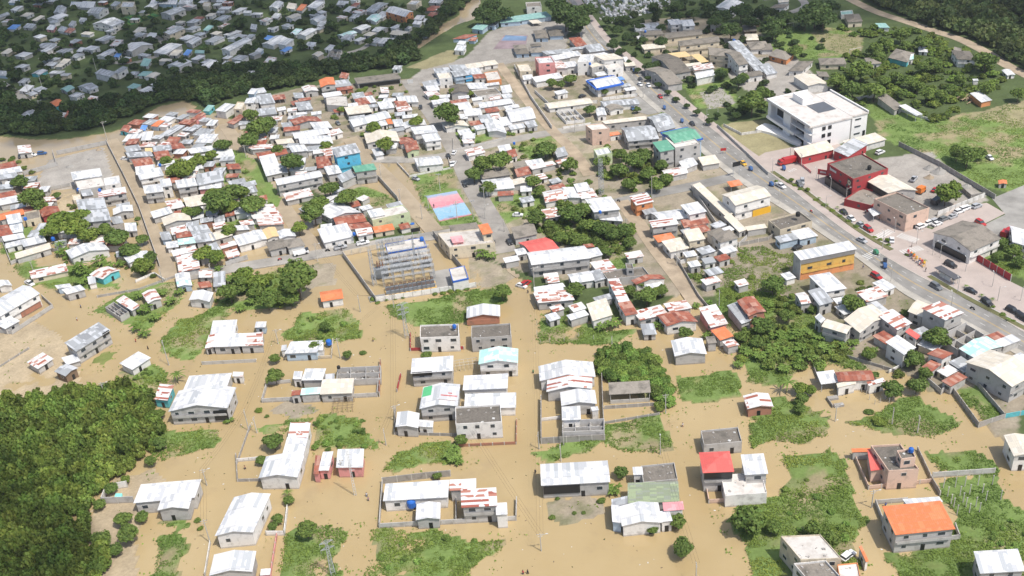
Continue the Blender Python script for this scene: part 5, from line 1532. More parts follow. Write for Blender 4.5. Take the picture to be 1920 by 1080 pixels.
mass("hillside_woods", [[(1595,-20),(1640,10),(1700,32),(1760,52),(1800,64),(1850,88),(1890,112),(1950,140),(1950,105),(1900,65),(1862,10),(1855,-20)], [(1885,-20),(1900,40),(1930,80),(1990,60),(1990,-20)]], ARRL, leafmat("leaf_hillside", (0.10, 0.14, 0.05), (0.10, 0.14, 0.05)), 5.6, 5.0, "wooded hillside beyond the dirt track", hscale=1.0, seed=8)
mass("undergrowth", [[(1560,110),(1700,85),(1860,120),(1900,150),(1830,205),(1740,235),(1660,185),(1600,205),(1560,170)], [(1130,278),(1180,272),(1262,320),(1250,350),(1190,362),(1120,330)], [(1550,45),(1700,55),(1790,85),(1850,110),(1800,120),(1700,75),(1600,70)]], ARRL, LEAFF, 4.0, 2.4, "tangled green undergrowth between the larger trees", hscale=.7, seed=9, drop=.5)
mass("undergrowth", [[(1375,565),(1440,600),(1600,650),(1590,690),(1440,700),(1380,650)], [(1345,545),(1390,560),(1560,560),(1520,600),(1400,590)], [(990,405),(1040,380),(1190,430),(1175,480),(1090,470),(1010,440)]], ARRM, LEAF, 3.0, 1.7, "tangled green thicket among the banana plants", hscale=.9, seed=10)
mass("roadside_bushes", [[(1285,480),(1340,475),(1330,520),(1370,575),(1345,600),(1310,540)], [(560,600),(650,580),(690,635),(600,645),(530,640)], [(590,780),(695,785),(695,845),(590,848)], [(1465,930),(1500,890),(1600,970),(1610,1030),(1590,1060),(1480,1030)], [(1840,960),(1930,960),(1960,1120),(1830,1090)], [(225,705),(290,690),(315,720),(300,760),(240,735)], [(760,1010),(850,1010),(930,1010),(900,1050),(780,1060),(700,1080),(720,1020)]], ARRM, LEAFG, 2.2, 1.05, "rough green bushes on the unflooded lots", hscale=.7, seed=11, drop=.72)
mass("thicket", [[(1118,668),(1150,656),(1205,664),(1240,688),(1258,725),(1254,765),(1235,775),(1222,735),(1130,712)]], ARR, LEAFG, 2.0, 2.0, "domed green thicket behind the open sided ruin", hscale=1.0, seed=12)
mass("garden_greenery", [[(-10,0),(520,-10),(870,0),(800,60),(700,90),(480,112),(390,130),(320,150),(270,180),(60,205),(-20,180)], [(1100,60),(1170,95),(1250,150),(1420,230),(1500,200),(1560,60),(1400,0),(1280,0)]], ARRL, LEAFD, 8.5, 2.6, "low garden greenery between the far houses", hscale=.8, seed=13, drop=.35)
mass("courtyard_greenery", [[(380,260),(520,290),(620,250),(700,290),(560,330),(530,400),(400,440),(330,400)], [(0,290),(60,300),(70,470),(200,530),(300,520),(300,420),(200,400),(0,330)], [(800,170),(960,180),(1040,300),(1180,400),(1160,480),(1000,430),(900,330),(830,240)], [(330,520),(560,500),(560,580),(330,560)], [(600,170),(760,160),(780,300),(640,260)], [(1600,520),(1700,590),(1800,700),(1700,740),(1600,620)], [(1290,500),(1380,540),(1300,560)]], ARRM, LEAF, 5.0, 1.5, "low weeds and shrubs between the town houses", hscale=.7, seed=14, drop=.35)
# --- weeds: leafy tufts on every unflooded green lot
def weeds():
    rg = np.random.default_rng(77); Vs = []; Cs = []
    for lst in (LAND, DRY):
        for k, e, p in lst:
            if k not in ('grass', 'dirtygrass', 'mud', 'soil'): continue
            P = gpx(p); lo = P.min(0)-3; hi = P.max(0)+3; far = P[:, 1].mean()
            dens = {'grass': 5.0, 'dirtygrass': .7, 'mud': .10, 'soil': .10}[k]*(1.0 if far < 330 else (.45 if far < 450 else .25))
            n = int((hi-lo).prod()*dens); X = rg.uniform(lo[0], hi[0], n); Y = rg.uniform(lo[1], hi[1], n)
            jx_ = (fbm(X, Y, 14, 3)-.5)*9; jy_ = (fbm(X, Y, 14, 13)-.5)*9
            ins = inpoly(X+jx_, Y+jy_, P); clump = fbm(X, Y, 4.5, 91, 3); ins &= clump > (.40 if k == 'grass' else .6)
            ix = np.searchsorted(gx, X).clip(0, nx_-1); iy = np.searchsorted(gy, Y).clip(0, ny_-1); hz = hgt[iy, ix]; ins &= (hz > -.08) | ((hz > -.26) & (clump > .56))
            X, Y, hz, clump = X[ins], Y[ins], hz[ins], clump[ins]
            keep = np.ones(len(X), bool)
            for Rp in ROADP: keep &= ~inpoly(X, Y, Rp)
            for Q in FOOT:
                bb0 = Q.min(0); bb1 = Q.max(0); m = (X > bb0[0]) & (X < bb1[0]) & (Y > bb0[1]) & (Y < bb1[1]); keep &= ~m
            keep &= ~inpoly(X, Y, gpx([(794, 366), (857, 354), (890, 404), (822, 419)])); X, Y, hz, clump = X[keep], Y[keep], hz[keep], clump[keep]; sz = (.15+.26*(clump-.35))*(1 if far < 330 else .9)
            for q_ in range(3):
                m = len(X); C = np.c_[X+rg.normal(size=m)*.25, Y+rg.normal(size=m)*.25, hz+sz*(.3+.9*rg.random(m))]
                Nn = rg.normal(size=(m, 3)); Nn[:, 2] = np.abs(Nn[:, 2])+(.9 if far < 330 else 1.6); Nn /= np.linalg.norm(Nn, axis=1)[:, None]
                V, F = quads(C, Nn, sz*(.6+.6*rg.random(m)), rg, .8); Vs.append(V)
                big = fbm(X, Y, 18, 95, 2); tone = (.6+.55*rg.random(m))*(.7+.6*big); Cs.append(np.repeat(np.c_[tone*(.85+.5*big), tone, tone*.8], 4, 0))
    for k, e, p in LAND:                                 # drowned sprigs standing in the shallows round each lot
        if k == 'soil' or k == 'mud' or k == 'paved': continue
        P = gpx(p); c_ = P.mean(0); P = c_+(P-c_)*1.0+(P-c_)/np.linalg.norm(P-c_, axis=1)[:, None]*6; lo = P.min(0); hi = P.max(0); n = int((hi-lo).prod()*.45)
        X = rg.uniform(lo[0], hi[0], n); Y = rg.uniform(lo[1], hi[1], n); cl = fbm(X, Y, 3.0, 191, 3); ins = inpoly(X, Y, P) & (cl > .58)
        for Q in FOOT: ins &= ~inpoly(X, Y, Q)
        for Rp in ROADP: ins &= ~inpoly(X, Y, Rp)
        X, Y, cl = X[ins], Y[ins], cl[ins]; m = len(X)
        if not m: continue
        Nn = rg.normal(size=(m, 3)); Nn[:, 2] = np.abs(Nn[:, 2])+.8; Nn /= np.linalg.norm(Nn, axis=1)[:, None]; s_ = .14+.22*rg.random(m)
        V, F = quads(np.c_[X, Y, .06+.25*rg.random(m)], Nn, s_, rg, .8); Vs.append(V); tone = .8+.5*rg.random(m); Cs.append(np.repeat(np.c_[tone*1.1, tone, tone*.8], 4, 0))
    V = np.concatenate(Vs); print("weeds quads", len(V)//4)
    tag(obj("weeds", npmesh("weeds", V, np.arange(len(V)).reshape(-1, 4), LEAFG, np.concatenate(Cs))), "bright green weeds and grass covering the unflooded lots", "grass", kind="stuff")
weeds()
def debris():
    rg = np.random.default_rng(5); mb = MB(); n = 0
    P = gpx([(300, 600), (1700, 620), (1950, 900), (1900, 1070), (250, 1070)])
    lo, hi = P.min(0), P.max(0)
    while n < 420:
        x, y = rg.uniform(lo[0], hi[0]), rg.uniform(lo[1], hi[1])
        if not bool(inpoly(np.array([x]), np.array([y]), P)[0]) or GH(x, y) > -.05: continue
        s = rg.uniform(.12, .5); mb.box((x, y, .03), (s, s*rg.uniform(.2, .7), .08), rg.uniform(0, 3), int(rg.integers(3))); n += 1
    tag(obj("floating_debris", mb.me("floating_debris", [FRAMEM, WOOD, plain("wet_leaves", (.07, .08, .03), .8)])), "scraps of rubbish and leaves floating on the flood water", "debris", kind="stuff")
debris()
# concrete vine posts of the flooded plot
# ================================================================= WALLS AND FENCES
def fence(px, h, mat, label, th=.18, name="boundary_wall", posts=True, z=None):
    L = gpx(px); o = root(name, (float(L[0][0]), float(L[0][1]), 0)); mb = MB(); pb = MB(); c0 = L[0]
    for a, b2 in zip(L[:-1], L[1:]):
        a = a-c0; b2 = b2-c0; d = b2-a; ln = np.linalg.norm(d); m_ = (a+b2)/2
        mb.box((m_[0], m_[1], h/2-.3), (ln, th, h+.6), math.atan2(d[1], d[0]))
        if posts:
            n = max(1, int(ln/3.2))
            for k in range(n+1):
                p = a+d*k/n; pb.box((p[0], p[1], h/2-.25), (.26, .26, h+.62), math.atan2(d[1], d[0]))
    obj("wall_panel", mb.me("wall_panel", [mat]), o)
    if posts: obj("pillars", pb.me("pillars", [CONC]), o)
    mid = project(*(L.mean(0)), h/2); reg(o, label, mid[0], mid[1], name.replace('_', ' '), "boundary walls"); return o
g_, w_, c_ = WALL['g'], WALL['w'], CONCD
FENCES = [([(644,481),(706,567)],2.4,g_,"block wall along the left side of the substation"),([(706,567),(893,539)],2.2,w_,"low pale wall along the front of the substation"),([(644,481),(724,465)],2.4,WALL['c'],"cream wall between substation and street"),([(813,443),(870,512)],2.6,c_,"dark topped wall right of the substation"),
 ([(718,907),(712,990),(968,976),(969,940)],1.6,g_,"low grey wall around the striped roof compound"),([(718,907),(800,897),(845,893)],2.2,c_,"grey back wall of the long white compound"),([(856,935),(856,979)],1.8,g_,"wall dividing the two flooded yards"),
 ([(502,722),(492,755),(550,752),(708,744),(714,681)],1.6,g_,"low block wall round the flooded rubble compound"),([(502,722),(545,718)],1.4,g_,"short white wall beside the round tree"),([(714,681),(712,744)],1.9,WALL['k'],"red faced side wall of the rubble compound"),
 ([(1015,752),(1015,832),(1134,826)],2.2,c_,"pale wall in front of the cluttered block shell"),([(1015,790),(1050,786)],1.2,w_,"white garden wall beside small tree"),([(1128,700),(1133,826)],2.2,c_,"mossy wall beside the open ruin"),([(1134,767),(1238,760)],1.2,c_,"low wall under the dark roofed ruin"),([(1134,795),(1236,778)],.9,c_,"broken low wall among weeds"),
 ([(740,815),(868,818)],1.0,c_,"overgrown low wall below the gabled white house"),([(858,838),(968,833),(969,790)],1.0,WALL['k'],"pinkish brick wall below the blackened roof house"),([(742,770),(740,812)],1.4,c_,"side wall of the flooded yard by the street"),([(752,705),(745,735)],1.2,WALL['r'],"red gate wall facing the left street"),
 ([(1599,852),(1628,918),(1748,905)],1.4,WALL['m'],"creeper covered wall round the peach house"),([(1720,845),(1748,905)],1.4,c_,"creeper covered right wall of the peach house"),([(1748,896),(1864,888)],1.9,g_,"long pale block wall above the vine posts"),([(1744,900),(1762,930)],1.7,CONCD,"dark block wall beside the peach house yard"),
 ([(1641,946),(1673,1028),(1798,1012),(1790,990)],1.7,g_,"grey wall round the orange roofed hall"),([(1641,946),(1700,941)],1.5,g_,"wall behind the orange roofed hall"),([(1667,985),(1672,1026)],2.2,WALL['r'],"red gate in the orange hall wall"),
 ([(1779,727),(1834,802),(1883,786)],1.9,CONCD,"dark walls around the weedy long plot"),([(1815,705),(1883,786)],1.9,CONCD,"right wall of the weedy long plot"),([(1883,786),(1940,776)],1.9,WALL['t'],"pale turquoise wall stretch at the right edge"),([(1735,715),(1764,740),(1778,728)],1.9,g_,"small walled patio by the dirt lane"),
 ([(1586,672),(1680,700)],1.4,c_,"old wall under the banana trees"),([(1666,700),(1686,690)],1.2,w_,"short pale wall near the red roofed farmhouse"),([(1525,690),(1533,712)],1.2,c_,"dark side wall of the farmhouse plot"),
 ([(1318,884),(1329,944),(1363,942)],1.4,WALL['m'],"low brown wall of the red roofed flooded yard"),([(1296,352+4),(1355,445)],2.4,g_,"long grey wall of the walled depot"),([(1355,445),(1385,465),(1400,450)],2.2,g_,"corner wall of the depot plot"),([(1385,463),(1440,452),(1450,445)],1.8,c_,"painted wall above the weedy field"),
 ([(1274,497),(1310,560),(1345,600)],1.6,c_,"leaning wall at the edge of the weedy field"),([(1260,478),(1275,497),(1350,480)],2.0,w_,"cream wall in front of the two white houses"),
 ([(1685,275),(1760,312),(1865,375)],2.4,CONCD,"long dark wall between gravel yard and meadow"),([(1757,407),(1845,372)],2.4,w_,"white wall behind the row of parked cars"),([(1787,345),(1820,375),(1843,370)],2.2,CONCD,"wall behind the yard tree"),([(1443,300+2),(1443,302)],1.0,g_,"tiny gate post wall"),
 ([(1500,310),(1521,327)],1.5,WALL['p'],"low pink and purple painted wall"),([(1818,483),(1894,529)],3.0,WALL['r'],"long wall topped with bright red sheets"),([(1390,255),(1460,245)],1.6,w_,"white wall left of the white public building"),([(1357,238),(1390,255)],1.6,w_,"pale wall near the highway by the white public building"),([(1588,192),(1640,184)],2.0,w_,"white wall behind the white public building"),([(1655,200),(1745,228)],1.5,w_,"white wall beyond the green lawn"),
 ([(1345,240),(1440,330)],1.8,g_,"grey wall between highway and vacant lot"),([(1640,1150),(1650,1150)],1,g_,"x"),
 ([(965,128),(995,185),(1035,243)],2.2,w_,"white wall along the dirt lane"),([(1056,243),(1108,235)],1.5,w_,"low white wall before the truss ruin"),([(1003,175),(1030,200),(1120,195)],2.0,w_,"wall behind the narrow cream shed"),([(1130,190),(1195,182)],2.0,w_,"white wall below the petrol station forecourt"),
 ([(845,287),(948,262)],1.4,g_,"grey wall in front of the small grass plot"),([(850,262),(850,287)],1.2,g_,"side wall of the small grass plot"),([(745,308),(768,333),(845,318),(840,295)],1.2,w_,"low white wall round the isolated white house"),([(645,352),(710,337),(745,376),(748,382)],2.2,g_,"tall block wall round the weedy plot"),([(710,300),(714,302)],1,g_,"x"),
 ([(200,268),(232,330),(262,392),(300,500)],2.0,g_,"long block wall along the first street"),([(108,291),(200,272)],2.4,g_,"tall wall at the top of the sandy compound"),([(45,330),(110,312)],2.4,g_,"wall across the sandy compound"),([(100,288),(107,312)],2.0,g_,"gate wall of the sandy compound"),([(85,360),(132,350)],2.0,g_,"wall at the bottom of the sandy compound"),([(45,325),(55,362)],2.0,c_,"left wall of the sandy compound"),
 ([(0,440),(22,497),(90,470),(125,478)],1.8,g_,"pale wall round the palm garden"),([(255,530),(290,515),(310,528)],1.2,w_,"broken white balustrade wall by the road"),([(425,500),(465,487)],2.2,g_,"block wall under the weedy garden"),([(0,625),(24,628),(100,578),(80,560)],1.8,g_,"grey wall round the long white building"),([(183,558),(260,545),(330,520)],1.0,c_,"low wall beside the flooded bend"),
 ([(380,684),(480,679)],1.3,CONC,"fence of upright tin sheets in flood water"),([(0,690),(55,655)],0.9,c_,"rubble row beside the muddy yard"),([(443,855),(446,903),(490,902)],1.0,c_,"low wall round the flooded garden"),([(470,800),(445,870)],1.0,CONCD,"half sunken fence at the flooded garden"),([(445,866),(490,862)],1.2,w_,"white low wall near the half sunken fence"),
 ([(540,955),(534,1004),(500,1004)],1.6,w_,"white wall of the yard by the banana plant"),([(520,1005),(508,1080)],1.2,WALL['p'],"thin pinkish wall running to the bottom edge"),([(395,1020),(385,1080)],1.2,w_,"white side wall at the bottom left house"),([(770,628),(770,658),(870,655)],1.2,WALL['r'],"low red and white wall of the white terrace house"),([(625,640),(622,672),(535,675),(533,665)],1.2,WALL['c'],"cream wall round the light blue house"),([(1275,352),(1220,372)],1,g_,"x")]
for px, h, m, lb in FENCES:
    if lb != "x" and px[0] != (1443, 302): fence(px, h, m, lb)
# ================================================================= POSTS, PYLONS, WIRES
def polemesh():
    mb = MB(); mb.bar((0, 0, -.6), (0, 0, 9), .17, 8, .10); return mb.me("pole", [CONC])
POLE = polemesh(); mb = MB(); mb.box((0, 0, 8.6), (1.9, .1, .12)); mb.box((0, 0, 7.9), (1.2, .09, .1)); XARM = mb.me("crossarm", [CONC])
mb = MB()
for x in (-.85, 0, .85): mb.lathe((x, 0, 8.66), [(.05, 0), (.07, .1), (.04, .2)], 6)
INS = mb.me("insulators", [plain("porcelain", (.3, .2, .15), .3)])
mb = MB(); mb.bar((0, 0, 8.1), (1.5, 0, 8.6), .04, 5); ARM = mb.me("lamp_arm", [STEEL]); mb = MB(); mb.box((1.7, 0, 8.62), (.65, .26, .14)); LHEAD = mb.me("lamp_head", [FRAMEM])
POLES = "190 228 201 262|73 140 79 163|135 168 143 195|152 167 161 197|173 108 181 133|48 160 57 186|71 188 77 210|628 305 632 340|1385 180 1386 214|1020 112 1022 140|1282 182 1283 204|1242 175 1244 205|1240 205 1242 229|1080 225 1078 250|1205 150 1206 185|1290 470 1275 500|1268 465 1269 500|1220 330 1222 368|1012 1001 1015 1033|1308 1058 1305 1095|380 975 394 1017|384 880 388 910|459 770 467 808|310 640 317 685|512 615 522 645|635 635 638 672|640 873 643 893|990 500 1002 542|1008 815 1011 842|1248 740 1248 775|1237 828 1238 852|1050 845 1052 865|1350 545 1348 577|1565 770 1566 790|1675 765 1672 797|1725 790 1720 812|1637 925 1634 952|735 560 739 578|670 552 676 585|740 770 742 790|1172 410 1174 440|296 505 306 530|590 455 596 490|455 270 462 297|785 295 788 325|716 310 716 342|748 353 751 378|788 385 792 412|855 375 858 414|905 350 910 395|944 410 946 436|908 382 910 412|1145 645 1148 660|480 795 482 812|1055 820 1057 835|395 500 398 520|60 500 64 512|195 730 198 745|725 805 724 835|1480 285 1481 300|1500 290 1502 313"
LAMPS = "1529 320 1530 340|1558 335 1557 358|1585 355 1586 377|1548 378 1548 392|1461 362 1461 384|1480 410 1478 0|1710 438 1718 460|1678 415 1677 437|1655 435 1654 470|1722 437 1718 460|1765 460 1762 485|1812 485 1810 511|1752 455 1748 480|1676 503 1670 530|1864 515 1860 540|1800 520 1795 550|1790 552 1783 577|1868 540 1870 566|1917 545 1913 566|1448 300 1448 328|1222 140 1222 160|1345 190 1346 213|1325 205 1325 225|1320 223 1321 237|1060 175 1061 190"
def pole(bx, by, tx, ty, lamp, i):
    x, y = ground(bx, by); v = [(k, project(x, y, k)[1]) for k in (4, 6, 7, 8, 9, 10, 11, 12, 14)]
    hh = min(v, key=lambda q: abs(q[1]-ty))[0]; hh = max(6.0, min(hh, 12)) if not lamp else max(6, min(hh, 9)); s = hh/9.0
    rz = rnd.choice([0.2, 1.5])+rnd.uniform(-.2, .2); nm = "street_lamp" if lamp else "utility_pole"
    o = root(nm, (x, y, 0), rz)
    obj("post", POLE, o, scale=(s if lamp else 1, s if lamp else 1, s))
    if lamp or i % 3 == 0: obj("lamp_arm", ARM, o, (0, 0, hh-9)); obj("lamp_head", LHEAD, o, (0, 0, hh-9))
    if not lamp: obj("crossarm", XARM, o, (0, 0, hh-9)); obj("insulators", INS, o, (0, 0, hh-9))
    reg(o, "slim street lamp" if lamp else "concrete utility pole", bx, by, "street lamp" if lamp else "utility pole", "street lamps" if lamp else "utility poles"); return o, hh
PT = {}
for i, s in enumerate(POLES.split('|')):
    tx, ty, bx, by = map(float, s.split()); PT[(bx, by)] = pole(bx, by, tx, ty, False, i)
for i, s in enumerate(LAMPS.split('|')):
    tx, ty, bx, by = map(float, s.split())
    if by > 0: pole(bx, by, tx, ty, True, i)
def wire(a, b, label, n=3):
    (oa, ha), (ob, hb) = PT[a], PT[b]; mb = MB()
    for k in range(n):
        off = (k-(n-1)/2)*.8; A_ = Vector((oa.location.x+off, oa.location.y, ha-.2)); B_ = Vector((ob.location.x+off, ob.location.y, hb-.2)); prev = None
        for j in range(9):
            t = j/8; p = A_.lerp(B_, t); p.z -= 4*(A_-B_).length*.02*t*(1-t)
            if prev is not None: mb.bar(prev, p, .018, 3)
            prev = p
    o = obj("overhead_wires", mb.me("overhead_wires", [BLACK])); reg(o, label, (a[0]+b[0])/2, (a[1]+b[1])/2, "wires")
for a, b, lb in [((1015,1033),(1011,842),"power wires above the lower central street"),((1011,842),(1002,542),"long power wires above the upper flooded central street"),((676,585),(739,578),"wires beside the substation corner"),((739,578),(742,790),"wires running down the left flooded street"),((742,790),(724,835),"short wires at the gabled corner house"),((1238,852),(1305,1095),"wires over the right flooded street"),((522,645),(467,808),"wires over the leftmost flooded lane"),((467,808),(388,910),"wires by the large forest edge lane"),((388,910),(394,1017),"wires near the pool house"),((946,436),(1002,542),"wires by the silted street end"),((201,262),(306,530),"wires along the first long street"),((1348,577),(1275,500),"wires over the dusty lane"),((739,578),(1015,1033),"long slack wires crossing the flooded diagonal street"),((638,672),(739,578),"wires by the light blue house"),((596,490),(676,585),"wires past the orange red cottage"),((742,412),(912,412),"x"),((748,353),(9,9),"x")]:
    if a in PT and b in PT: wire(a, b, lb)
def lattice(name, bx, by, h, w0, w1, arms, label, arm_z=()):
    x, y = ground(bx, by); o = root(name, (x, y, 0), .4); mb = MB(); n = max(6, int(h/1.3)); r = .028 if arm_z else .04
    cs = lambda z: [(sx*(w0*(1-z/h)+w1*z/h)/2, sy*(w0*(1-z/h)+w1*z/h)/2, z) for sx, sy in ((-1, -1), (1, -1), (1, 1), (-1, 1))]
    for k in range(n):
        a = cs(h*k/n-(0.5 if k == 0 else 0)); b = cs(h*(k+1)/n)
        for i in range(4):
            j = (i+1) % 4; mb.bar(a[i], b[i], r*1.5, 4); mb.bar(a[i], b[j] if k % 2 else b[i], r, 3)
            mb.bar(a[j], b[i], r, 3); mb.bar(b[i], b[j], r, 3)
    obj("mast", mb.me("mast", [STEEL]), o)
    for z in arm_z:
        am = MB()
        for sx in (-1, 1): am.bar((0, .3, z), (sx*arms, 0, z+.15), .06, 4); am.bar((0, -.3, z), (sx*arms, 0, z+.15), .06, 4); am.bar((0, 0, z+.8), (sx*arms, 0, z+.15), .05, 4); am.bar((sx*arms, 0, z+.1), (sx*arms, 0, z-1.0), .04, 5)
        obj("crossarm", am.me("crossarm", [STEEL]), o)
    reg(o, label, bx, by, "pylon" if arm_z else "lattice mast"); return o
lattice("lattice_tower", 1128, 368, 17, 1.7, 1.3, 0, "tall square lattice tower beside the trees")
lattice("pylon", 763, 633, 13, 1.3, .6, 2.0, "steel lattice pylon standing on the flooded corner", (9.5, 11.3, 13.2))
lattice("pylon", 625, 1078, 11, 1.1, .5, 1.7, "faint steel pylon at the bottom left grass", (9, 11))
lattice("lattice_mast", 703, 535, 15, 1.3, .9, 0, "tall lattice column at the left of the substation")
lattice("lattice_mast", 722, 505, 12, 1.2, .8, 0, "second lattice column of the substation")
lattice("lattice_mast", 780, 500, 13, .7, .4, 0, "slender lattice mast inside the substation")
lattice("pylon", 1010, 0, 10, 1.2, .8, 1.5, "far small pylon behind the school", (8,))
# leaning truss mast bottom left
x, y = ground(666.5, 929); o = root("floodlight_mast", (x, y, 0)); mb = MB()
for s in (-.28, .28): mb.bar((s, 0, -.5), (s*.6, 0, 15.8), .09, 5, .06)
for k in range(16): mb.bar((-.28*(1-k/40), 0, k+.3), (.28*(1-k/40), 0, k+.3), .05, 4)
obj("mast", mb.me("mast", [FRAMEM]), o); mb = MB()
for k in range(4): mb.box((.55, 0, 9+k*1.8), (1.1, .1, .1)); 
obj("rungs", mb.me("rungs", [FRAMEM]), o); reg(o, "tall white ladder like mast rising from flood water", 666, 929, "mast")
for bx, by, h in ((826, 361, 8.5), (804, 392, 6), (888, 415, 9), (858, 412, 7)):
    x, y = ground(bx, by); o = root("floodlight_post", (x, y, 0)); mb = MB(); mb.bar((0, 0, 0), (0, 0, h), .14, 6, .09); obj("post", mb.me("post", [CONC]), o)
    mb = MB(); mb.box((0, 0, h), (2.0, .1, .1)); [mb.box((s, -.1, h+.2), (.45, .2, .35)) for s in (-.8, 0, .8)]; obj("floodlights", mb.me("floodlights", [STEEL]), o); reg(o, "floodlight post at the painted court", bx, by, "floodlight post", "court floodlights")
# vine posts
k = 0; VP = [(1314,377),(1351,377),(1369,375),(1393,373),(1420,372),(1337,395),(1360,393),(1378,391),(1402,389),(1343,409),(1366,406),(1389,405),(1409,402),(1437,401),(1348,415),(1371,415),(1391,413),(1355,427),(1377,425),(1397,424)]
mb = MB(); mb.bar((0, 0, -.3), (0, 0, 3.2), .13, 4, .11); mb.box((0, 0, 3.2), (.4, .14, .12)); VPM = mb.me("vine_post", [CONC])
for (a, b) in [(1314,420),(1402,418),(1474,412),(1572,405),(1680,400),(1345,488),(1437,483),(1510,470),(1605,467),(1370,545),(1460,535),(1632,520),(1742,515),(1390,573),(1482,570),(1556,565),(1415,625),(1507,612),(1583,605)]:
    bx, by = 1440+a/4, 810+b/4; x, y = ground(bx, by); o = obj("vine_post", VPM, None, (x, y, gz(x, y))); reg(o, "white concrete vine post", bx, by, "post", "rows of white concrete posts")
mb = MB(); mb.bar((0, 0, -.3), (0, 0, 1.7), .09, 4, .08); FPM = mb.me("fence_post", [CONC])
for bx, by in [(1007,610),(1007,628),(1014,645),(1031,643),(1058,641),(1113,637),(1085,632),(1018,602),(1624,740),(1630,750),(1640,758),(1650,755),(1660,748),(1667,755),(1615,735),(805,378),(812,395),(820,408),(845,400),(868,372),(790,368)]:
    x, y = ground(bx, by); o = obj("fence_post", FPM, None, (x, y, gz(x, y))); reg(o, "short concrete fence post", bx, by, "post", "short fence posts")
# ================================================================= SUBSTATION
def sub(px, py, z=0): return np.array(ground(px, py, z))
s0, s1 = sub(716, 512), sub(808, 497); s2 = sub(808, 533); ux = (s1-s0)/np.linalg.norm(s1-s0); uy = np.array([-ux[1], ux[0]])
ang0 = math.atan2(ux[1], ux[0]); W_ = np.linalg.norm(s1-s0)
def gantry(k, off, h, wd, label):
    c = s0+uy*off; o = root("gantry", (float(c[0]), float(c[1]), 0), ang0); cols = MB(); nb = 5
    for i in range(nb+1):
        x = wd*i/nb
        for dx in (-.3, .3):
            for dy in (-.3, .3): cols.bar((x+dx, dy, -.3), (x+dx*.8, dy*.8, h), .06, 3)
        for j in range(int(h)): cols.bar((x-.3, -.3, j), (x+.3, -.3, j+1), .04, 3); cols.bar((x+.3, .3, j), (x-.3, .3, j+1), .04, 3)
    obj("columns", cols.me("columns", [STEEL]), o); bm = MB()
    for z in (h, h*.62):
        for dz in (0, .5):
            for dy in (-.28, .28): bm.bar((-.4, dy, z+dz-.5), (wd+.4, dy, z+dz-.5), .06, 3)
        for j in range(int(wd)): bm.bar((j, -.28, z-.5), (j+1, .28, z), .04, 3); bm.bar((j, .28, z-.5), (j+1, -.28, z), .04, 3); bm.bar((j, -.28, z), (j+1, -.28, z-.5), .04, 3)
    obj("beam", bm.me("beam", [STEEL]), o); im = MB()
    for j in range(int(wd/1.4)): im.lathe((.7+j*1.4, .1, h-1.5), [(.05, 0), (.12, .1), (.05, .35), (.12, .5), (.05, .95)], 5)
    obj("insulators", im.me("insulators", [plain("insulator_grey", (.25, .25, .27), .4)]), o)
    p = project(c[0]+ux[0]*wd/2, c[1]+ux[1]*wd/2, h); reg(o, label, p[0], p[1], "gantry", "steel gantries of the substation")
ords = ["front row", "second row", "third row", "fourth row", "fifth row", "rear row"]
for k, off in enumerate((-11, -7, -3.2, .6, 4.6, 13)): gantry(k, off, 6.5 if k < 5 else 7.5, W_ if k < 5 else W_*.55, f"grey steel gantry forming the {ords[k]} of the substation")
trm = MB(); trm.box((0, 0, .9), (1.5, 1.1, 1.8)); [trm.box((s, 0, 1), (.35, 1.4, 1.3)) for s in (-.95, .95)]; TRB = trm.me("tank", [plain("transformer_grey", (.22, .24, .26), .5)])
trm = MB(); [trm.lathe((s, 0, 1.8), [(.1, 0), (.16, .2), (.08, .5), (.14, .6), (.05, 1.1)], 6) for s in (-.4, 0, .4)]; TRI = trm.me("bushings", [plain("bushing_brown", (.22, .12, .08), .4)])
trm = MB(); trm.box((0, 0, .15), (2.5, 1.9, .35)); TRP = trm.me("plinth", [plain("yellow_plinth", (.68, .44, .14), .8)])
for j in range(11):
    for r_ in range(2):
        c = s0-uy*(14.2+r_*3.0)+ux*(1.0+j*W_/11.5); o = root("transformer", (float(c[0]), float(c[1]), 0.2), ang0); obj("tank", TRB, o, scale=(.8, .8, .9)); obj("bushings", TRI, o); obj("plinth", TRP, o)
        p = project(c[0], c[1], 1); reg(o, "grey transformer on yellow plinth", p[0], p[1], "transformer", "transformers in front of the gantries")
for (px, py, s) in ((716, 520, 2.4), (744, 505, 1.6), (762, 503, 1.5), (800, 500, 1.6)):
    c = sub(px, py); o = root("transformer", (float(c[0]), float(c[1]), 0.2), ang0); obj("tank", TRB, o, scale=(s, s, s*.9)); obj("bushings", TRI, o, scale=(s, s, s)); reg(o, "large grey power transformer", px, py, "transformer", "large transformers")
# ================================================================= WHITE PUBLIC BUILDING
WHT = plain("white_plaster_clean", (0.80, 0.79, 0.78), 0.85, 0.08, .4, (0.45, .4, .36), .12)
SLAB = plain("white_roof_slab", (0.66, 0.63, 0.60), 0.9, 0.2, .25, (0.36, .27, .22), .55)
hh = 12.0; c1 = np.array(ground(1520, 237, hh)); c2 = np.array(ground(1631, 211, hh)); c0 = np.array(ground(1441, 187, hh)); cb = c0+(c2-c1)
u_ = (c2-c1); Lb = np.linalg.norm(u_); u_ = u_/Lb; v_ = (c0-c1); Db = np.linalg.norm(v_); v_ = v_/Db
o = root("civic_building", (float(c1[0]), float(c1[1]), 0)); P2 = lambda a, b: (float(u_[0]*a*Lb+v_[0]*b*Db), float(u_[1]*a*Lb+v_[1]*b*Db))
def blockp(mb, a0, a1, b0, b1, z0, z1, mi=0): mb.prism([P2(a0, b0), P2(a1, b0), P2(a1, b1), P2(a0, b1)], z0, z1, mi)
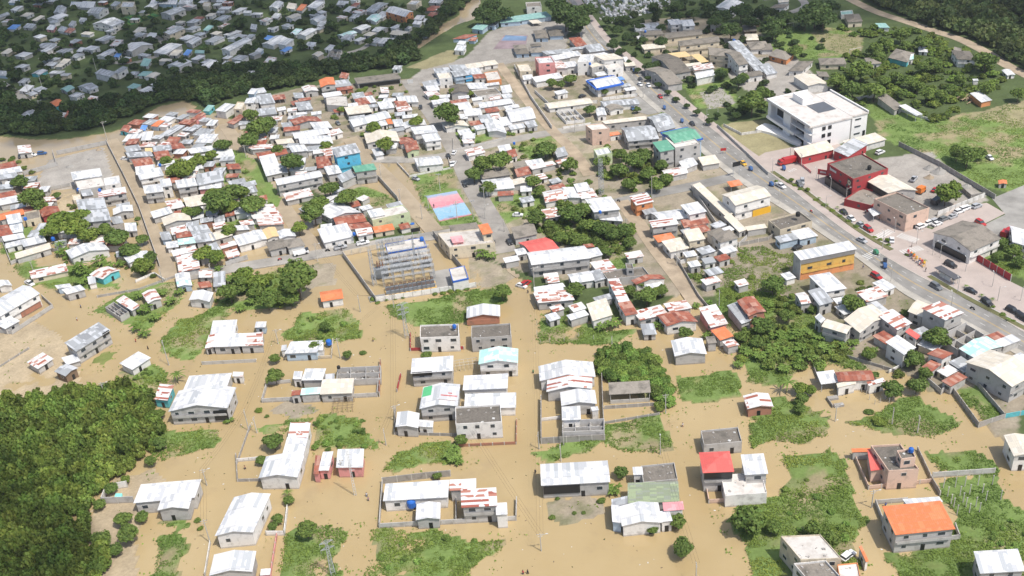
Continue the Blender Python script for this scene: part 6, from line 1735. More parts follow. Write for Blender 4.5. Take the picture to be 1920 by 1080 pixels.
mb = MB(); blockp(mb, .04, .68, 0.0, .18, -.5, hh-.7); blockp(mb, .10, .68, .18, 1, -.5, hh-.72); blockp(mb, .74, 1.0, .04, .86, -.5, hh-.9); blockp(mb, .66, .76, .18, .9, -.5, hh-.8); blockp(mb, -.0, .11, .45, .62, -.5, hh-.74); blockp(mb, 0, .11, .93, 1, 3, hh-.74)
obj("wall", mb.me("wall", [WHT]), o); mb = MB(); blockp(mb, -.02, .70, -.01, 1.02, hh-.7, hh); blockp(mb, .72, 1.01, .03, .87, hh-.9, hh-.3); obj("roof", mb.me("roof", [SLAB]), o)
mb = MB(); blockp(mb, .0, .10, 0, .44, 3.6, 3.9); blockp(mb, .0, .10, 0, .44, 7.6, 7.9); blockp(mb, -.06, .10, .3, .95, 4.2, 4.5); blockp(mb, -.06, -.045, .3, .95, 4.5, 5.4); obj("balcony", mb.me("balcony", [WHT]), o)
mb = MB(); blockp(mb, .32, .50, .62, .86, hh, hh+3.0); pb_ = mb.me("penthouse", [WHT]); obj("penthouse", pb_, o)
mb = MB(); blockp(mb, .36, .66, .30, .58, hh+.004, hh+.16); obj("skylight", mb.me("skylight", [plain("dark_membrane", (.12, .13, .15), .5)]), o)
mb = MB()
for a0, a1, b0, b1 in ((-.02, -.005, -.01, 1.02), (-.005, .70, 1.005, 1.02), (.99, 1.01, .03, .87)): blockp(mb, a0, a1, b0, b1, hh, hh+.5)
obj("parapet", mb.me("parapet", [WHT]), o)
for s in range(3):
    for a in (.20, .30):
        w = MB(); blockp(w, a, a+.055, -.006, .002, 2+s*3.4, 3.6+s*3.4); obj("window", w.me("window", [DARK]), o)
    w = MB(); blockp(w, .79, .89, .034, .041, 2.4+s*3.4, 2.95+s*3.4); obj("window", w.me("window", [GLASS]), o)
for b0, b1, z0, z1 in ((.19, .43, .3, 3.4), (.19, .43, 4.1, 7.4), (.19, .43, 8.1, 11.1), (.65, .9, 5.4, 11), (.65, .92, .4, 3.6)):
    w = MB(); blockp(w, .094, .101, b0, b1, z0, z1); obj('window', w.me('window', [DARK]), o)  # not windows: dark panels that paint in the shade of the deep recesses
for b0 in (.03,):
    for z in (.5, 4.6, 8.3): w = MB(); blockp(w, .096, .101 if b0 > .15 else .041, b0+.01, b0+.10, z, z+2.4); obj("window", w.me("window", [DARK]), o)
w = MB(); blockp(w, .94, .98, .034, .041, .2, 3.4); obj("door", w.me("door", [DARK]), o)
reg(o, "large white modern building with flat roof and dark skylight", 1535, 210, "building")
FOOT.append(np.array([c1, c2, cb, c0]))
# curved terrace in front
tp = [(1433,236),(1420,243),(1418,247),(1428,250),(1445,254),(1465,262),(1485,272),(1500,276),(1500,268),(1470,252),(1450,240)]
L = resample(gpx(tp+[tp[0]]), 2.0)[:-1]; mb = MB(); mb.prism([tuple(p) for p in L][::-1] if np.cross(L[1]-L[0], L[2]-L[1]) < 0 else [tuple(p) for p in L], -.2, 1.4)
t_ = obj("terrace", mb.me("terrace", [WHT])); reg(t_, "curved white terrace in front of the white public building", 1450, 255, "terrace")
# ================================================================= VEHICLES
def paint(n, c, r=.3): return plain("paint_"+n, c, r, .04, dirtamt=.08, spec=.5)
PAINT = dict(w=paint("white", (.78, .78, .78)), s=paint("silver", (.42, .43, .45)), k=paint("black", (.03, .03, .035)), r=paint("red", (.45, .03, .03)), y=paint("yellow", (.75, .42, .03)), b=paint("blue", (.04, .11, .28)), g=paint("green", (.05, .22, .12)), d=paint("grey", (.16, .17, .18)), o=paint("orange", (.7, .2, .03)))
CN = dict(w="white", s="silver", k="black", r="red", y="yellow", b="blue", g="green", d="dark grey", o="orange")
def loft(secs, w):
    """secs: list of (x, z_low, z_high, halfwidth factor) -> closed hull"""
    v = []; f = []
    for x, zl, zh, k in secs:
        hw = w/2*k; v += [(x, -hw, zl), (x, hw, zl), (x, hw*.97, zh-.12*(zh-zl)), (x, hw*.86, zh), (x, -hw*.86, zh), (x, -hw*.97, zh-.12*(zh-zl))]
    n = 6
    for i in range(len(secs)-1):
        for j in range(n): f.append((i*n+j, i*n+(j+1) % n, (i+1)*n+(j+1) % n, (i+1)*n+j))
    f += [tuple(range(n))[::-1], tuple(range((len(secs)-1)*n, len(secs)*n))]; return v, [q[::-1] for q in f]
WH = MB(); WH.lathe((0, 0, 0), [(.22, -.1), (.33, -.1), (.33, .1), (.22, .1)], 12); WHEEL = WH.me("tyre", [TIRE]); WH = MB(); WH.lathe((0, 0, 0), [(.05, -.11), (.2, -.108), (.2, .108), (.05, .11)], 8); RIM = WH.me("rim", [STEEL])
LAMPM = plain("lamp_glass", (.7, .7, .65), .2, .05, dirtamt=0)
BODY = {'car': ([(-2.15, .35, .85, .9), (-1.9, .25, 1.0, 1), (-.9, .25, 1.0, 1), (.9, .25, .98, 1), (1.8, .25, .85, .97), (2.15, .35, .7, .86)], 1.75, [(-1.7, .98, 1.02, .9), (-1.15, .98, 1.42, .86), (.25, .98, 1.46, .86), (1.05, .96, 1.0, .9)]),
        'suv': ([(-2.3, .4, 1.0, .92), (-2.1, .3, 1.15, 1), (1.0, .3, 1.12, 1), (2.0, .3, 1.0, .97), (2.3, .4, .85, .88)], 1.9, [(-2.1, 1.12, 1.2, .92), (-1.9, 1.12, 1.72, .88), (.3, 1.12, 1.76, .88), (1.1, 1.1, 1.15, .92)]),
        'pickup': ([(-2.6, .5, 1.05, .95), (-2.5, .4, 1.1, 1), (-.8, .4, 1.1, 1), (1.3, .4, 1.1, 1), (2.3, .4, 1.0, .96), (2.6, .5, .85, .88)], 1.85, [(-.8, 1.08, 1.15, .92), (-.75, 1.08, 1.68, .88), (.6, 1.08, 1.72, .88), (1.3, 1.06, 1.1, .92)])}
VM = {}
def vmesh(kind, c):
    if (kind, c) in VM: return VM[(kind, c)]
    secs, w, cab = BODY[kind]; mb = MB(); v, f = loft(secs, w); mb.add(v, f)
    if kind == 'pickup': mb.box((-1.65, .82, 1.2), (1.6, .08, .3)); mb.box((-1.65, -.82, 1.2), (1.6, .08, .3)); mb.box((-2.47, 0, 1.2), (.08, 1.6, .3))
    body = mb.me("body", [PAINT[c]]); cb_ = MB(); v, f = loft(cab, w); cb_.add(v, f); glass = cb_.me("windows", [GLASS])
    rb = MB(); x0, x1 = cab[1][0], cab[2][0]; rb.box(((x0+x1)/2, 0, cab[2][2]+.02), (x1-x0+.15, w*.76, .06)); rf = rb.me("car_roof", [PAINT[c]])
    if kind == 'pickup': bd = MB(); bd.box((-1.65, 0, 1.07), (1.55, 1.5, .06)); VM[('bed',)] = bd.me("cargo_bed", [TIRE])
    hl = MB(); hl.box((secs[-1][0]-.03, 0, 0), (.1, .34, .14)); VM[('hl',)] = VM.get(('hl',)) or hl.me("headlight", [LAMPM])
    VM[(kind, c)] = (body, glass, rf, w, secs); return VM[(kind, c)]
def vehicle(kind, c, px, py, px2, py2, look):
    """px,py = middle of the car on the ground; px2,py2 = a point it faces"""
    x, y = ground(px, py, .45); x2, y2 = ground(px2, py2, .45); a = math.atan2(y2-y, x2-x)
    wetv = bool(inpoly(np.array([x]), np.array([y]), gpx(WET))[0])
    body, glass, rf, w, secs = vmesh(kind, c); o = root({"car": "car", "suv": "car", "pickup": "pickup_truck"}[kind], (x, y, .46 if not wetv else -.05), a)
    obj("body", body, o); obj("windows", glass, o); obj("car_roof", rf, o)
    if kind == 'pickup': obj("cargo_bed", VM[('bed',)], o)
    for sx in (-1.35, 1.4):
        for sy in (-1, 1): wh = obj("wheel", WHEEL, o, (sx, sy*(w/2-.08), .33), (math.pi/2, 0, 0)); obj("rim", RIM, wh)
    for sy in (-.6, .6): obj("headlight", VM[('hl',)], o, (0 if kind == 'car' else .15 if kind == 'suv' else .45, sy, .68))
    reg(o, look, px, py, "car" if kind != 'pickup' else "pickup truck", "cars and pickups"); return o
CARS = """car w 1200 160 1215 172|car w 1216 162 1230 175|car k 1201 151 1210 160|car r 1238 183 1250 195|car k 1265 189 1275 199|car k 1298 234 1310 245|car w 1855 0 0 0
car w 1855.5 298 1865 305|car y 1393.5 308.5 1404 317|suv w 1727 427 1740 422|suv w 1742 420 1755 415|suv s 1753 417 1765 412|car k 1763 415 1776 410|car w 1757 422 1768 418|suv d 1769 413 1780 408|car s 1786 408 1798 403
suv w 1798 399 1812 394|suv w 1808 394 1820 390|suv s 1831 389 1845 384|car w 1814 391 1826 387|suv k 1782 499 1795 505|car w 1672 452 1672 440|car k 1495 466 1508 460|car k 1498 470 1500 468
car w 1505 453 1505 445|suv r 1643 521 1655 528|car s 1616 453 1628 459|car s 1602 492 1612 490|suv r 1628 432 1640 440|car k 1582 400 1590 406|car w 1596 412 1606 420|car s 1614 424 1624 431|suv s 1504 343 1504 350|suv d 1499 348 1505 354|pickup s 1713 338 1720 330|pickup w 1574 354 1590 360
pickup w 1464 351 1475 357|suv w 1650 288 1670 280|car r 1753 358 1760 352|suv r 1838 421 1850 428|suv r 1890 440 1905 444|pickup s 639 466 655 462|pickup w 681 458 695 455|pickup w 60 291 75 291|suv b 79 288 90 287|suv k 43 294 50 292|car w 234 298 245 299
car s 780 337 788 340|car k 872 348 878 358|car w 851 308 857 300|car k 841 295 846 302|car w 852 288 858 280|car w 847 310 850 318|car k 955 456 960 463|suv r 986 532 998 524|car w 978 536 985 538|pickup w 56 532 68 538|car k 789 203 790 210|car d 634 233 640 238|suv k 1920 600 1930 606
suv k 1850 570 1860 577|car k 1910 592 1920 600|suv k 1898 585 1908 590|car k 1820 548 1830 552|car b 1186 205 1195 213|car k 1092 182 1098 180|suv b 1318 240 1318 240|suv d 1755 540 1765 546|suv w 1590 1043 1600 1035|car w 971 405 980 405|suv w 968 405 980 400|pickup b 780 376 780 400"""
CARL = {}
for s in CARS.replace('\n', '|').split('|'):
    w = s.split(); k, c = w[0], w[1]; a = [float(v) for v in w[2:]]
    if a[1] <= 0 or (a[0], a[1]) == (a[2], a[3]) or (a[0], a[1]) in ((780, 376), (968, 405), (1498, 470), (1602, 492)): continue
    vehicle(k, c, *a, f"{CN[c]} {'pickup truck' if k == 'pickup' else ('tall car' if k == 'suv' else 'small car')}")
def boxveh(px, py, px2, py2, name, L, w, h, cab, cc, bc, label, cat):
    x, y = ground(px, py, .45); x2, y2 = ground(px2, py2, .45); o = root(name, (x, y, .46), math.atan2(y2-y, x2-x)); mb = MB()
    v, f = loft([(-L/2, .6, h, .97), (-L/2+.15, .5, h, 1), (L/2-cab-.1, .5, h, 1), (L/2-cab, .6, h-.05, .97)], w); mb.add(v, f); obj("cargo_body", mb.me("cargo_body", [PAINT[bc]]), o)
    mb = MB(); v, f = loft([(L/2-cab+.02, .5, min(h, 2.5), .95), (L/2-.4, .5, min(h, 2.5), .95), (L/2, .5, 1.5, .93)], w); mb.add(v, f); obj("cab", mb.me("cab", [PAINT[cc]]), o)
    mb = MB(); mb.box((L/2-.2, 0, 1.85), (.5, w*.8, .65)); mb.box((L/2-.8, 0, 1.8), (.6, w*.97, .5)); obj("windscreen", mb.me("windscreen", [GLASS]), o)
    if name == 'bus': mb = MB(); mb.box((-.3, 0, 2.0), (L*.82, w*1.01, .7)); obj("windows", mb.me("windows", [GLASS]), o)
    for sx in (-L*.32, L*.33):
        for sy in (-1, 1): obj("wheel", WHEEL, o, (sx, sy*(w/2-.1), .45), (math.pi/2, 0, 0), (1.4, 1.4, 1.4))
    reg(o, label, px, py, cat)
boxveh(565, 477, 585, 472, "truck", 6, 2.1, 1.6, 1.7, 'w', 'w', "small white flatbed truck parked on the concrete street", "truck")
boxveh(1174, 121, 1168, 108, "bus", 10, 2.5, 3.1, 1.0, 'w', 'w', "white bus on the highway beside the white corner block", "bus")
boxveh(1475, 307, 1462, 310, "fire_engine", 8, 2.5, 2.9, 2.0, 'r', 'r', "red fire engine in front of the red walled station", "fire engine")
boxveh(1889, 441, 1900, 434, "truck", 7, 2.4, 2.6, 2.0, 'r', 'r', "red truck at the right edge beside the white store", "truck")
boxveh(1726, 361, 1735, 355, "container", 4.2, 2.4, 2.8, 1.5, 'o', 'o', "rusty orange container truck by the cream hall", "truck")
boxveh(1757, 380, 1768, 372, "truck", 7, 2.4, 2.4, 2.0, 'o', 'k', "dark orange lorry under the yard tree", "truck")
# motorbikes and three wheeled taxis
mb = MB(); mb.box((0, 0, .62), (1.1, .25, .3)); mb.bar((.55, 0, .5), (.4, 0, 1.05), .05, 5); mb.box((.4, 0, 1.05), (.08, .6, .06)); mb.box((-.25, 0, .85), (.7, .28, .1)); BIKE = mb.me("bike_frame", [PAINT['r']]); BIKEK = mb.me("bike_frame", [PAINT['k']])
mb = MB(); v, f = loft([(-1.2, .4, 1.0, .95), (-1.1, .35, 1.75, 1), (.3, .35, 1.75, 1), (.75, .5, 1.0, .8)], 1.35); mb.add(v, f); TUK = {c: mb.me("cabin", [PAINT[c]]) for c in 'bkg'}
for s in "r 525 488 540 484|r 1521 398 1530 405|k 1823 580 1835 585|k 614 471 620 470|k 1160 378 1165 380|k 928 455 930 460|k 1700 428 1706 426|k 615 471 618 471".split('|'):
    w = s.split(); a = [float(v) for v in w[1:]]; x, y = ground(a[0], a[1], .45); x2, y2 = ground(a[2], a[3], .45); o = root("motorbike", (x, y, .46), math.atan2(y2-y, x2-x)); obj("bike_frame", BIKE if w[0] == 'r' else BIKEK, o)
    for sx in (-.62, .62): obj("wheel", WHEEL, o, (sx, 0, .32), (math.pi/2, 0, 0), (.95, .95, .5))
    reg(o, f"{CN[w[0]]} motorbike", a[0], a[1], "motorbike", "motorbikes")
for s in "g 1643 477 1652 483|k 1659 494 1660 502|b 1659 503 1662 512|b 1910 594 0 0|b 1279 230 1285 238|b 1246 205 1250 212|b 1470 319 1474 325|b 1908 312 0 0|b 1189 135 1195 142|b 1447 349 1452 352|b 1408 320 1415 325".split('|'):
    w = s.split(); a = [float(v) for v in w[1:]]
    if a[2] == 0: continue
    x, y = ground(a[0], a[1], .45); x2, y2 = ground(a[2], a[3], .45); o = root("mototaxi", (x, y, .46), math.atan2(y2-y, x2-x)); obj("cabin", TUK[w[0]], o)
    for sx, sy in ((-.7, -.6), (-.7, .6), (.95, 0)): obj("wheel", WHEEL, o, (sx, sy, .3), (math.pi/2, 0, 0), (.85, .85, .7))
    reg(o, f"{CN[w[0]]} three wheeled mototaxi", a[0], a[1], "mototaxi", "three wheeled taxis")
# ================================================================= ROOF TANKS, SHELTER, SIGNS, SMALL THINGS
mb = MB(); mb.lathe((0, 0, 0), [(.55, 0), (.62, .1), (.62, .9), (.5, 1.1), (.2, 1.22), (.18, 1.3)], 12); TANK = mb.me("water_tank", [BLUEP]); mb = MB(); mb.lathe((0, 0, 0), [(.55, 0), (.62, .1), (.62, .9), (.5, 1.1), (.2, 1.22), (.18, 1.3)], 12); TANKK = mb.me("water_tank", [BLACK])
for px, py, z, s, m, lb in [(852,614,6.6,1.1,TANK,"blue water tank on the white house roof terrace"),(617,645,1.2,1.6,TANK,"blue water tank beside the light blue house"),(772,948,1.5,2.0,TANK,"blue tank in the compound yard"),(1708,846,9.1,1.1,TANK,"blue water tank on the peach house penthouse"),(791,450,4.5,1.3,TANK,"blue water tank on the substation control building"),(100,450,2,1.3,TANK,"blue water tank on the small white block beside the palms"),(187,358,6,1.1,TANK,"blue water tank in front of the striped rusty roof"),(147,357,4,1.1,TANK,"blue water tank above the cream annex"),(48,412,4.5,1.2,TANK,"blue water tank by the pale blue roof"),(300,311,5,1.1,TANK,"blue tank among white roofs by the first street"),(664,440,4.5,1.0,TANK,"blue tank on the white sheet roof corner"),(1106,121,8,1.1,TANK,"blue tank on the curved corner block roof"),(1125,399,6,1.0,TANK,"blue tank at the bluish roofed house"),(1376,78,3,1.4,TANK,"blue tank behind the classroom block"),(1850,272,6,1,TANK,"x"),(635,690,3.8,.9,TANKK,"black water tank at the rubble ruin"),(1496,404,6.5,1.4,TANKK,"black water tank on the blackened flat roof"),(1299,470,2,1.2,TANKK,"black tank between the white houses"),(1630,316,9,1.3,TANKK,"dark tank on the red shop roof"),(774,599+2,.2,.1,TANK,"x"),(1210,60,6.6,1.0,TANK,"blue tank on the cream school office"),(964,270,4,1.0,TANK,"blue tank left of the meadow trees"),(770,412,.5,1.3,TANK,"x"),(773,420,.3,1.5,TANK,"round blue pool tub by the green house")]:
    if lb == "x": continue
    x, y = ground(px, py, z); o = obj("water_tank", m, None, (x, y, z-.2), scale=(s, s, s if 'tub' not in lb else .5)); reg(o, lb, px, py, "water tank", "roof water tanks")
def slabthing(name, px, z0, z1, mat, label, cat, **k):
    mb = MB(); P_ = gpx(px, z1); mb.prism([tuple(p) for p in P_][::-1], z0, z1); o = obj(name, mb.me(name, [mat])); c = P_.mean(0); q = project(c[0], c[1], z1); reg(o, label, q[0], q[1], cat); return o
x, y = ground(1775, 524, .5); x2, y2 = ground(1755, 512, .5); a = math.atan2(y2-y, x2-x); o = root("bus_shelter", (x, y, .56), a)
mb = MB(); [mb.bar((sx, sy, 0), (sx, sy, 2.6), .08, 5) for sx in (-4, 0, 4) for sy in (-.9, .9)]; obj("posts", mb.me("posts", [STEEL]), o); mb = MB(); mb.box((0, 0, 2.7), (9.5, 3.0, .18)); obj("roof", mb.me("roof", [plain("dark_sheet", (.10, .10, .11), .5)]), o)
mb = MB(); mb.box((0, .9, 1.3), (5, .08, 1.8)); obj("advert_panel", mb.me("advert_panel", [WALL['w']]), o); reg(o, "dark roofed bus shelter beside the highway pavement", 1765, 518, "bus shelter")
def billboard(px, py, w, h, z, mat, label, face=(0, -1), marks=None, posts=True):
    x, y = ground(px, py); a = math.atan2(face[1], face[0])+math.pi/2; o = root("signboard", (x, y, 0), a); mb = MB(); mb.box((0, 0, z), (w, .2, h)); obj("board", mb.me("board", [mat]), o)
    if posts: mb = MB(); [mb.bar((s*w*.4, 0, 0), (s*w*.4, 0, z-h/2), .12, 5) for s in (-1, 1)]; obj("posts", mb.me("posts", [STEEL]), o)
    if marks:
        mb = MB(); r = random.Random(3)
        for (mx, mz, mw, mh) in marks: mb.box((mx, -.13, z+mz), (mw, .05, mh))
        obj("lettering", mb.me("lettering", [FRAMEM]), o)
    reg(o, label, px, py-8, "sign"); return o
billboard(1543, 340, 5, 2.4, 4.0, WALL['r'], "red forecourt sign with white lettering", (-.6, -.8), [(-1.2+.5*k, .1, .35, .7) for k in range(5)])
billboard(1380, 350-18, 3.6, 2.0, 6, DARK, "dark signboard at the side street corner", (.3, -1))
billboard(782, 452, 3.6, 1.6, 5, DARK, "dark signboard on the street behind the substation", (.2, -1))
billboard(1356, 290, 2.5, 1.2, 2.5, PAINT['r'], "red awning sign by the highway", (0, -1))
# red shop front: fascia lettering and round emblem on the panel
A_, B_, C_ = [np.array(ground(1440+a/4, 270+b/4, 9)) for a, b in ((640, 262), (902, 182), (702, 68))]; D_ = A_+C_-B_
d = (A_-D_); ln = np.linalg.norm(d); d /= ln; nn = np.array([d[1], -d[0]]); 
if nn@(-(A_+D_)/2) < 0: nn = -nn
so_ = BLD["vivid red fronted shop with stained flat roof"][0]; sc_ = np.array([so_.location.x, so_.location.y])
mb = MB(); 
for k in range(9):
    p = D_+d*ln*(.13+.028*k)+nn*.1-sc_; mb.box((p[0], p[1], 7.4+(.35 if k == 0 else 0)*.3), (ln*.022, .1, .9 if k else 1.5), math.atan2(d[1], d[0]))
obj("lettering", mb.me("lettering", [FRAMEM]), so_); mb = MB(); p = D_+d*ln*.88+nn*.12-sc_; mb.box((p[0], p[1], 6.6), (2.6, .1, 2.6), math.atan2(d[1], d[0])); obj("sign_panel", mb.me("sign_panel", [DARK]), so_)
mb = MB(); p = p+nn*.08; 
for k in range(12): t = 2*math.pi*k/12; mb.box((p[0]+d[0]*math.cos(t)*.7, p[1]+d[1]*math.cos(t)*.7, 6.6+.7*math.sin(t)), (.5, .06, .5), math.atan2(d[1], d[0]))
obj("emblem", mb.me("emblem", [WALL['c']]), so_)
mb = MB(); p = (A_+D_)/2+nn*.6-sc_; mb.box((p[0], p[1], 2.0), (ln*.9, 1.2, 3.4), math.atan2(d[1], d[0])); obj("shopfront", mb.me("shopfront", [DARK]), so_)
# painted lettering and the green sheet on the pale block roof
bo, q_, cen_ = BLD["pale block house with one green roof sheet"]; q4 = [np.array(p) for p in q_]
def onroof(u, v): p = lerp2(q4, u, v); L1 = np.linalg.norm(q4[1]-q4[0]); return (p[0], p[1], 5.5+min(2.4, .10*L1)*(1-abs(2*u-1))+.05)
mb = MB(); mb.add([onroof(0.02, .52), onroof(.26, .52), onroof(.26, .97), onroof(.02, .97)], [(0, 1, 2, 3)]); obj("green_sheet", mb.me("green_sheet", [plain("green_sheet", (.12, .5, .22), .5, .1)]), bo)
rl = MB(); r = random.Random(5)
for row, u0, u1, hgt_, mi in ((.40, .54, .96, .055, 0), (.20, .50, .92, .035, 1), (.52, .72, .82, .05, 0)):
    u = u0
    while u < u1:
        wl = .011+.012*r.random(); rl.add([onroof(u, row), onroof(u+wl, row), onroof(u+wl, row+hgt_), onroof(u, row+hgt_)], [(0, 1, 2, 3)], mi); u += wl+.006
obj("painted_lettering", rl.me("painted_lettering", [plain("red_lettering", (.5, .04, .04), .6, .1), plain("grey_lettering", (.3, .22, .22), .6, .1)]), bo)
# orange front band on the big warehouse
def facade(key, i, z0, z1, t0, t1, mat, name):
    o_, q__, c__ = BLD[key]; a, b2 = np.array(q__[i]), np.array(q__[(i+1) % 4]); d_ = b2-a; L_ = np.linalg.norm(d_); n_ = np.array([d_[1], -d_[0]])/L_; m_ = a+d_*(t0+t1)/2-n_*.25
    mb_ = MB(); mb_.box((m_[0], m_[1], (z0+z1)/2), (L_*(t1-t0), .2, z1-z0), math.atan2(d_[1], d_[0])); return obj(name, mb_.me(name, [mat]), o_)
facade("huge cream roofed white warehouse with orange front", 0, .3, 3.0, .5, 1.0, PAINT['y'], "painted_band")
facade("bright yellow two storey building with white roof", 0, 0, 3.0, .02, .98, WALL['o'], "ground_floor_band")
facade("bright yellow two storey building with white roof", 3, 0, 8.3, .05, .97, WALL['g'], "side_wall"); facade("bright yellow two storey building with white roof", 0, 6.6, 8.4, .02, .98, WALL['d'], "upper_gallery")
facade("two storey house with pale turquoise ground floor", 0, 0, 2.8, .1, .98, plain("wall_pale_aqua", (.42, .68, .68), .9, .1), "painted_band")
facade("grey roofed house with bright blue door front", 0, 1, 4, .6, .98, plain("bright_blue_paint", (.08, .38, .68), .6, .1), "painted_band")
facade("house block" if "house block" in BLD else "cream two storey corner block with stained flat roof", 0, 3.4, 3.8, 0, 1, WALL['p'], "painted_band")
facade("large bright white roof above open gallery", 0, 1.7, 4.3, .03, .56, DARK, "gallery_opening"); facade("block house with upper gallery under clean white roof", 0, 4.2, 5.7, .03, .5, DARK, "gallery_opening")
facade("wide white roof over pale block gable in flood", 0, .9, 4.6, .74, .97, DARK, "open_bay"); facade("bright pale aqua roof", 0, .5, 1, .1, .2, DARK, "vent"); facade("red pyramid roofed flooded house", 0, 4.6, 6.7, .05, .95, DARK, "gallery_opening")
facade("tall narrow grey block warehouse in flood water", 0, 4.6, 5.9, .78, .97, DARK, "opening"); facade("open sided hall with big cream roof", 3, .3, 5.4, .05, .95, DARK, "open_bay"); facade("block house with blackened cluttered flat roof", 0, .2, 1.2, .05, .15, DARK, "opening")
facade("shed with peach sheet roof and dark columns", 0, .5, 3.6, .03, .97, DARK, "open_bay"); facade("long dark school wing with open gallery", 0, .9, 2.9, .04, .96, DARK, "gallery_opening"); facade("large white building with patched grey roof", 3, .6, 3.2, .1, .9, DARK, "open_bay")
facade("long white roofed two storey building at left edge", 0, .4, 2.8, .45, .95, WALL['k'], "brick_panel"); facade("white roof over half brick wall", 0, .2, 2.2, .0, .9, WALL['k'], "brick_panel")
# playground: coloured frames by the promenade
for i, (px, py, c) in enumerate([(1702,478,'r'),(1708,482,'b'),(1713,486,'o'),(1718,490,'y'),(1724,494,'b'),(1728,497,'r'),(1732,500,'y')]):
    x, y = ground(px, py, .5); o = root("play_frame", (x, y, .5), i*.7); o.scale = (.62, .62, .9); mb = MB(); [mb.bar((sx, sy, 0), (sx*.7, sy*.7, 2.0), .07, 5) for sx in (-.7, .7) for sy in (-.7, .7)]; mb.box((0, 0, 1.4), (1.1, 1.1, .12)); mb.box((1.2, 0, .8), (1.6, .5, .12)); obj("frame", mb.me("frame", [PAINT[c]]), o)
    mb = MB(); mb.lathe((0, 0, 2.0), [(.9, 0), (.05, .7)], 4); obj("canopy", mb.me("canopy", [PAINT['o' if c == 'b' else c]]), o); reg(o, f"{CN[c]} playground frame with pitched top", px, py, "play frame", "playground frames")
# promenade parasols of clipped topiary
for px, py in [(1484,340),(1499,346),(1514,358),(1582,400),(1614,420),(1628,429),(1664,453)]:
    tree('l', px, py-3, 5, "small clipped tree in the planted median")
# tombs of the cemetery
mb = MB(); mb.box((0, 0, .7), (1.0, 2.1, 1.5)); mb.box((0, .85, 1.7), (.8, .2, .9)); mb.box((0, .85, 2.3), (.12, .12, .7)); mb.box((0, .85, 2.4), (.5, .12, .12)); TOMB = mb.me("tomb", [WHT]); TOMB2 = mb.me("tomb", [WALL['g']]); cm = [(1085,0),(1240,-12),(1262,0),(1250,20),(1225,28),(1190,32),(1175,42),(1130,45),(1108,15)]
P_ = np.array(cm, float); k = 0; tries = 0
while k < 230 and tries < 3000:
    tries += 1; px, py = rnd.uniform(1085, 1262), rnd.uniform(-8, 44)
    if not bool(inpoly(np.array([px]), np.array([py]), P_)[0]): continue
    x, y = ground(px, py); s = rnd.uniform(.75, 1.35); o = obj("tomb", TOMB if rnd.random() < .5 else TOMB2, None, (x, y, .3), (0, 0, rnd.choice([.3, 1.87])+rnd.uniform(-.1, .1)), (s*1.1, s, s*rnd.uniform(.4, .8))); k += 1
    o["category"] = "tomb"; o["group"] = "whitewashed tombs of the cemetery"; o["label"] = "small pale tomb in the crowded cemetery"
# dirt and rubble piles
for px, py, r, h, mt, lb in [(1760,325,14,2.2,GRAV,"large grey gravel heap by the dark wall"),(1742,318,10,1.6,GRAV,"smaller grey gravel heap"),(1742,335,9,1.3,DIRT,"tan sand heap near the parked lorry"),(131,314,7,.8,GRAV,"low dark gravel heap in the sandy compound"),(185,282,5,.8,DIRT,"small sand heap by the compound wall"),(170,300,6,.7,GRAV,"flat grey heap in the sandy compound"),(1812,352,10,1.2,GRAV,"pale gravel heap behind the yard tree")]:
    x, y = ground(px, py); Rm = r*mpp(px, py); n = 22; V = []; F = []
    for i in range(n+1):
        for j in range(n):
            t = 2*math.pi*j/n; rr = i/n; V.append((rr*Rm*math.cos(t)*(1+.15*math.sin(3*t)), rr*Rm*math.sin(t)*.8, h*(1-rr)**1.1*(1+.25*math.sin(5*t+rr*6))*(1 if i < n else 0)+(.25 if i < n else -.1)))
    for i in range(n):
        for j in range(n): F.append((i*n+j, (i+1)*n+j, (i+1)*n+(j+1) % n, i*n+(j+1) % n))
    o = obj("gravel_heap", mesh("gravel_heap", V, F, mt, smooth=True), None, (x, y, .2)); reg(o, lb, px, py, "heap")
# timber stack, pool, rubble stove
x, y = ground(1815, 188); o = root("timber_stack", (x, y, .3), .5); r = random.Random(2); mb = MB()
for k in range(26): mb.bar((r.uniform(-6, 0), r.uniform(-4, 4), .2+.05*k), (r.uniform(0, 6), r.uniform(-4, 4), .2+.06*k), .16, 5)
obj("logs", mb.me("logs", [plain("pale_timber", (.4, .3, .2), .9)]), o); reg(o, "heap of pale timber beside the blue roofed shed", 1812, 186, "timber stack")
x, y = ground(220.5, 929.5, 1.2); slabthing("swimming_pool", [(213,936),(217,925),(229,925),(226,937)], 0, 1.0, plain("pool_aqua", (.25, .72, .68), .2, .05, dirtamt=0), "small turquoise pool in the flooded yard", "pool")
fence([(193,945),(203,920),(240,914)], 2.4, w_, "white wall round the yard with the small pool"); fence([(193,945),(252,943)], 2.4, g_, "grey front wall of the small pool yard")
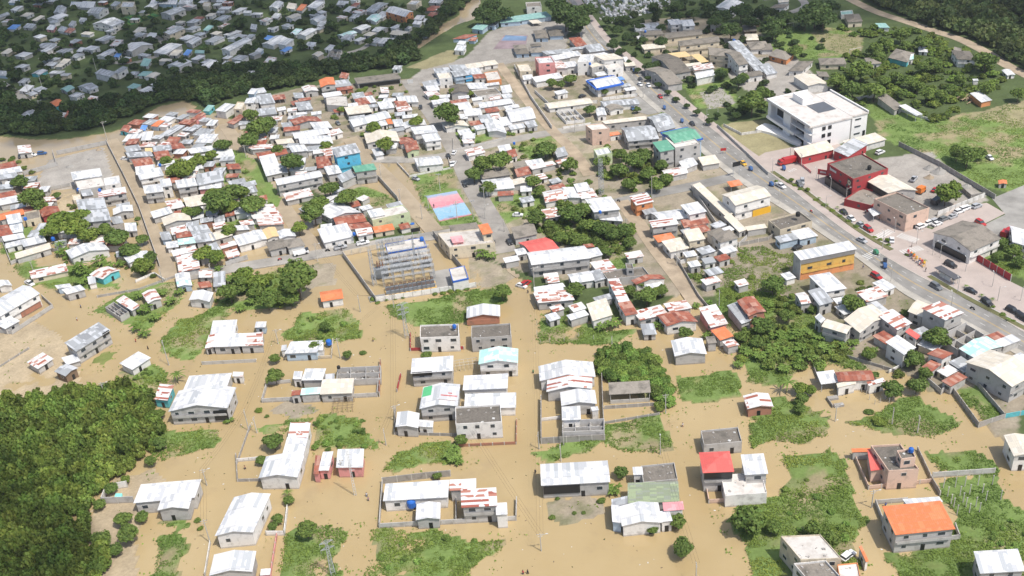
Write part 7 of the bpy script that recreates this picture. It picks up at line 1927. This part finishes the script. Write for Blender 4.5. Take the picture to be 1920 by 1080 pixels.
# wooden pergola in the water, and a brick drying frame
x, y = ground(645, 765); o = root("pergola", (x, y, 0), .0); mb = MB()
for i in range(5): mb.bar((-3+i*1.5, -2.5, 1.7), (-3+i*1.5, 3, 1.8), .05, 4); mb.bar((-3+i*1.5, -2.4, -.3), (-3+i*1.5, -2.4, 1.7), .06, 4); mb.bar((-3+i*1.5, 2.9, -.3), (-3+i*1.5, 2.9, 1.8), .06, 4)
for j in range(5): mb.bar((-3.4, -2.4+j*1.3, 1.85), (3.4, -2.4+j*1.3, 1.85), .05, 4)
obj("frame", mb.me("frame", [WOOD]), o); reg(o, "half sunken wooden pole frame in flood water", 645, 765, "pergola")
x, y = ground(875, 690); o = root("pergola", (x, y, 0), .1); mb = MB()
for i in range(6): mb.bar((-3.5+i*1.4, -1.5, 2.2), (-3.5+i*1.4, 2, 2.2), .06, 4); mb.bar((-3.5+i*1.4, -1.4, -.3), (-3.5+i*1.4, -1.4, 2.2), .07, 4)
for j in range(3): mb.bar((-3.8, -1.4+j*1.6, 2.3), (3.8, -1.4+j*1.6, 2.3), .06, 4)
obj("frame", mb.me("frame", [CONC]), o); reg(o, "white garden pergola frame left of the mint roofed house", 875, 690, "pergola")
# unfinished little structure bottom right plot
x, y = ground(1566, 755); o = root("well_frame", (x, y, 0), .1); mb = MB(); mb.box((0, 1.8, .3), (3.0, 1.4, .9)); mb.box((.3, -1.8, .3), (2.8, 1.2, .9)); mb.box((-1.7, 0, .4), (.2, 4.4, 1.2)); obj("blocks", mb.me("blocks", [CONCD]), o); reg(o, "small broken block enclosure in flood water", 1566, 755, "block enclosure")
# goal posts
for px, py, rz in ((1477, 53, 0.3), (1603, 100, .3)):
    x, y = ground(px, py); o = root("goal_post", (x, y, .3), rz); mb = MB(); mb.bar((-3.6, 0, 0), (-3.6, 0, 2.4), .12, 5); mb.bar((3.6, 0, 0), (3.6, 0, 2.4), .12, 5); mb.bar((-3.6, 0, 2.4), (3.6, 0, 2.4), .12, 5); obj("frame", mb.me("frame", [FRAMEM]), o); reg(o, "white goal frame on the grass sports field", px, py, "goal")
# concrete sign wall at the school gate
billboard(770, 158, 3, 2.2, 1.6, FRAMEM, "white painted sign at the school gate", (0, -1), posts=False)
# ================================================================= PEOPLE wading and walking
def person_mesh(seed, shirt, trousers, skin=(.20, .11, .07)):
    r = random.Random(seed); V = [(0, 0, .95), (0, 0, 1.18), (0, 0, 1.42), (0, .02, 1.53), (0, .03, 1.66), (0, .01, 1.78)]; E_ = [(0, 1), (1, 2), (2, 3), (3, 4), (4, 5)]; Rr = [.15, .14, .15, .06, .10, .07]
    def ch(root_i, pts):
        p = root_i
        for q, rr in pts: V.append(q); Rr.append(rr); E_.append((p, len(V)-1)); p = len(V)-1
    st = r.uniform(.08, .22)
    ch(0, [((.1, 0, .88), .10), ((.11, st, .48), .065), ((.11, st*.7, .06), .045), ((.11, st*.7+.14, .03), .035)]); ch(0, [((-.1, 0, .88), .10), ((-.11, -st*.6, .48), .065), ((-.11, -st, .06), .045), ((-.11, -st+.14, .03), .035)])
    ch(2, [((.2, 0, 1.40), .06), ((.26, -.05, 1.12), .045), ((.27, .08, .88), .032), ((.27, .13, .79), .03)]); ch(2, [((-.2, 0, 1.40), .06), ((-.26, .05, 1.12), .045), ((-.27, .18, .92), .032), ((-.27, .24, .84), .03)])
    me = bpy.data.meshes.new("body"); me.from_pydata(V, E_, []); return me, Rr
def hexm(n, c): return plain(n, c, .8, .05, dirtamt=0)
SK = hexm("skin", (.20, .11, .07)); HAIR = hexm("hair", (.02, .015, .012))
def person(px, py, shirt, trous, sn, tn, where, rz, i, z=None):
    x, y = ground(px, py); me, Rr = person_mesh(i, 0, 0); o = root("person", (x, y, (gz(x, y) if z is None else z)-(.25 if z is None else 0)), rz)
    b = obj("body", me, o); sm_ = b.modifiers.new("skin", 'SKIN')
    for v, rr in zip(me.skin_vertices[0].data if me.skin_vertices else [], Rr): v.radius = (rr, rr)
    if not me.skin_vertices:
        pass
    dg = bpy.context.evaluated_depsgraph_get(); 
    ev = b.evaluated_get(dg); m2 = bpy.data.meshes.new_from_object(ev); b.modifiers.clear(); b.data = m2; m2.materials.clear()
    for m_ in (hexm(f"{sn}_shirt", shirt), hexm(f"{tn}_trousers", trous), SK, HAIR): m2.materials.append(m_)
    for p in m2.polygons:
        c = p.center; p.material_index = 3 if c.z > 1.72 else 2 if c.z > 1.47 or (abs(c.x) > .2 and c.z < 1.2) or c.z < .25 else 0 if c.z > .95 else 1; p.use_smooth = True
    reg(o, f"person in {sn} shirt and {tn} trousers {where}", px, py, "person", "people outdoors")
for i, (px, py, s, t, sn, tn, wh, z) in enumerate([(1004, 888, (.05,.05,.06), (.03,.03,.04), "black", "black", "wading by the bright white roof", None), (981,1077,(.5,.1,.1),(.05,.06,.1),"red","navy","wading at the bottom of the central street",None),(990,1076,(.05,.06,.08),(.02,.02,.02),"dark","black","wading beside a red shirted person",None),(691,939,(.25,.08,.3),(.1,.1,.12),"purple","grey","wading near the white mast",None),(688,931,(.6,.6,.6),(.1,.15,.3),"white","blue","wading behind a purple shirted person",None),(145,601,(.6,.6,.62),(.4,.05,.05),"white","red","wading in the left bend",None),(152,577,(.05,.1,.3),(.05,.05,.05),"blue","black","wading near the corner of the left bend",None),(255,641,(.5,.05,.04),(.3,.03,.03),"red","red","wading below the big green bush",None),(278,655,(.04,.04,.05),(.03,.03,.04),"black","grey","wading left of the lone white house",None),(990,550,(.1,.1,.1),(.1,.1,.15),"black","blue","walking by the parked red car",None),(814,391,(.05,.05,.08),(.04,.04,.05),"dark","dark","standing on the painted court",.46),(641,472,(.1,.1,.12),(.05,.05,.08),"grey","black","walking on the street behind the substation",.44),(1648,415,(.5,.12,.08),(.1,.1,.1),"orange","grey","walking past the cream corner block",.46),(700,640,(.4,.35,.1),(.05,.05,.1),"mustard","navy","wading on the flooded diagonal street",None),(1000,700,(.1,.3,.15),(.05,.05,.05),"green","black","wading on the central street by the striped gables",None),(1280,800,(.6,.6,.6),(.3,.1,.1),"white","maroon","wading on the right flooded street",None),(1660,950,(.1,.15,.4),(.1,.1,.1),"blue","grey","wading beside the orange roofed hall",None),(460,880,(.5,.3,.2),(.05,.05,.1),"orange","navy","wading on the leftmost flooded lane",None),(1622,402,(.6,.6,.55),(.05,.06,.1),"cream","navy","walking in front of the red shop",.46),(1690,424,(.1,.25,.5),(.1,.1,.1),"blue","grey","walking by the fabric canopy",.46),(1604,380,(.4,.05,.05),(.05,.05,.08),"red","navy","walking near the shop corner",.46),(1709,465,(.6,.6,.6),(.05,.05,.05),"white","black","crossing at the lower zebra",.46),(1735,512,(.1,.1,.1),(.3,.3,.3),"black","grey","walking beside the playground",.56),(1618,505,(.5,.5,.5),(.1,.1,.3),"grey","blue","walking by the yellow building corner",.5),(1190,140,(.5,.45,.3),(.1,.1,.1),"tan","black","walking beside the upper highway",.5),(1656,408,(.6,.6,.6),(.1,.1,.2),"white","blue","walking by the corner block door",.46)]):
    person(px, py, s, t, sn, tn, wh, rnd.uniform(0, 6), i, z)
# ================================================================= CLOUDS above the camera that shade part of the town
cm_, nt, b = newmat("cloud_white", 1.0); b.inputs["Base Color"].default_value = (.9, .9, .9, 1)
tb_ = N(nt, "ShaderNodeBsdfTransparent"); mx_ = N(nt, "ShaderNodeMixShader"); mx_.inputs[0].default_value = .26
nt.links.new(tb_.outputs[0], mx_.inputs[1]); nt.links.new(b.outputs[0], mx_.inputs[2]); nt.links.new(mx_.outputs[0], nt.nodes["Material Output"].inputs[0])
def cloud(px, alt, label, seed, puff=26, dens=1.0):
    P = gpx(px); sh = np.array([SUN_D.x, SUN_D.y])/SUN_D.z*alt; rg = np.random.default_rng(seed); lo = P.min(0); hi = P.max(0); V = []; F = []
    for X in np.arange(lo[0], hi[0], puff*.8):
        for Y in np.arange(lo[1], hi[1], puff*.8):
            x, y = X+rg.normal()*puff*.25, Y+rg.normal()*puff*.25
            if not bool(inpoly(np.array([x]), np.array([y]), P)[0]): continue
            r = puff*(.45+.5*rg.random()); zc = alt+rg.normal()*6; b0 = len(V); n, m = 10, 6
            kx = -(zc-alt)/SUN_D.z
            for i in range(m+1):
                ph = math.pi*i/m
                for j in range(n): t = 2*math.pi*j/n; w = 1+.12*math.sin(3*t+i); V.append((x+sh[0]+r*w*math.sin(ph)*math.cos(t), y+sh[1]+r*w*math.sin(ph)*math.sin(t), zc+r*.5*math.cos(ph)))
            for i in range(m):
                for j in range(n): F.append((b0+i*n+j, b0+(i+1)*n+j, b0+(i+1)*n+(j+1) % n, b0+i*n+(j+1) % n))
    o = obj("cloud", npmesh("cloud", np.array(V), np.array(F), cm_, smooth=True)); tag(o, label, "cloud", kind="stuff")
cloud([(-500,-260),(980,-260),(960,-40),(890,20),(800,95),(700,125),(600,140),(480,165),(330,205),(200,240),(60,262),(-500,330)], 620, "cloud above the town shading the far neighbourhood", 1)
cloud([(1040,-200),(1980,-200),(2000,70),(1800,50),(1650,30),(1500,45),(1300,75),(1150,50),(1060,10)], 620, "thin cloud above the school and the wooded hillside", 3, 18)
cloud([(-300,790),(0,830),(90,870),(150,930),(140,1010),(150,1200),(-300,1300)], 620, "small cloud above the wood at the lower left", 2, 12)
# ================================================================= HAZE
hz_ = MB(); hz_.box((0, 350, 150), (2600, 1900, 302)); hm = bpy.data.materials.new("haze_air"); hm.use_nodes = True; nt = hm.node_tree; nt.nodes.clear()
pv = nt.nodes.new("ShaderNodeVolumePrincipled"); pv.inputs["Color"].default_value = (.86, .92, 1, 1); pv.inputs["Density"].default_value = 0.00009; pv.inputs["Anisotropy"].default_value = 0.2
no_ = nt.nodes.new("ShaderNodeOutputMaterial"); nt.links.new(pv.outputs[0], no_.inputs["Volume"]); tag(obj("haze", hz_.me("haze", [hm])), "thin pale haze over the town", "haze", kind="stuff")
# ================================================================= LABELS: what each repeat stands beside
ANCH = [(60,30,"at the far top left corner"),(60,95,"near the far left edge"),(140,50,"left of the small green pitch"),(240,15,"above the small green pitch"),(270,60,"right of the small green pitch"),(120,150,"along the far dirt lane"),(200,140,"by the windowless block building"),(200,90,"below the white gabled warehouse"),(330,110,"by the long bright shed"),(330,55,"between far gardens"),(400,90,"above the middle creek bend"),(430,40,"in the far upper rows"),(520,60,"by the white bungalow"),(540,20,"at the top edge"),(590,100,"just above the creek trees"),(660,30,"left of the orange gabled hall"),(690,60,"below the orange gabled hall"),(760,20,"right of the orange gabled hall"),(800,60,"at the muddy creek bend"),(860,70,"in the grey school yard"),(930,40,"by the long teal classrooms"),(1000,90,"among the blue pavilions"),
(110,215,"at the left creek bank"),(290,240,"at the top of the first street"),(330,225,"below the creek thicket"),(400,210,"by the cream creekside houses"),(470,185,"by the creekside workshops"),(540,170,"below the red gabled house"),(620,180,"behind the concrete slab building"),(700,200,"by the very long white roof"),(680,230,"below the very long white roof"),(560,240,"left of the very long white roof"),(500,260,"by the deep red gabled roof"),(600,260,"above the blue three storey house"),(760,230,"along the school street"),(820,140,"below the school yard"),(860,190,"right of the school street"),(930,200,"above the small grass plot"),(900,240,"by the small grass plot"),(720,255,"above the flooded cross street"),(790,280,"by the isolated white house"),
(1010,130,"by the pink apartment block"),(1100,115,"by the curved corner block"),(1140,150,"by the blue edged station"),(1060,190,"in the long walled lot"),(990,220,"by the dirt lane"),(1080,230,"by the truss ruin"),(1150,230,"by the peach tall house"),(1210,260,"behind the petrol station"),(1200,60,"by the cream school office"),(1280,50,"behind the classroom row"),(1330,75,"by the classroom stair block"),(1280,115,"beside the cream canopies"),(1370,110,"by the angled classrooms"),(1400,190,"left of the white public building"),(1410,40,"by the hip roofed huts"),(1300,20,"by the cemetery warehouse"),(1160,20,"at the cemetery"),(1060,40,"behind the blue pavilions"),(1500,60,"at the football field"),(1480,120,"below the football field"),(1600,40,"by the orange porch house"),(1580,160,"behind the white public building"),(1680,90,"on the upper right rise"),(1700,150,"in the upper right scrub"),(1820,110,"by the dirt track"),(1840,170,"by the timber stack"),(1680,220,"beside the lawn"),(1870,250,"in the right meadow"),
(30,310,"at the left edge by the creek"),(90,300,"beside the sandy compound"),(40,370,"left of the grey slab building"),(30,430,"below the long orange roof"),(90,400,"by the orange walled house"),(170,350,"by the striped rusty front"),(180,400,"by the tall grey slabs"),(230,400,"along the first street"),(240,440,"below the tall grey slabs"),(60,460,"in the palm garden"),(140,480,"around the palms"),(200,470,"by the broad white gable hall"),(180,520,"by the turquoise gabled house"),(80,520,"by the flooded left junction"),(290,290,"at the first street corner"),(330,300,"in the block right of first street"),(310,340,"by the dark balcony house"),(400,330,"right of the dark balcony house"),(300,390,"by the pale gable roof"),(420,300,"left of the second street"),(430,370,"in the leafy middle block"),(350,430,"by the pale aqua roof"),(400,430,"below the leafy middle block"),(360,480,"by the patched long roofs"),(470,420,"above the weedy walled garden"),(440,500,"at the concrete street"),(350,520,"by the street end"),(500,300,"left of the two storey hall"),(500,400,"below the two storey hall"),(570,350,"by the two storey hall"),(610,300,"left of the blue three storey house"),(680,330,"by the green roofed house"),(620,380,"behind the rusty gabled roof"),(640,430,"by the large sheet roof"),(700,420,"by the pale green house"),(780,400,"left of the painted court"),(830,360,"by the painted court"),(870,320,"above the painted court"),(880,400,"right of the painted court"),(920,330,"in the tree block"),(960,300,"by the meadow trees"),(1000,280,"by the meadow plot"),(870,430,"at the cream rambling house"),(960,440,"at the silted street"),(510,470,"at the peach striped roof"),(550,460,"by the hip roofed houses"),(600,470,"on the concrete street"),(750,470,"inside the substation"),(720,540,"along the substation front wall"),(850,520,"at the guard building"),(900,480,"in the banana lot"),
(1020,400,"above the vivid red shed"),(1060,370,"left of the lattice tower"),(1140,330,"behind the lattice tower"),(1220,320,"in the dense tree block"),(1300,300,"by the grey station block"),(1090,450,"right of the vivid red shed"),(1160,440,"in the orchard"),(1050,500,"below the long white building"),(1180,500,"by the dusty lane"),(1250,380,"by the orange side walled house"),(1300,400,"above the two white houses"),(1300,440,"by the two white houses"),(1240,420,"along the dusty lane"),(1370,330,"at the walled depot"),(1380,430,"by the brown hip roofed house"),(1350,500,"in the weedy field"),(1420,540,"at the thicket top"),(1440,390,"by the huge warehouse"),(1480,430,"behind the blackened roof"),(1440,480,"by the blackened roof"),(1500,470,"left of the yellow building"),(1560,500,"by the yellow building"),(1470,330,"by the fire station"),(1540,350,"by the red shop"),(1600,400,"along the planted median"),(1640,440,"by the upper zebra crossing"),(1700,480,"at the playground"),(1650,370,"by the cream corner block"),(1690,410,"in front of the corner block"),(1740,420,"left in the parked row"),(1770,410,"in the middle parked row"),(1810,395,"right in the parked row"),(1720,330,"in the gravel yard"),(1790,350,"by the yard tree"),(1800,440,"by the patched grey roof"),(1780,500,"on the service road"),(1890,470,"at the right edge scrub"),(1860,560,"on the lower median"),(1820,530,"by the bus shelter"),(1250,190,"on the upper highway"),(1380,310,"on the middle highway"),(1620,460,"on the highway crossing"),(1660,500,"on the highway by the poles"),(1820,580,"on the lower highway"),
(20,590,"at the left bend"),(120,600,"by the left bend"),(160,640,"by the tall block warehouse"),(80,680,"by the wooden stilt hut"),(240,580,"in the flooded garden"),(280,550,"right in the flooded garden"),(330,540,"beside the green bend"),(250,680,"by the lone small house"),(320,700,"left of the white block gable"),(380,720,"by the white block gable"),(370,600,"beside the bright grass lot"),(430,650,"by the paired zinc roofs"),(450,550,"in the banana grove"),(530,540,"by the big round tree"),(600,560,"by the orange red cottage"),(590,630,"behind the light blue house"),(560,660,"by the light blue house"),(670,650,"right of the light blue house"),(520,720,"by the rubble compound"),(600,720,"in the rubble compound"),(680,740,"beside the rubble ruin"),(500,820,"in the flooded garden plot"),(540,860,"by the striped long roof"),(640,860,"by the pink house"),(640,800,"in the middle weeds"),(700,600,"on the flooded diagonal street"),(770,640,"by the roof terrace house"),(830,600,"in the grass below the substation"),(910,580,"by the half brick house"),(920,620,"by the turquoise based house"),(820,690,"by the gallery house"),(920,680,"by the mint roofed house"),(830,750,"by the lettered roof"),(900,760,"by the blackened balcony house"),(770,790,"by the gabled corner house"),(860,840,"below the blackened balcony house"),(780,850,"in the leafy patch"),
(1050,540,"above the fenced weeds"),(1050,610,"in the fenced weeds"),(1130,590,"by the narrow cream roof"),(1200,550,"behind the rusty cluster"),(1220,600,"by the rusty cluster"),(1280,640,"by the lone gabled house"),(1330,580,"by the half rust roof"),(1360,620,"by the small orange roof"),(1400,580,"by the tall brick house"),(1400,640,"left of the banana grove"),(1460,650,"in the right banana grove"),(1540,650,"far right of the banana grove"),(1450,600,"in the right thicket"),(1060,700,"by the striped white gables"),(1060,780,"by the cluttered block shell"),(1180,740,"by the open sided ruin"),(1200,680,"by the domed thicket"),(1240,800,"by the right flooded street"),(1100,830,"in the long weed strip"),(1320,720,"in the muddy weed lot"),(1440,760,"by the brick cottage"),(1490,730,"by the coconut palm"),(1500,800,"in the lower weed lot"),(1350,820,"by the blackened low block"),(1550,560,"by the ribbed grey wedge"),(1600,590,"by the cream gabled block"),(1660,600,"by the half cream hall"),(1640,550,"by the patched long shed"),(1700,620,"by the tall rusty block"),(1740,590,"by the tall half rusty block"),(1700,660,"left of the roofless block"),(1740,640,"by the roofless block"),(1790,660,"by the pale aqua gable"),(1860,700,"by the very large cream hall"),(1740,700,"by the small patio"),(1620,710,"by the red roofed farmhouse"),(1680,730,"right of the farmhouse"),(1640,770,"in the lower green field"),(1850,770,"in the weedy long plot"),
(200,800,"in the wood"),(240,980,"below the pool yard"),(290,930,"by the pool yard house"),(370,970,"by the left lamp"),(450,950,"by the large left gable"),(530,960,"by the small banana yard"),(580,1000,"below the small banana yard"),(440,1060,"at the bottom left house"),(760,900,"by the long compound"),(760,960,"in the compound yard"),(900,930,"by the red striped roof"),(850,1030,"in the lower bushes"),(1070,890,"by the open gallery"),(1060,950,"below the open gallery"),(1160,900,"behind the mossy roof"),(1180,950,"by the mossy roof"),(1260,980,"by the pale gabled roof"),(1200,1030,"in the open water"),(1340,880,"by the red pyramid roof"),(1400,930,"by the pale terrace block"),(1420,980,"in the big leafy clump"),(1540,950,"in the bright weed lot"),(1540,1040,"by the white parapet house"),(1660,870,"by the peach house"),(1800,860,"in the upper right weed lot"),(1800,930,"in the vine plot"),(1720,980,"by the orange roofed hall"),(1850,1000,"right of the orange hall"),(1880,860,"at the right water edge"),(1860,1050,"at the lower right corner")]
groups = {}
for o, look, px, py in REGISTRY:
    a = min(ANCH, key=lambda q: (q[0]-px)**2+(1.3*(q[1]-py))**2)[2]; own = o.get("group") is None and len(look.split()) >= 6
    groups.setdefault((look, a), []).append((px, py, o))
byl = {}
for (look, a), L in groups.items(): byl.setdefault(look, []).append((a, L))
ORD = ["leftmost", "second", "third", "fourth", "fifth", "sixth", "seventh", "eighth", "ninth", "tenth", "eleventh", "twelfth", "thirteenth", "fourteenth", "fifteenth", "sixteenth"]
for look, gl in byl.items():
    single = len(gl) == 1 and len(gl[0][1]) == 1
    for a, L in gl:
        L.sort(key=lambda t: (t[0], t[1]))
        for i, (px, py, o) in enumerate(L):
            if single and len(look.split()) >= 6: lb = look
            elif len(L) == 1: lb = f"{look} {a}"
            else: lb = (f"{look} {a}, leftmost of {len(L)}" if i == 0 else f"{look} {a}, {(ORD[i] if i < 16 else str(i+1)+'th')} from left")
            w = lb.split()
            if len(w) > 16: lb = ' '.join([x for x in w if x not in ('the', 'with', 'of')][:16])
            o["label"] = lb
from collections import Counter
cc = Counter(o["label"] for o, *_ in REGISTRY); print("DUP labels", [(k, v) for k, v in cc.items() if v > 1][:20], sum(v for v in cc.values() if v > 1))
del FOOT
print("objects", len(scene.objects), "registered", len(REGISTRY), "kinds", sorted({k: sum(1 for r_ in REGISTRY if r_[0].name.split('.')[0] == k) for k in {r_[0].name.split('.')[0] for r_ in REGISTRY}}.items(), key=lambda t: -t[1])[:8])
